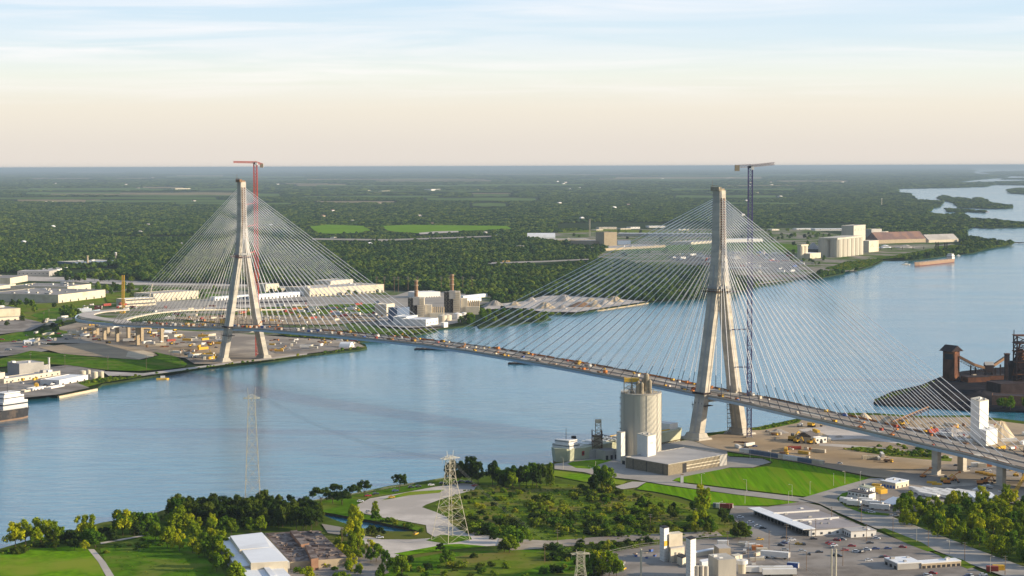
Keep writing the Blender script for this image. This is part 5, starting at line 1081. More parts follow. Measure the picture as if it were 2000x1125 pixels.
a = G(1995, 765); fh = Zat(1995, 765, 650); o = tag(empty('blast_furnace', tuple(a)), 'towering dark rusty blast furnace framework at the end of the coal peninsula', 'furnace')
MB().cyl(0, 6, 0, fh*.45, 10, 7, n=16).build('hearth', 'rustdark', o); MB().cyl(0, 6, fh*.45, fh*.72, 5, 3, n=12).build('throat', 'rust', o); m = MB(); lattice(m, (0, 0, 0), (0, 0, fh*.95), 14, 9, .9); m.build('frame', 'rustdark', o)
for z_ in (.3, .5, .68, .82, .95): MB().box(0, 0, fh*z_, 17, 15, .9).build('platform', 'rust', o)
rnd = random.Random(8); m = MB()
for i in range(26): m.box(rnd.uniform(-11, 14), rnd.uniform(-6, 12), rnd.uniform(0, .5)*fh, rnd.uniform(2, 7), rnd.uniform(2, 6), rnd.uniform(4, 16))
m.build('machinery', 'rustdark', o); m = MB()
for i in range(9): a_ = Vector((rnd.uniform(-12, -4), rnd.uniform(-6, 6), rnd.uniform(0, 10))); m.tube(a_, a_+Vector((rnd.uniform(4, 14), 0, rnd.uniform(20, fh*.7))), 1.0, 6)
m.build('downcomer_pipes', 'rust', o); MB().tube((-8.6, 0, fh*.5), (-8.6, 0, fh*1.05), .5).build('vent_pipe', 'rustdark', o)
for i, (x, y, w_, d_, h_, m_, lab) in enumerate(((1978, 768, 44, 30, 12, 'rustdark', 'low dark stove house below the blast furnace'), (1905, 745, 26, 16, 6, 'rust', 'low rusty shed behind the hoist house'), (1935, 741, 60, 12, 5, 'rust', 'long rusty ore bridge deck across the coal yard'), (1902, 742, 4, 4, 7, 'cream', 'small pale kiosk in the coal yard'))):
    g = G(x, y); o = tag(empty('works_building', tuple(g), .25), lab, 'building'); MB().box(0, 0, -.5, w_, d_, h_).build('wall', m_, o); MB().box(0, 0, h_-.49, w_+.6, d_+.6, .4).build('roof', 'rustdark', o)
bldg('brick_store', 'long reddish brick store with pale gable end beyond the white silo', 'warehouse', (1937, 791), (2040, 794), 9, 22, 'brick', 'rustdark', win=0, seed=2)
for i, (x, y, w_, h_, lab) in enumerate(((1780, 788, 120, 14, 'long black coal mound along the tip of the peninsula'), (1850, 782, 130, 20, 'highest black coal mound below the hoist house'), (1800, 770, 70, 12, 'black coal mound on the outer shore of the peninsula'), (1920, 775, 120, 12, 'dark coal mound before the brick store'))): heap(x, y, w_, h_, 'coal', lab, .5, 70+i, 'coal_heap')
heap(1690, 832, 52, 26, 'sand', 'smooth pale sand cone behind the bridge deck', .7, 81, 'sand_pile'); heap(1958, 862, 70, 40, 'sand', 'large pale sand cone beside the white silo tower', .7, 82, 'sand_pile')
heap(1520, 848, 52, 10, 'greyroof', 'dark grey spoil mound by the shore near the crane', .6, 83); heap(1602, 855, 46, 10, 'tan', 'tan-green spoil mound behind the gabled site shed', .6, 84); heap(1640, 856, 30, 6, 'roadgrey', 'low grey rubble mound on the construction ground', .6, 85)
heap(355, 690, 22, 9, 'greyroof', 'grey spoil mound beyond the dirt field', .7, 86); heap(375, 689, 40, 7, 'brownbox', 'brown earth mound beside the grey one', .7, 87); heap(1780, 850, 60, 12, 'pale', 'pinkish stone pile behind the approach deck', .6, 88); heap(1860, 845, 60, 10, 'pale', 'second stone pile by the conveyor near the white silo tower', .6, 89)
a, b = G(1742, 833), G(1893, 797); o = tag(empty('stacker_conveyor', tuple(a)), 'long reddish stacker conveyor on low trestles behind the approach deck', 'conveyor'); d = b-a; m = MB(); lattice(m, (0, 0, 3), (d.x*.45, d.y*.45, 9), 2, 14, .2); m.build('truss', 'rust', o); MB().tube((0, 0, 4.4), (d.x*.45, d.y*.45, 10.4), .8).build('belt', 'brownbox', o)
for k in range(6): MB().box(d.x*.45*k/5, d.y*.45*k/5, 0, .7, .7, 3+6*k/5).build('trestle', 'rustdark', o)
wt, q = corner_box('silo_tower', 'tall white slab-sided silo tower rising beyond the approach deck', 'silo', (1895, 860), (1912.5, 868), (1930, 864), 36, 'white', 'cream')
corner_box('silo_block', 'broad white block at the foot of the tall silo tower', 'building', (1911, 868), (1926, 873), (1948, 868), 13, 'white', 'whiteroof')
# ------------------------------------------------------------------ near bank buildings
o, q = corner_box('depot_building', 'long grey-roofed depot with white-edged bays beside the bending road', 'depot', (1472, 1007), (1581, 1050), (1684, 1043), 4.6, 'white', 'deckroof')
qa, qc = q[3], q[1]; ua_, uc_ = qa.normalized(), qc.normalized(); ra_, rc_ = math.atan2(ua_.y, ua_.x), math.atan2(uc_.y, uc_.x)
p_ = ua_*qa.length*.5-uc_*3; MB().box(p_.x+uc_.x*3, p_.y+uc_.y*3, 5.15, qa.length*1.0, 9, .5, ra_).build('canopy', 'whiteroof', o)
for k in range(16): p_ = ua_*qa.length*(k+.5)/16-uc_*1.0; MB().box(p_.x, p_.y, 0, .35, .35, 5.1, ra_).build('canopy_post', 'steel', o)
p_ = ua_*qa.length*.5; MB().box(p_.x, p_.y, .3, qa.length*.96, .2, 3.4, ra_).build('bay_openings', 'dark', o)
for t in (.36, .70): p_ = ua_*qa.length*t+uc_*qc.length*.52; MB().box(p_.x, p_.y, 5.12, qc.length*.9, .7, 1.0, rc_).build('fire_wall', 'white', o)
for k in range(6): p_ = uc_*qc.length*(k+.5)/6.6; MB().box(p_.x, p_.y, 1.6, 1.6, .3, 1.4, rc_).build('window', 'window', o)
def wins(o, q, n, z, w_, h_, side=1, m='window', name='window'):
    v = q[side]; u_ = v.normalized()
    for k in range(n): p_ = u_*v.length*(k+.5)/n; MB().box(p_.x, p_.y, z, w_, .3, h_, math.atan2(u_.y, u_.x)).build(name, m, o)
o, q = corner_box('office_building', 'white flat-roofed office box joined to the depot by the road', 'office', (1645, 1045), (1662, 1053), (1711.5, 1050), 4.4, 'white', 'lightroof'); wins(o, q, 3, 1.2, .9, 1.6); wins(o, q, 4, 1.4, 1.5, 1.6, 3)
o, q = corner_box('workshop', 'low white-roofed workshop with long veranda near the lower road', 'workshop', (1727, 1104), (1753, 1116), (1800, 1113), 4.2, 'greywall', 'whiteroof'); wins(o, q, 3, 0, 3, 2.6, 3, 'dark', 'door')
o, q = corner_box('veranda_shed', 'narrow white-roofed veranda shed continuing the workshop', 'shed', (1788, 1108), (1800, 1113.5), (1877, 1108), 3.6, 'tan', 'whiteroof'); wins(o, q, 8, 0, 2, 2.4, 1, 'dark', 'bay')
o, q = corner_box('site_hall', 'white-roofed hall with sunlit cream gable side on the works site', 'building', (1719, 951), (1749, 957), (1775, 951), 4.6, 'cream', 'whiteroof'); wins(o, q, 5, 0, 2, 2.6, 3, 'blue', 'door'); wins(o, q, 3, 1, 1.2, 1.6)
o, q = corner_box('site_office', 'two-storey pale green stack of site offices', 'site office', (1678, 965), (1699, 970), (1709, 967), 5.6, 'whiteroof', 'hullgreen'); wins(o, q, 2, 3.4, 1, 1.2); wins(o, q, 5, 3.4, 1.2, 1.2, 3)
o, q = corner_box('site_office', 'dark-roofed two-storey row of site offices by the road bend', 'site office', (1656, 974), (1697, 981), (1710, 977), 5.4, 'white', 'darkroof'); wins(o, q, 6, 3.3, 1.2, 1.3, 3); wins(o, q, 2, 1, 1, 1.4)
o, q = corner_box('tent_hall', 'white peaked tent hall at the edge of the wood', 'tent', (1731, 992), (1763, 999), (1791, 991), 3.0, 'greywall', 'whiteroof'); cc = (q[0]+q[2])/2; MB().gable(cc.x, cc.y, 3.55, q[3].length, q[1].length, 3, math.atan2(q[3].y, q[3].x), .6).build('ridge_roof', 'whiteroof', o)
o, q = corner_box('tent_hall', 'long white tent roof behind the front trees of the wood', 'tent', (1890, 972), (1904, 984), (1950, 984), 3.5, 'white', 'whiteroof')
shed_g((1588, 866), (1600, 862), 5, 16, 4, 'cream', 'darkroof', 'gabled tan site shed on the construction ground', 'site_shed'); bldg('container_office', 'white site cabin with red door beside the gabled shed', 'cabin', (1593, 868), (1615, 866), 5, 7, 'white', 'whiteroof', win=3, dock=1)
# concrete batching plant
def batch_tower(A, B, C, h, label):
    o, q = corner_box('batch_tower', label, 'tower', A, B, C, h, 'white', 'dark')
    for s_i in (1, 3):
        for z_ in range(2, int(h), 2): v = q[s_i]; u_ = v.normalized(); p_ = v*.5; MB().box(p_.x, p_.y, z_, v.length*1.0, .08, .1, math.atan2(u_.y, u_.x)).build('seam', 'greywall', o)
    return o, q
o, q = batch_tower((1288.5, 1096), (1297, 1100), (1306.5, 1098), 20.8, 'white ribbed batching tower with yellow panel, farther from the corner'); v = q[1]*.5; MB().box(v.x, v.y, 10.2, q[1].length*.96, .2, 3, math.atan2(q[1].y, q[1].x)).build('panel', 'yellow', o)
batch_tower((1339.5, 1139), (1348.5, 1144), (1359, 1141), 26, 'white ribbed batching tower closer to the bottom edge of the yard')
o, _ = corner_box('aggregate_hopper', 'cream boxy hopper house behind the yellow-panelled tower', 'hopper', (1300, 1095), (1307, 1099), (1333, 1096), 16.5, 'cream', 'cream')
o, _ = corner_box('aggregate_hopper', 'lower sloping cream hopper block before the hopper house', 'hopper', (1308, 1098), (1310, 1102), (1337, 1098), 9, 'cream', 'lightroof')
for i, (x, y, r, t) in enumerate(((1311, 1101, 4.2, 1079), (1319, 1101, 4.2, 1079), (1327, 1100, 4.2, 1080), (1362, 1142, 4.5, 1106), (1371, 1142, 4.5, 1106), (1380, 1141, 4.5, 1107))): tank(x, y, r, t, 'concrete', 'corrugated silo, %s of three under the %s' % (('first', 'middle', 'last')[i % 3], 'yellow-panelled tower' if i < 3 else 'lower batching tower'), 'powder_silo', cat='silo', group='corrugated silos of the batching plant')
corner_box('aggregate_bin', 'open-topped cream bin between the two batching towers', 'bin', (1322, 1104), (1333, 1109), (1342, 1105), 5.5, 'cream', 'dark')
o, _ = corner_box('mixer_house', 'big pale mixer house with mottled flat roof beside the lower tower', 'building', (1383, 1128), (1403, 1140), (1438, 1137), 13, 'concrete', 'concrete')
corner_box('block_house', 'tan concrete block house behind the mixer house', 'building', (1394, 1086), (1404, 1093), (1427, 1092), 6.5, 'tan', 'lightroof'); corner_box('plant_cabin', 'low white cabin row between tower and mixer house', 'cabin', (1366, 1108), (1371, 1113), (1398, 1109), 4, 'white', 'whiteroof')
corner_box('duct_bridge', 'long thin pale duct between tower and block house', 'duct', (1357, 1088), (1358, 1091), (1396, 1084), 3.2, 'cream', 'whiteroof'); corner_box('plant_store', 'yellowish store beside the block house', 'building', (1428, 1098), (1436, 1101), (1450, 1098), 4, 'cream', 'cream')
o = tank(1450, 1124, 8, 1096, 'cream', 'mushroom-shaped cream tank beside the mixer house'); MB().cyl(0, 0, 6.4, 8.6, 3.4, n=20).build('cap', 'white', o)
# white-roofed works and the roofless ruin
q_prism('roofed_works', 'broad white flat-roofed works at the lower edge, next to the ruin', 'factory', [(425, 1052), (460, 1108), (566, 1098), (513, 1041)], 8, 0, 'greywall', 'whiteroof')
o, q = q_prism('roof_monitor', 'raised white roof hall running along the works beside the ruin', 'roof hall', [(449, 1047), (468, 1074), (528, 1069), (512, 1040)], 10.6, 0, 'cream', 'whiteroof')
o, q = q_prism('roof_monitor', 'raised white roof hall closer to the lower edge of the works', 'roof hall', [(472, 1075), (490, 1100), (562, 1096), (530, 1069)], 10.6, 0, 'cream', 'whiteroof')
q_prism('roofed_works', 'second white-roofed block below the broad works, cut by the picture edge', 'factory', [(461, 1110), (470, 1180), (620, 1180), (546, 1102)], 6.5, 0, 'cream', 'whiteroof')
q_prism('roof_monitor', 'low white skylight strip on the lowest works roof', 'skylight', [(512, 1104), (528, 1126), (540, 1125), (522, 1103)], 7.6, 0, 'white', 'whiteroof')
mat('ruin', (0.25, 0.21, 0.19), .95, .45, .5, col2=(0.13, 0.10, 0.09), scale2=.12, fac=.50)
o, q = q_prism('ruined_works', 'brown collapsed roofless works beside the white-roofed one', 'ruin', [(517, 1041), (567, 1098), (680, 1090), (622, 1036)], 7, 0, 'tan', 'ruin')
cx = sum(v[0] for v in q)/4; cy_ = sum(v[1] for v in q)/4; rnd = random.Random(4); m = MB()
for i in range(150):
    a_, b_ = rnd.uniform(.03, .97), rnd.uniform(.03, .97); p0, p1_, p2_, p3_ = [Vector(v) for v in q]; p_ = p0*(1-a_)*(1-b_)+p1_*a_*(1-b_)+p2_*a_*b_+p3_*(1-a_)*b_; m.box(p_.x, p_.y, 5.2, rnd.uniform(.6, 4.5), rnd.uniform(.3, 1.6), rnd.uniform(.15, .9), rnd.uniform(0, 3))
m.build('rubble', 'ruin', o)['kind'] = 'stuff'
for (pts, lab) in (([(566, 1037), (588, 1064), (604, 1061), (580, 1036)], 'long dark roof monitor standing over the ruin'), ([(595, 1065), (608, 1092), (622, 1090), (606, 1064)], 'broken shorter roof monitor over the ruin')): q_prism('ruin_monitor', lab, 'roof monitor', pts, 9.4, 0, 'brick', 'ruin')
# ------------------------------------------------------------------ prototypes for what repeats
def proto(name): return empty(name, link=False)
def pk(p, mb, name, m): return kid(p, mb.build(name, m, link=False))
def mk_car(m, van=0):
    p = proto('parked_car' if not van else 'parked_van'); L_ = 4.7+van*.8; h1 = .75+van*.5
    b = MB(); b.prism([(-L_/2, -.88), (L_/2*.94, -.88), (L_/2, -.6), (L_/2, .6), (L_/2*.94, .88), (-L_/2, .88), (-L_/2-.05, .5), (-L_/2-.05, -.5)], .32, .32+h1); pk(p, b, 'body', m)
    c = MB(); x0, x1 = -L_*.40, L_*(.22 if not van else .34); z = .33+h1; c.hexa([(x0, -.82, z), (x1, -.82, z), (x1, .82, z), (x0, .82, z)], [(x0+.45, -.66, z+.58), (x1-.8, -.66, z+.58), (x1-.8, .66, z+.58), (x0+.45, .66, z+.58)]); cb = pk(p, c, 'windows', 'window')
    r = MB().box((x0+x1)/2-.15, 0, z+.585, (x1-x0)-1.25, 1.34, .07); pk(p, r, 'roof', m)
    for sx_ in (-1, 1):
        for sy in (-1, 1):
            w_ = MB(); w_.tube((sx_*L_*.31, sy*.72, .34), (sx_*L_*.31, sy*.92, .34), .34, 10); pk(p, w_, 'wheel', 'tyre')
    return p
CARS = {k: mk_car(m) for k, m in (('white', 'carwhite'), ('dark', 'cardark'), ('red', 'carred'), ('silver', 'carsilver'), ('blue', 'carblue'), ('yellow', 'yellow'))}; VAN = mk_car('carwhite', 1)
def mk_container(m, L_=12.2, roof=None, name='shipping_container'):
    p = proto(name); pk(p, MB().box(0, 0, .12, L_, 2.44, 2.6), 'body', m); r = MB()
    for i in range(int(L_/1.2)): r.box(-L_/2+.6+i*1.2, -1.26, .3, .12, .08, 2.2).box(-L_/2+.6+i*1.2, 1.26, .3, .12, .08, 2.2)
    pk(p, r, 'ribs', m); pk(p, MB().box(L_/2+.04, 0, .25, .06, 2.2, 2.3), 'doors', 'greywall'); pk(p, MB().box(0, 0, 2.73, L_*.99, 2.4, .05), 'roof', roof or m); return p
def mk_trailer(m='white'):
    p = proto('semi_trailer'); pk(p, MB().box(0, 0, 1.1, 14, 2.6, 2.8), 'body', m)
    for x in (-5.6, -4.3, 5): pk(p, MB().tube((x, -1.2, .5), (x, 1.2, .5), .5, 10), 'wheel', 'tyre')
    return p
def mk_truck(m, body='white'):
    p = proto('work_truck'); pk(p, MB().box(3.0, 0, .7, 2.0, 2.3, 2.1), 'cab', m); pk(p, MB().box(4.03, 0, 1.7, .06, 2.0, .8), 'windscreen', 'window'); pk(p, MB().box(-1, 0, .9, 5.6, 2.4, 1.7), 'bed', body)
    for x in (-2.6, -1.4, 2.9): pk(p, MB().tube((x, -1.1, .5), (x, 1.1, .5), .5, 10), 'wheel', 'tyre')
    return p
def mk_excav(m):
    p = proto('excavator'); pk(p, MB().box(0, -1.2, 0, 4, .7, 1).box(0, 1.2, 0, 4, .7, 1), 'tracks', 'tyre'); pk(p, MB().box(-.4, 0, 1.05, 3.6, 2.6, 1.5), 'body', m); pk(p, MB().box(.8, .8, 2.56, 1.4, 1.1, 1.3), 'cab', 'window')
    b = MB(); b.tube((1.3, 0, 1.8), (4.6, 0, 4.6), .35); b.tube((4.6, 0, 4.6), (6.6, 0, 1.6), .28); pk(p, b, 'boom', m); pk(p, MB().box(6.7, 0, .7, 1.2, 1.1, 1), 'bucket', 'dark'); return p
def mk_lift(m):
    p = proto('boom_lift'); pk(p, MB().box(0, 0, .5, 3.2, 2.2, 1.1), 'chassis', m); b = MB(); b.tube((-1, 0, 1.6), (4.5, 0, 5.5), .3); pk(p, b, 'boom', m); pk(p, MB().box(4.9, 0, 5.0, 1.2, 1.8, 1.1), 'basket', 'orange')
    for x in (-1.2, 1.2): pk(p, MB().tube((x, -1.15, .5), (x, 1.15, .5), .5, 10), 'wheel', 'tyre')
    return p
def mk_crate(m, s=(3, 2.2, 2.2)):
    p = proto('equipment_crate'); pk(p, MB().box(0, 0, 0, *s), 'body', m); pk(p, MB().box(0, 0, s[2]+.01, s[0]+.2, s[1]+.2, .15), 'lid', 'brownbox'); return p
def mk_stack(m):
    p = proto('material_stack'); rnd_ = random.Random(len(m))
    b = MB()
    for i in range(5): b.box(0, -1.6+i*.8, 0, 7.5, .6, .5)
    for i in range(4): b.box(.3, -1.2+i*.8, .55, 7, .6, .5)
    pk(p, b, 'beams', m); pk(p, MB().box(-2.5, 0, 1.06, .3, 4, .15), 'strap', 'dark'); return p
CON = {k: mk_container(m, rf and 12.2 or 12.2, rf) for k, m, rf in (('white', 'white', None), ('blue', 'blue', 'carsilver'), ('orange', 'orange', None), ('red', 'red', None), ('cream', 'cream', None), ('grey', 'greywall', None), ('slate', 'bluesteel', 'greyroof'), ('yellow', 'yellow', None))}
CRT = {k: mk_crate(m) for k, m in (('orange', 'orange'), ('yellow', 'yellow'), ('white', 'white'), ('brown', 'brownbox'), ('blue', 'blue'), ('red', 'red'), ('cream', 'cream'))}
TRK = {'white': mk_truck('white', 'greywall'), 'yellow': mk_truck('yellow', 'brownbox'), 'red': mk_truck('red', 'white')}
EXC = {'yellow': mk_excav('yellow'), 'orange': mk_excav('orange')}; LFT = {'orange': mk_lift('orange'), 'yellow': mk_lift('yellow')}
STK = {'brown': mk_stack('brownbox'), 'tan': mk_stack('tan'), 'rusty': mk_stack('rust')}; TRL = mk_trailer()
def put(p, x, y, rz, desc, cat, group, s=1.0, z=None): return auto(place(p, tuple(G(x, y)) if z is None else (x, y, z), rz, s), desc, cat, group)
ZL = 2.0+.03*40
def putg(p, x, y, rz, desc, cat, group, s=1.0): g = G(x, y); return auto(place(p, (g.x, g.y, 2.6), rz, s), desc, cat, group)
CG = 'cars standing on the near bank'
for (x, y, c, a) in ((1446, 1014, 'white', .1), (1466, 1024, 'white', .1), (1480, 1031, 'white', .1), (1490, 1035, 'dark', -.1), (1484, 1057, 'yellow', .1), (1532, 1054, 'dark', .1), (1547, 1058, 'white', .1), (1535, 1063, 'silver', .3), (1560, 1066, 'yellow', -.2), (1589, 1056, 'dark', 0),
    (1619, 1064, 'red', 0), (1624, 1066, 'red', .1), (1629, 1069, 'white', .1), (1650, 1078, 'red', .1), (1712, 1055, 'white', -.3), (1699, 1064, 'dark', 0), (1694, 1077, 'white', -.4), (1734, 1075, 'blue', 0), (1763, 1072, 'red', -.3), (1697, 1098, 'white', 0), (1730, 1092, 'red', 0), (1724, 1092, 'dark', 0), (1600, 1082, 'dark', 0), (1524, 1022, 'white', -.5), (1530, 1025, 'white', -.5),
    (704, 982, 'white', 0), (719, 971, 'red', .3), (734, 967.5, 'dark', .3), (772, 961.5, 'blue', .2), (765, 974, 'yellow', .2), (720, 1003, 'silver', .2), (742, 1053, 'white', 0), (803, 954.5, 'dark', .2), (817, 953, 'dark', .2), (842, 950, 'white', .2), (864, 947, 'dark', .2), (890, 944.5, 'dark', .2), (902, 943, 'dark', .2), (914, 944, 'blue', .2), (927, 951, 'red', .8), (812, 1046, 'yellow', 1.2),
    (1658, 976, 'dark', .5), (1684, 999, 'dark', -.4), (1690, 1001, 'blue', -.4), (1697, 1002, 'silver', -.4), (1703, 1004, 'white', -.4), (1672, 990, 'silver', -.5), (1750, 1010, 'white', -.3), (1196, 1087, 'blue', 0), (1188, 1085, 'dark', .2), (1199, 1090, 'dark', .4), (1212, 1108, 'white', .9), (1217, 1115, 'yellow', .9), (1457, 876, 'dark', 0), (1474, 874, 'blue', .3), (1930, 922, 'white', 0), (1925, 921, 'silver', 0), (1868, 912, 'dark', .1), (1890, 917, 'silver', .1)):
    putg(CARS[c], x, y, a+rn.uniform(-.1, .1), c+' car parked on the near bank', 'car', CG)
TG = 'trailers and cabins of the works site'
for (x, y, a, L_) in ((1652, 985, -.5, .6), (1661, 988, -.5, .7), (1668, 991, -.5, .7), (1690, 986, -.45, .8), (1698, 990, -.45, .8), (1707, 992, -.5, .9), (1718, 998, -.5, 1.0)): putg(TRL, x, y, a+math.pi, 'white site trailer', 'trailer', TG, (L_, 1.1, 1.1))
for i in range(22): putg(TRL, 1796+i*4.6+(i % 2)*2, 963+ (i % 5)*2.3+i*.25, -.95, 'white wrapped load lying in the storage ranks', 'wrapped load', 'white wrapped loads ranked behind the wood', (1.3, 1.2, .8))
putg(TRL, 1514, 1093, -.42, 'silver-white trailer by the parking lot fence', 'trailer', TG, (1.25, 1.25, 1.15)); putg(TRL, 1480, 1122, 0, 'white trailer at the lower edge of the plant yard', 'trailer', TG, (1.3, 1.2, 1.1)); putg(TRL, 1515, 1122, .05, 'long white trailer at the lower edge of the plant yard', 'trailer', TG, (1.4, 1.2, 1.1)); putg(TRL, 1522, 1127, .05, 'white trailer lying just below its neighbour', 'trailer', TG, (1.4, 1.2, 1.1))
for (x, y, a, c) in ((1466, 1073, 0, 'white'), (1479, 1077, 0, 'orange'), (1488, 1082, 0, 'cream'), (1549, 1111, -.45, 'blue'), (1412, 1067, 0, 'white'), (1402, 993, -.2, 'slate'), (1408, 993.5, -.2, 'white'), (1416, 994, -.3, 'red'), (1422, 994, -.3, 'red'),
    (1716, 960, -.5, 'yellow'), (1724, 966, .6, 'yellow'), (1712, 955, -.5, 'yellow'), (1720, 963, .1, 'yellow'), (1938, 1118, -.1, 'red'), (1950, 1116, -.1, 'yellow'), (1905, 913, 0, 'white'), (1918, 914, 0, 'cream'), (1928, 913, 0, 'orange'), (1972, 918, .2, 'cream'), (1980, 921, .2, 'yellow')):
    putg(CON[c], x, y, a, c+' steel container standing on the near bank', 'container', 'containers standing on the near bank', (.55, 1.15, 1.15))
for i in range(16):      # row along the green field
    t = i/15; x, y = 1456+t*142, 885+t*23; c = ('white', 'white', 'slate', 'slate', 'slate', 'slate', 'slate', 'slate', 'cream', 'white', 'white', 'white', 'slate', 'slate', 'slate', 'cream')[i]
    putg(CON[c], x, y, -.62, c+' container in the row edging the green field', 'container', 'row of containers edging the green field', (.8, 1.2, 1.15))
putg(CRT['white'], 1332, 944, 0, 'white upright sign box on the lawn corner', 'sign', None, (.7, 1, 2.6))
for (x, y, c) in ((1845, 943, 'yellow'), (1850, 947, 'orange'), (1858, 941, 'orange'), (1915, 948, 'orange'), (1923, 946, 'orange'), (1803, 934, 'orange'), (1984, 932, 'yellow')): putg((LFT if rn.random() < .5 else EXC)[c], x, y, rn.uniform(-.6, .6), c+' lifting machine working by the approach piers', 'machine', 'machines by the near approach piers', 1.25)
for (x, y) in ((1922, 928), (1930, 930), (1938, 932), (1914, 926), (1820, 946), (1830, 949)): putg(CON['yellow'], x, y, -.3, 'yellow steel formwork block near the piers', 'formwork', 'yellow formwork near the piers', (.6, .7, .6))
for (x, y, s) in ((1548, 862, 1.6), (1585, 835, 1.5), (1556, 866, 1.2), (1582, 868, 1.1), (1810, 848, 1.2), (1760, 832, 1.2)): putg(EXC['yellow'], x, y, rn.uniform(-1, 1), 'yellow excavator on the construction ground', 'excavator', 'excavators on the construction ground', s)
# crawler crane by the right edge
g = G(1978, 966); o = tag(empty('crawler_crane', tuple(g)), 'yellow crawler crane with raised lattice boom beside the approach deck', 'crane'); MB().box(0, 0, 0, 7, 5, 1.4).build('tracks', 'tyre', o); MB().box(-.5, 0, 1.45, 6, 3.4, 2.6).build('body', 'yellow', o); m = MB(); lattice(m, (2, 0, 2.5), (14, 3, 22), 1.6, 8, .2); m.build('boom', 'yellow', o)
def clutter(poly, n, kinds, group, z=2.6, seed=1, srange=(.8, 1.3), where='on the near bank', far=False):
    rd = random.Random(seed); P = [G(*p_) for p_ in poly]; xs = [p_.x for p_ in P]; ys = [p_.y for p_ in P]; q_ = [(p_.x, p_.y) for p_ in P]; k = 0; guard = 0
    while k < n and guard < n*60:
        guard += 1; x, y = rd.uniform(min(xs), max(xs)), rd.uniform(min(ys), max(ys))
        if not inpoly(np.array([[x, y]]), q_)[0]: continue
        d, c, name = rd.choice(kinds); s = rd.uniform(*srange); auto(place(d[c] if isinstance(d, dict) else d, (x, y, z), rd.choice((0, 1.57, -.6, .9))+rd.uniform(-.2, .2), s), c+' '+name, name.split()[0] if name.split()[0] != 'steel' else 'container', group); k += 1
BUILDK = [(CRT, 'orange', 'crate'), (CRT, 'brown', 'crate'), (CRT, 'white', 'crate'), (STK, 'rusty', 'beam stack'), (STK, 'tan', 'beam stack'), (TRK, 'white', 'truck'), (TRK, 'yellow', 'truck'), (EXC, 'yellow', 'excavator'), (CON, 'white', 'steel container'), (CON, 'cream', 'steel container'), (CON, 'cream', 'steel container'), (CON, 'white', 'steel container'), (CON, 'yellow', 'steel container'), (STK, 'rusty', 'beam stack'), (CRT, 'cream', 'crate'), (CON, 'red', 'steel container'), (CARS, 'white', 'car'), (CARS, 'dark', 'car')]
clutter([(150, 634), (260, 642), (440, 652), (432, 690), (400, 706), (372, 706), (330, 694), (240, 682), (140, 668)], 130, BUILDK, 'equipment on the far construction yard', 7, 3, (.7, 1.25))
clutter([(530, 672), (600, 670), (690, 672), (708, 679), (600, 692), (530, 698)], 34, BUILDK, 'equipment on the far construction point', 7.5, 4, (.7, 1.2))
clutter([(280, 608), (440, 604), (640, 608), (770, 604), (760, 630), (640, 640), (440, 640), (330, 632)], 130, BUILDK, 'equipment beyond the far span', 7, 5, (.8, 1.35))
clutter([(0, 672), (60, 660), (150, 652), (160, 668), (90, 680), (0, 695)], 36, [(CARS, 'white', 'car'), (CARS, 'dark', 'car'), (CARS, 'red', 'car'), (CON, 'cream', 'steel container'), (TRK, 'white', 'truck')], 'vehicles on the far parking yard', 7, 6, (1.0, 1.4))
clutter([(85, 628), (150, 625), (160, 634), (100, 642), (88, 638)], 16, [(CON, 'cream', 'steel container'), (CON, 'white', 'steel container'), (CARS, 'blue', 'car')], 'vehicles beside the curved approach', 7, 7, (1.0, 1.4))
clutter([(150, 603), (240, 598), (280, 605), (240, 618), (170, 612)], 20, [(CARS, 'white', 'car'), (TRK, 'white', 'truck'), (CON, 'red', 'steel container')], 'vehicles beyond the curved approach', 7, 8, (1.0, 1.5))
clutter([(1300, 500), (1400, 496), (1540, 500), (1580, 520), (1560, 540), (1500, 538), (1440, 532), (1330, 515)], 70, [(CON, 'white', 'steel container'), (CON, 'blue', 'steel container'), (CRT, 'white', 'crate'), (CON, 'red', 'steel container'), (CON, 'slate', 'steel container'), (TRL, 'white', 'trailer')], 'containers on the far storage yard', 7.5, 9, (1.0, 1.8))
clutter([(1380, 866), (1460, 848), (1560, 830), (1640, 866), (1740, 890), (1740, 925), (1560, 895), (1440, 878)], 34, BUILDK, 'equipment on the near construction ground', 2.6, 10, (.7, 1.1))
clutter([(1740, 830), (1890, 826), (2040, 850), (2040, 900), (1900, 880), (1780, 862)], 50, BUILDK+[(CON, 'white', 'steel container'), (TRK, 'red', 'truck')], 'equipment behind the near approach deck', 2.6, 11, (.8, 1.4))
clutter([(540, 600), (760, 602), (790, 612), (700, 626), (560, 622)], 36, [(TRL, 'white', 'trailer'), (CON, 'slate', 'steel container'), (CON, 'brown' if 'brown' in CON else 'red', 'steel container'), (CARS, 'dark', 'car')], 'vehicles between plaza and far span', 7, 12, (.9, 1.4))
clutter([(360, 700), (440, 698), (432, 710), (380, 713)], 16, [(CON, 'cream', 'steel container'), (CON, 'yellow', 'steel container'), (TRK, 'white', 'truck'), (CARS, 'blue', 'car'), (CARS, 'dark', 'car')], 'vehicles at the foot of the far pylon', 7, 13, (.9, 1.3))
clutter([(30, 752), (110, 745), (170, 752), (150, 758), (60, 770)], 14, [(CARS, 'white', 'car'), (CARS, 'dark', 'car'), (CRT, 'yellow', 'crate')], 'vehicles in the riverside factory yard', 7, 14, (.9, 1.3))
def tent(px, py, L_, r, rz, label): g = G(px, py); o = tag(empty('tunnel_tent', tuple(g), rz), label, 'tent'); MB().arch(0, 0, 0, L_, r, r*.95).build('cover', 'whiteroof', o); MB().box(L_/2+.1, 0, 0, .2, r*.9, r*.6).build('door', 'greywall', o)
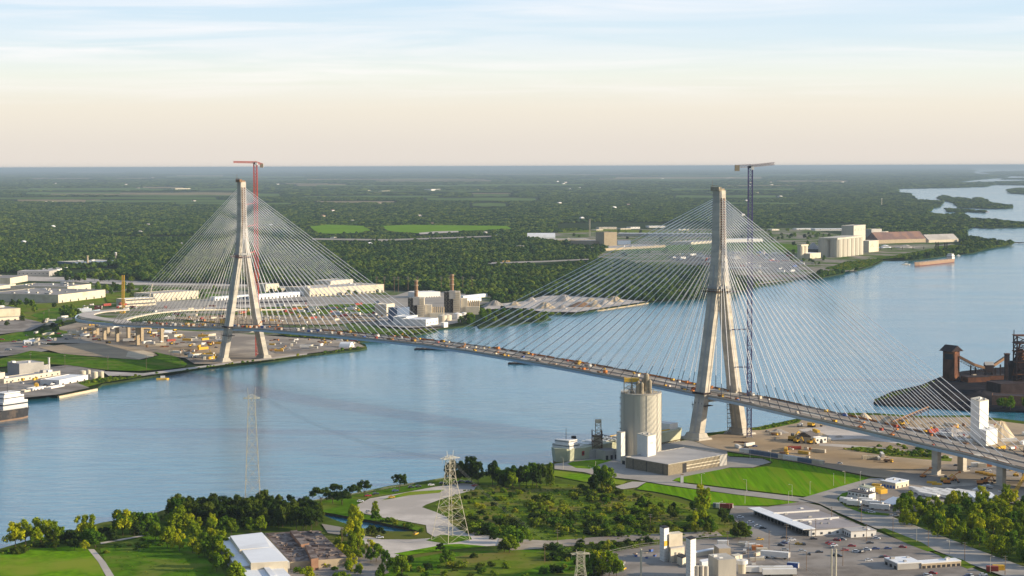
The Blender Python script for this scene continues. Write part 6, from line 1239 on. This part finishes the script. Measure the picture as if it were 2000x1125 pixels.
tent(677, 680, 15, 8.5, -.3, 'white tunnel tent at the tip of the far construction point'); tent(58, 674, 16, 7.5, .4, 'white tunnel tent on the far parking yard'); tent(330, 652, 18, 6, .2, 'white tunnel tent among the far piers'); tent(165, 610, 22, 7, .1, 'white tunnel tent behind the curved approach')
# equipment along the deck
rd = random.Random(21); DG = 'equipment standing along the bridge deck'
for i in range(150):
    s = rd.uniform(-290, SPAN+330) if i > 50 else rd.uniform(250, SPAN+60); v = rd.choice((-1, 1))*rd.uniform(2, HW-2.5) if rd.random() < .45 else rd.choice((-1, 1))*rd.uniform(HW-4.5, HW-2.4)
    p_ = DP(s, v, .03); d, c, nm = rd.choice([(CRT, 'orange', 'crate'), (CRT, 'orange', 'crate'), (CRT, 'brown', 'crate'), (CRT, 'yellow', 'crate'), (CRT, 'white', 'crate'), (STK, 'rusty', 'beam stack'), (STK, 'brown', 'beam stack'), (CRT, 'cream', 'crate'), (TRK, 'white', 'truck'), (TRK, 'yellow', 'truck'), (LFT, 'orange', 'lift machine'), (CRT, 'blue', 'crate'), (CRT, 'red', 'crate')])
    auto(place(d[c], tuple(p_), AZ+rd.uniform(-.15, .15), rd.uniform(.45, 1.2) if nm != 'beam stack' else rd.uniform(.5, 1.0)), c+' '+nm+' on the bridge deck', nm.split()[0], DG)
for i in range(22):
    s = rd.uniform(-280, 240); p_ = DP(s, rd.uniform(-12, 12), .03); c = rd.choice(('orange', 'yellow', 'blue', 'white', 'cream')); auto(place(CON[c], tuple(p_), AZ, (.6, 1.1, 1.1)), c+' container on the bridge deck', 'container', DG)
# poles and lamps
def mk_pole(arms=2):
    p = proto('utility_pole'); pk(p, MB().cyl(0, 0, 0, 11.5, .2, .14, n=6), 'post', 'wood')
    for i in range(arms): pk(p, MB().box(0, 0, 10.9-i*1.3, 2.6, .16, .18), 'crossarm', 'pylonsteel')
    return p
def mk_lamp(): p = proto('street_lamp'); pk(p, MB().cyl(0, 0, 0, 9.5, .16, .1, n=6), 'post', 'pylonsteel'); pk(p, MB().tube((0, 0, 9.4), (1.9, 0, 9.8), .08), 'arm', 'pylonsteel'); pk(p, MB().box(2.2, 0, 9.7, .8, .35, .18), 'lamp_head', 'white'); return p
PL, LP = mk_pole(2), mk_lamp()
for (x, y) in ((1744, 1048), (1813, 1073), (1884, 1098), (1963, 1126), (1502, 1074), (1536, 1060), (1542, 1098), (1593, 1050), (1646, 1108), (1624, 1026), (1682, 1022), (1692, 1060), (1575, 1118), (1089, 1072), (1270, 1040), (1358, 1028), (1064, 1100), (590, 1037), (668, 1066), (705, 1045), (720, 1090), (1421, 1075), (1475, 1100), (1461, 1095), (1676, 1000), (1719, 998)): putg(PL, x, y, -.5, 'wooden utility pole with crossarm', 'utility pole', 'utility poles on the near bank')
for (x, y) in ((1100, 918), (1154, 936), (1163, 926), (1458, 963), (1547, 973), (1370, 951), (1582, 967), (1628, 950), (1650, 946), (1290, 873), (1505, 905), (1465, 898), (1790, 1060), (1854, 1086), (1934, 1120), (1455, 985), (1540, 986), (1680, 948), (1405, 1008), (1140, 893)): putg(LP, x, y, rn.uniform(0, 6), 'slim pale lamp post', 'lamp post', 'lamp posts on the near bank', .95)
for (x, y) in ((334, 712), (352, 718), (286, 726), (211, 727), (127, 722), (160, 624), (86, 634), (96, 628), (254, 570), (60, 720)): auto(place(PL, tuple(G(x, y)), 0, (1, 1, 1.7)), 'tall utility pole on the far bank', 'utility pole', 'utility poles on the far bank')
for x in (736, 751, 770, 778, 797, 815, 862, 878, 904, 922): auto(place(PL, tuple(G(x, 571)), 0, (2.2, 2.2, 2.6)), 'power line pole along the forest edge', 'utility pole', 'power line poles along the forest edge')
for (x, y, t) in ((420, 331.5, 0), (428, 331, 0), (256, 332, 0), (930, 335, 0), (962, 336, 0), (296, 331, 0), (634, 331, 0)):
    g = G(x, y+2); s = g.y/FP; auto(empty('wind_turbine', tuple(g)), 'white wind turbine on the horizon', 'wind turbine', 'wind turbines on the horizon'); o = AUTO[-1][0]; MB().cyl(0, 0, 0, 90, 3, 2, n=6).build('tower', 'white', o)
    for k in range(3): a_ = k*2.094+x; MB().tube((0, -4, 90), (45*math.sin(a_), -4, 90+45*math.cos(a_)), 1.6).build('blade', 'white', o)
o = tag(empty('line_tower', tuple(G(1722, 405))), 'pale striped mast above the forest near the river bend', 'mast'); MB().cyl(0, 0, 0, 46, 2.4, 1.6, n=8).build('post', 'cream', o); MB().cyl(0, 0, 46, 50, 3, n=8).build('head', 'white', o)
a, b = G(1280, 872), G(1330, 862); o = tag(empty('mooring_jetty', (a.x, a.y, 1)), 'rusty footbridge jetty beside the round silo', 'jetty'); d = b-a; m = MB(); lattice(m, (0, 0, 2), (d.x, d.y, 2), 1.6, 9, .15); m.build('truss', 'rust', o); MB().tube((0, 0, 1), (d.x, d.y, 1), .7).build('walkway', 'greywall', o)

def fence(pts, label, h=2.4, m='steel', gap=6):
    P = [G(*p_, 2.6) for p_ in pts]; o = tag(empty('wire_fence', tuple(P[0])), label, 'fence'); po, ra_ = MB(), MB(); c0 = P[0]
    for a, b in zip(P, P[1:]):
        n = max(1, int((b-a).length/gap)); ra_.tube(a-c0+Vector((0, 0, h)), b-c0+Vector((0, 0, h)), .07); ra_.tube(a-c0+Vector((0, 0, h*.5)), b-c0+Vector((0, 0, h*.5)), .05)
        for i in range(n): q_ = a+(b-a)*i/n-c0; po.tube(q_, q_+Vector((0, 0, h+.1)), .09)
    po.build('posts', m, o); ra_.build('rails', m, o)
CK = [(CARS, 'white', 'car'), (CARS, 'dark', 'car'), (CARS, 'silver', 'car'), (CARS, 'red', 'car'), (CARS, 'blue', 'car')]
clutter([(1480, 1065), (1560, 1052), (1640, 1056), (1700, 1060), (1720, 1085), (1640, 1100), (1560, 1085)], 16, CK, 'cars standing on the near bank', 2.6, 31, (1, 1.05))
clutter([(1830, 1115), (1900, 1118), (1930, 1130), (1800, 1130)], 6, CK, 'cars standing on the near bank', 2.6, 32, (1, 1.05))
clutter([(1185, 1085), (1280, 1078), (1285, 1100), (1230, 1110)], 7, [(CRT, 'white', 'crate'), (CRT, 'blue', 'crate'), (STK, 'tan', 'beam stack')], 'materials in the plant yard', 2.6, 33, (.5, .8))
clutter([(1440, 1062), (1475, 1066), (1530, 1105), (1500, 1125), (1445, 1090)], 16, [(CRT, 'white', 'crate'), (CON, 'cream', 'steel container'), (STK, 'rusty', 'beam stack'), (TRK, 'white', 'truck'), (CRT, 'cream', 'crate')], 'materials in the plant yard', 2.6, 34, (.5, .8))
clutter([(1700, 985), (1760, 970), (1850, 960), (1990, 950), (1990, 975), (1800, 985), (1740, 1002)], 26, [(TRK, 'white', 'truck'), (STK, 'rusty', 'beam stack'), (CRT, 'white', 'crate'), (CRT, 'orange', 'crate'), (CON, 'white', 'steel container'), (CARS, 'white', 'car')], 'materials of the works site', 2.6, 35, (.5, 1))
fence([(1172, 1087), (1250, 1070), (1400, 1053), (1470, 1056), (1545, 1100), (1620, 1145)], 'long wire fence round the batching plant yard')
fence([(1424, 889), (1560, 909), (1700, 935)], 'dark fence between the container row and the green field', 2.0, 'rustdark', 5)
fence([(1060, 1071), (1190, 1061), (1300, 1056), (1400, 1050)], 'wire fence along the gravel track', 1.8)
fence([(596, 983), (700, 965), (820, 944), (868, 936)], 'low railing along the park waterfront', 1.2, 'steel', 4)

for i, (x, y) in enumerate(HOUSES):
    b_ = bldg('house', None, None, (x-2.6, y+.6), (x+2.6, y+.4), 7.5, 16, ('white', 'cream', 'white', 'tan')[i % 4], ('brownroof', 'lightroof', 'whiteroof')[i % 3], par=0, pitch=4); auto(b_, ('white', 'cream', 'pale', 'tan')[i % 4]+' house in the far woods', 'house', 'houses in the far woods')
# ------------------------------------------------------------------ trees of the near bank
def crown(name, seed, m, lumps, spread, zlo, zhi, leaf=.34, dens=130, rr=(.26, .42)):
    """unit tree crown: 1 wide, 1 tall; leafy clumps around several centres with gaps between them"""
    rd = random.Random(seed); b = MB()
    for i in range(lumps):
        a = rd.uniform(0, 6.28); r = spread*math.sqrt(rd.random())*.5; z = rd.uniform(zlo, zhi); r *= 1-.55*max(0, (z-.55)/.45)
        cx_, cy_, s = r*math.cos(a), r*math.sin(a), rd.uniform(*rr)*.5*(1.15-.35*z)
        for k in range(dens):
            t = rd.uniform(0, 6.28); u_ = rd.uniform(-.75, 1); q_ = math.sqrt(1-u_*u_); rad = s*rd.uniform(.5, 1.28)
            c = Vector((cx_+rad*q_*math.cos(t), cy_+rad*q_*math.sin(t), z+rad*u_*.95)); n_ = Vector((q_*math.cos(t), q_*math.sin(t), u_))+Vector((rd.uniform(-.8, .8), rd.uniform(-.8, .8), rd.uniform(-.5, .8)))
            n_.normalize(); tx = n_.orthogonal().normalized(); ty = n_.cross(tx); w_ = s*leaf*rd.uniform(.5, 1); k0 = len(b.v); an = rd.uniform(0, 3); ca, sa = math.cos(an), math.sin(an); tx, ty = tx*ca+ty*sa, ty*ca-tx*sa
            for (aa, bb) in ((-1, -.6), (.7, -.9), (1, .7), (-.5, 1)): b.v.append(tuple(c+tx*aa*w_+ty*bb*w_))
            b.f.append((k0, k0+1, k0+2, k0+3))
    return b.build(name, m, link=False)
def trunk(seed, h=.6, r=.022):
    rd = random.Random(seed); b = MB().cyl(0, 0, -.03, h*.55, r, r*.7, n=7)
    for i in range(5): a = i*1.3+rd.random(); z = h*rd.uniform(.3, .55); b.tube((0, 0, z), (.2*math.cos(a), .2*math.sin(a), z+.28), r*.4)
    return b.build('trunk', 'bark', link=False)
def mk_tree(name, seed, m, **k):
    p = proto(name); kid(p, crown('crown', seed, m, **k)); kid(p, trunk(seed)); return p
TR = {}
for kind, m, k, nm in (('dark', 'leafdark', dict(lumps=30, spread=.80, zlo=.30, zhi=.92, rr=(.16, .32), dens=75), 'dark_tree'), ('mid', 'leafmid', dict(lumps=28, spread=.80, zlo=.30, zhi=.92, rr=(.16, .32), dens=75), 'green_tree'), ('yellow', 'leafyellow', dict(lumps=26, spread=.84, zlo=.28, zhi=.92, rr=(.15, .30), dens=70), 'yellow_tree'),
                      ('flat', 'leafdark', dict(lumps=26, spread=1.0, zlo=.5, zhi=.86, rr=(.15, .27), dens=75), 'spreading_tree'), ('slim', 'leafyellow', dict(lumps=26, spread=.62, zlo=.15, zhi=.94, rr=(.15, .28), dens=75), 'slender_tree')):
    TR[kind] = [mk_tree(nm, 100+i*7+0, m, **k) for i in range(3)]
SH = {}
for kind, m, nm in (('green', 'leafmid', 'green_shrub'), ('olive', 'leafolive', 'olive_shrub'), ('darkgreen', 'leafdark', 'dark_shrub'), ('yellow', 'leafyellow', 'yellow_shrub')):
    L_ = []
    for i in range(2): p = proto(nm); kid(p, crown('foliage', 300+i, m, lumps=22, spread=1.0, zlo=.08, zhi=.68, rr=(.2, .38), dens=60)); kid(p, MB().cyl(0, 0, -.02, .35, .03, .01, n=5).build('stem', 'bark', link=False)); L_.append(p)
    SH[kind] = L_
rt = random.Random(77); NT = [0]
DESC = {'dark': 'dark green tree', 'mid': 'fresh green tree', 'yellow': 'sunlit yellow-green tree', 'flat': 'dark spreading park tree', 'slim': 'slender yellow-green tree'}
def tree(kind, x, y, top, wide=None, g=None, desc=None, zz=2.1):
    h = (Zat(x, y, top) if top < 4000 else 10)*.98; b_ = G(x, y); w_ = wide if wide else h*rt.uniform(.6, .8)
    auto(place(rt.choice(TR[kind]), (b_.x, b_.y, zz), rt.uniform(0, 6.28), (w_*1.12, w_*1.12, h*1.04)), desc or DESC[kind], 'tree', g or 'trees of the near bank'); NT[0] += 1
def grove(poly, n, kinds, hr, g, wr=(.6, .85), mind=.5, D=TR, desc=DESC, cat='tree', fill_edge=False, xy=None, far=False):
    P = [G(*p_) for p_ in poly]; q_ = [(p_.x, p_.y) for p_ in P]; lo = (min(v[0] for v in q_), min(v[1] for v in q_)); hi = (max(v[0] for v in q_), max(v[1] for v in q_)); done = []; gd = 0
    while len(done) < n and gd < n*150:
        gd += 1; x, y = rt.uniform(lo[0], hi[0]), rt.uniform(lo[1], hi[1])
        if not inpoly(np.array([[x, y]]), q_)[0]: continue
        h = rt.uniform(*hr); w_ = h*rt.uniform(*wr)
        if any((x-a)**2+(y-b)**2 < ((w_+c)*.5*mind)**2 for a, b, c in done): continue
        k = rt.choice(kinds); auto(place(rt.choice(D[k]), (x, y, 2.1), rt.uniform(0, 6.28), (w_*1.1, w_*1.1, h)), desc[k], cat, g); done.append((x, y, w_)); NT[0] += 1
for (k, x, y, t, w_) in (('yellow', 30, 1068, 1020, 13), ('yellow', 50, 1067, 1014, 13), ('yellow', 80, 1064, 1010, 15), ('yellow', 104, 1062, 1014, 13), ('mid', 66, 1066, 1030, 10), ('mid', 118, 1060, 1030, 8), ('yellow', 160, 1052, 1004, 10), ('yellow', 175, 1052, 1003, 10), ('dark', 137, 1060, 1036, 8), ('mid', 186, 1070, 1036, 14), ('mid', 176, 1062, 1034, 12),
     ('yellow', 166, 1076, 1056, 6), ('dark', 110, 1074, 1058, 5), ('dark', 146, 1074, 1054, 7), ('mid', 228, 1046, 996, 13), ('yellow', 240, 1046, 993, 12), ('mid', 254, 1044, 1000, 12), ('mid', 270, 1043, 1002, 10), ('mid', 286, 1042, 1002, 10), ('mid', 300, 1040, 1002, 9), ('dark', 218, 1056, 1036, 9), ('dark', 262, 1046, 1020, 9), ('dark', 195, 1044, 1032, 6), ('dark', 208, 1044, 1030, 6),
     ('mid', 345, 1020, 976, 12), ('mid', 356, 1018, 974, 11), ('yellow', 352, 1030, 988, 12), ('mid', 334, 1030, 1000, 9), ('mid', 438, 1046, 1010, 9), ('mid', 452, 1046, 1013, 8), ('mid', 492, 1040, 1010, 8), ('mid', 509, 1040, 1009, 8), ('dark', 478, 1036, 1012, 8),
     ('slim', 685, 1040, 984, 9), ('yellow', 696, 1046, 984, 10), ('yellow', 690, 1062, 1010, 11), ('slim', 700, 1076, 1020, 9), ('slim', 687, 1082, 1036, 9), ('slim', 733, 1006, 979, 6.5), ('mid', 734, 1018, 999, 7),
     ('flat', 627, 982, 951, 14), ('flat', 655, 970, 944, 11), ('flat', 685, 974, 945, 12), ('flat', 712, 970, 938, 12), ('flat', 780, 960, 925, 12), ('flat', 668, 986, 956, 17), ('flat', 650, 984, 958, 13),
     ('dark', 885, 945, 897, 13), ('dark', 897, 944, 900, 11), ('dark', 921, 946, 894, 14), ('dark', 934, 948, 904, 11), ('dark', 962, 948, 899, 11), ('mid', 972, 950, 912, 10), ('mid', 990, 950, 912, 10), ('mid', 1002, 952, 909, 10), ('dark', 1014, 952, 910, 10), ('mid', 1028, 950, 908, 11), ('mid', 1040, 948, 906, 11), ('dark', 1056, 946, 906, 10), ('slim', 1074, 950, 904, 8), ('dark', 1048, 952, 918, 9), ('dark', 985, 955, 925, 9), ('yellow', 1000, 956, 922, 9),
     ('mid', 1168, 960, 912, 12), ('mid', 1176, 958, 908, 13), ('mid', 1190, 962, 916, 12), ('dark', 1160, 964, 926, 9), ('slim', 1174, 962, 940, 4), ('mid', 1260, 996, 968, 10), ('dark', 1252, 994, 972, 8), ('slim', 1368, 996, 948, 10), ('yellow', 1378, 1000, 951, 10), ('slim', 1362, 1018, 975, 8), ('yellow', 1372, 1026, 985, 9), ('slim', 1358, 1042, 1000, 6), ('dark', 1446, 1055, 1020, 12), ('mid', 1456, 1054, 1024, 9), ('mid', 1434, 1052, 1030, 9),
     ('mid', 872, 1106, 1074, 9), ('mid', 880, 1100, 1076, 8), ('dark', 860, 1078, 1062, 6), ('mid', 995, 1080, 1046, 11), ('mid', 1008, 1074, 1034, 12), ('dark', 985, 1080, 1056, 8), ('mid', 1020, 1062, 1030, 10), ('mid', 1190, 1128, 1078, 12), ('yellow', 1176, 1130, 1074, 12), ('mid', 1160, 1128, 1080, 10), ('mid', 1204, 1130, 1088, 9), ('mid', 735, 1098, 1062, 10), ('dark', 726, 1048, 1028, 9), ('dark', 740, 1046, 1030, 8), ('mid', 770, 1120, 1090, 9), ('mid', 785, 1128, 1086, 10)):
    tree(k, x, y, t, w_)
grove([(300, 1052), (340, 1030), (380, 1022), (425, 1040), (440, 1080), (462, 1112), (470, 1150), (430, 1150), (400, 1112), (360, 1080), (320, 1070)], 34, ('yellow', 'yellow', 'yellow', 'mid'), (8, 13), 'yellow-green trees beside the white-roofed works', mind=.55)
grove([(330, 1012), (400, 1000), (500, 998), (600, 1004), (628, 1020), (625, 1036), (560, 1042), (500, 1036), (440, 1032), (360, 1024)], 62, ('dark',), (11, 16), 'dark grove around the tallest lattice pylon', mind=.45)
grove([(640, 1060), (672, 1050), (720, 1062), (762, 1104), (745, 1140), (690, 1140), (672, 1096)], 26, ('yellow', 'mid', 'yellow'), (5, 10), 'trees between the ruin and the parking lot', mind=.55)
grove([(1740, 1022), (1764, 998), (1800, 990), (1900, 986), (2020, 984), (2120, 1000), (2120, 1160), (2020, 1118), (1900, 1080), (1820, 1052)], 125, ('yellow', 'yellow', 'mid', 'yellow', 'mid', 'yellow'), (10, 15), 'trees of the wood beside the road', mind=.5)
grove([(1285, 985), (1350, 1000), (1425, 1015), (1440, 1040), (1380, 1044), (1320, 1020)], 18, ('dark', 'dark', 'mid'), (5, 9), 'dark trees beside the parking lot', mind=.5)
SD = {'green': 'fresh green shrub', 'olive': 'olive green shrub', 'darkgreen': 'dark green shrub', 'yellow': 'yellow-green shrub'}
SGp = 'shrubs of the overgrown field'
grove([(1030, 985), (1130, 975), (1240, 985), (1320, 1010), (1420, 1040), (1300, 1052), (1100, 1048), (1040, 1030)], 100, ('olive', 'olive', 'green', 'darkgreen'), (3.5, 8), SGp, (.9, 1.4), .5, SH, SD, 'shrub')
grove([(860, 990), (930, 960), (1030, 960), (1040, 1030), (1000, 1052), (930, 1036), (884, 1018)], 46, ('green', 'olive', 'yellow', 'darkgreen'), (2, 5), SGp, (.9, 1.5), .7, SH, SD, 'shrub')
grove([(900, 1030), (1000, 1020), (1030, 1050), (985, 1060), (930, 1045)], 22, ('olive', 'green', 'darkgreen'), (4, 8), SGp, (.9, 1.3), .5, SH, SD, 'shrub')
grove([(1130, 955), (1240, 962), (1330, 985), (1280, 1000), (1180, 985), (1100, 975)], 26, ('green', 'darkgreen', 'olive'), (2.5, 6), SGp, (.9, 1.4), .6, SH, SD, 'shrub')
grove([(780, 1100), (870, 1090), (1060, 1080), (1180, 1100), (1190, 1150), (760, 1150)], 46, ('green', 'darkgreen', 'olive'), (2.5, 6), 'shrubs at the lower edge', (.9, 1.4), .7, SH, SD, 'shrub')
grove([(1060, 1075), (1130, 1062), (1180, 1062), (1290, 1058), (1270, 1068), (1180, 1082), (1110, 1100), (1070, 1100)], 40, ('green', 'olive', 'darkgreen'), (3, 6), 'shrubs along the gravel track', (.9, 1.4), .5, SH, SD, 'shrub')
grove([(0, 1088), (80, 1074), (300, 1050), (330, 1040), (330, 1030), (200, 1048), (60, 1066), (0, 1082)], 34, ('darkgreen', 'green'), (2, 5), 'shrubs along the near shore', (.9, 1.5), .5, SH, SD, 'shrub')
grove([(560, 1102), (680, 1096), (700, 1140), (600, 1140)], 14, ('green', 'yellow'), (3, 6), 'shrubs below the ruin', (.9, 1.3), .6, SH, SD, 'shrub')
grove([(700, 1006), (790, 1022), (826, 1034), (826, 1040), (790, 1031), (715, 1016)], 16, ('olive', 'green'), (1.5, 3.5), 'shrubs on the canal bank', (1, 1.5), .5, SH, SD, 'shrub')
grove([(1700, 872), (1750, 866), (1830, 880), (1860, 900), (1780, 890)], 22, ('green', 'yellow'), (2.5, 5), 'shrubs under the approach deck', (1, 1.5), .5, SH, SD, 'shrub')
grove([(1935, 800), (2040, 803), (2040, 797), (1935, 794)], 9, ('yellow', 'mid'), (9, 13), 'young trees along the coal peninsula shore', mind=.6)
grove([(200, 1068), (300, 1050), (330, 1062), (280, 1072), (210, 1085)], 12, ('olive', 'green'), (1.5, 3), 'shrubs on the grassy slope', (1.4, 2.4), .6, SH, SD, 'shrub')
# trees on the far bank (told apart one by one at the edge of the yards)
def far_trees(poly, n, kinds, hr, g, seed):
    grove(poly, n, kinds, hr, g, (.7, 1.0), .5)
for poly, n, g in (([(0, 600), (60, 592), (80, 604), (60, 616), (0, 612)], 12, 'trees by the cream store'), ([(112, 612), (150, 606), (160, 622), (120, 630)], 10, 'trees behind the curved approach'), ([(130, 546), (290, 546), (295, 552), (130, 551)], 24, 'tree belt beyond the highway'), ([(165, 566), (285, 560), (285, 572), (240, 576), (170, 572)], 16, 'trees before the highway'),
                   ([(925, 622), (960, 616), (1050, 612), (1020, 630), (935, 636)], 24, 'trees between power plant and gravel yard'), ([(894, 634), (925, 628), (925, 636), (900, 638)], 6, 'trees at the power plant shore'), ([(1505, 466), (1560, 462), (1640, 462), (1640, 468), (1510, 472)], 16, 'trees behind the terminal sheds'), ([(1890, 472), (1960, 478), (1900, 490), (1860, 488)], 14, 'trees on the wooded point'), ([(1550, 476), (1640, 474), (1640, 478), (1550, 482)], 6, 'trees in the terminal fields')):
    grove(poly, n, ('dark', 'mid', 'mid'), (10, 17), g, (.7, 1.0), .5)
grove([(1080, 458), (1200, 453), (1560, 452), (1640, 470), (1560, 484), (1300, 482), (1180, 474)], 36, ('dark', 'mid'), (9, 15), 'scattered trees of the industrial land', (.8, 1.1), .8)
grove([(1160, 494), (1300, 490), (1560, 490), (1640, 500), (1600, 520), (1540, 512), (1400, 496), (1250, 508)], 30, ('dark', 'mid', 'mid'), (8, 13), 'scattered trees of the industrial land', (.8, 1.2), .8)
grove([(210, 575), (520, 562), (760, 572), (760, 580), (520, 578), (300, 590), (215, 596)], 34, ('dark', 'mid'), (7, 12), 'scattered trees around the plaza', (.8, 1.2), .8)
grove([(0, 640), (60, 600), (140, 600), (150, 650), (40, 664)], 16, ('dark', 'mid'), (6, 10), 'scattered trees by the far parking yard', (.8, 1.2), .8)
# scrub and ground cover nobody could count
fill('undergrowth', [[(850, 985), (930, 950), (1100, 948), (1240, 960), (1340, 987), (1440, 1022), (1460, 1045), (1300, 1054), (1000, 1058), (930, 1038), (880, 1018)]], 4.0, .4, 1.7, SB+SG, .65, 2.1, .6)
fill('undergrowth', [[(780, 1098), (960, 1080), (1080, 1076), (1190, 1102), (1200, 1150), (740, 1150)], [(560, 1100), (700, 1092), (740, 1150), (560, 1150)], [(195, 1075), (290, 1048), (340, 1050), (420, 1090), (440, 1140), (300, 1140), (240, 1120)]], 5.5, .3, .9, SG+SB, .5, 2.1, .6)
fill('shore_scrub', [[(150, 754), (200, 743), (280, 739), (360, 728), (440, 718), (560, 703), (700, 685), (715, 682), (640, 692), (545, 705), (440, 717), (300, 736), (200, 752)], [(540, 655), (700, 656), (800, 651), (846, 648), (800, 658), (740, 665), (690, 668), (560, 661)], [(1060, 613), (1100, 616), (1062, 619), (1020, 626)]], 4.5, 1.4, 3.2, SB+SG, .8, 4, .8)
fill('shore_scrub', [[(1612, 528), (1650, 516), (1730, 506), (1860, 482), (1900, 487), (1960, 481), (1900, 494), (1782, 505), (1725, 508), (1700, 521), (1650, 531)], [(1880, 484), (1975, 477), (1960, 482), (1900, 493), (1870, 494)], [(1427, 574), (1466, 560), (1540, 549), (1470, 556), (1430, 566)]], 7, 2, 4.5, SG+SB, .7, 4, .8)
fill('shore_scrub', [[(1462, 842), (1475, 838), (1568, 820), (1560, 826), (1492, 841)], [(1645, 879), (1680, 876), (1780, 885), (1860, 898), (1740, 892)], [(0, 1080), (130, 1047), (290, 1014), (400, 990), (400, 994), (290, 1022), (130, 1055), (0, 1086)], [(1706, 786), (1742, 770), (1800, 757), (1835, 741), (1800, 762), (1742, 776)]], 3.5, 1.0, 2.4, SG+SB, .8, 2.1, .8)
# ------------------------------------------------------------------ each remaining label names its landmark and its rank
LM = [('far pylon', T1), ('near pylon', T2), ('round silo', sb), ('tallest lattice pylon', G(494, 1000)), ('parking-lot lattice pylon', G(880, 1056)), ('white-roofed works', G(500, 1070)), ('grey-roofed depot', G(1580, 1030)), ('batching towers', G(1320, 1110)), ('white silo tower', G(1912, 866)), ('road bend', G(1640, 980)),
      ('park tip', G(592, 988)), ('lower veranda shed', G(1850, 1110)), ('first approach pier', p1), ('power plant stacks', G(850, 625)), ('riverside factory', G(60, 738)), ('grain cells', G(1665, 500)), ('curved approach', G(170, 615)), ('brown mill tower', G(1195, 478)), ('lawn path', G(180, 1075)), ('green field corner', G(1690, 935)), ('plaza building', G(680, 575)), ('huge warehouse', G(160, 586)), ('mid-span', DP(SPAN/2)), ('hoist house', G(1860, 742)), ('horizon edge', G(700, 335))]
ONES = 'first second third fourth fifth sixth seventh eighth ninth tenth eleventh twelfth thirteenth fourteenth fifteenth sixteenth seventeenth eighteenth nineteenth'.split(); TENS = {2: 'twent', 3: 'thirt', 4: 'fort', 5: 'fift', 6: 'sixt', 7: 'sevent', 8: 'eight', 9: 'ninet'}
def ordn(n):
    if n > 99: return 'hundred-and-'+ordn(n-100) if n > 100 else 'hundredth'
    if n < 20: return ONES[n-1]
    return TENS[n//10]+('ieth' if n % 10 == 0 else 'y-'+ONES[n % 10-1])
bk = {}
for o, d in AUTO:
    l = np.array([o.location.x, o.location.y]); ds = [(float(np.hypot(*(l-np.array([v.x, v.y])))), n) for n, v in LM]; dd, n = min(ds); bk.setdefault((d, n), []).append((dd, o.name))
for (d, n), v in bk.items():
    for i, (dd, nm) in enumerate(sorted(v)): bpy.data.objects[nm]['label'] = '%s, %s out from the %s' % (d, ordn(i+1), n) if len(v) > 1 else '%s beside the %s' % (d, n) if dd < 90 else '%s, the only one out toward the %s' % (d, n)
# ------------------------------------------------------------------ the air
hz = bpy.data.materials.new('haze'); hz.use_nodes = True; t = hz.node_tree
for n in list(t.nodes): t.nodes.remove(n)
ho = t.nodes.new('ShaderNodeOutputMaterial'); pv = t.nodes.new('ShaderNodeVolumePrincipled'); pv.inputs['Color'].default_value = (0.44, 0.58, 0.73, 1); pv.inputs['Density'].default_value = 2.7e-5; pv.inputs['Anisotropy'].default_value = 0.0
t.links.new(pv.outputs[0], ho.inputs['Volume']); MATS['haze'] = hz
tag(MB().box(0, 0, -4.2, 404000, 404000, 247.5+4.2).build('haze', 'haze'), kind='stuff')
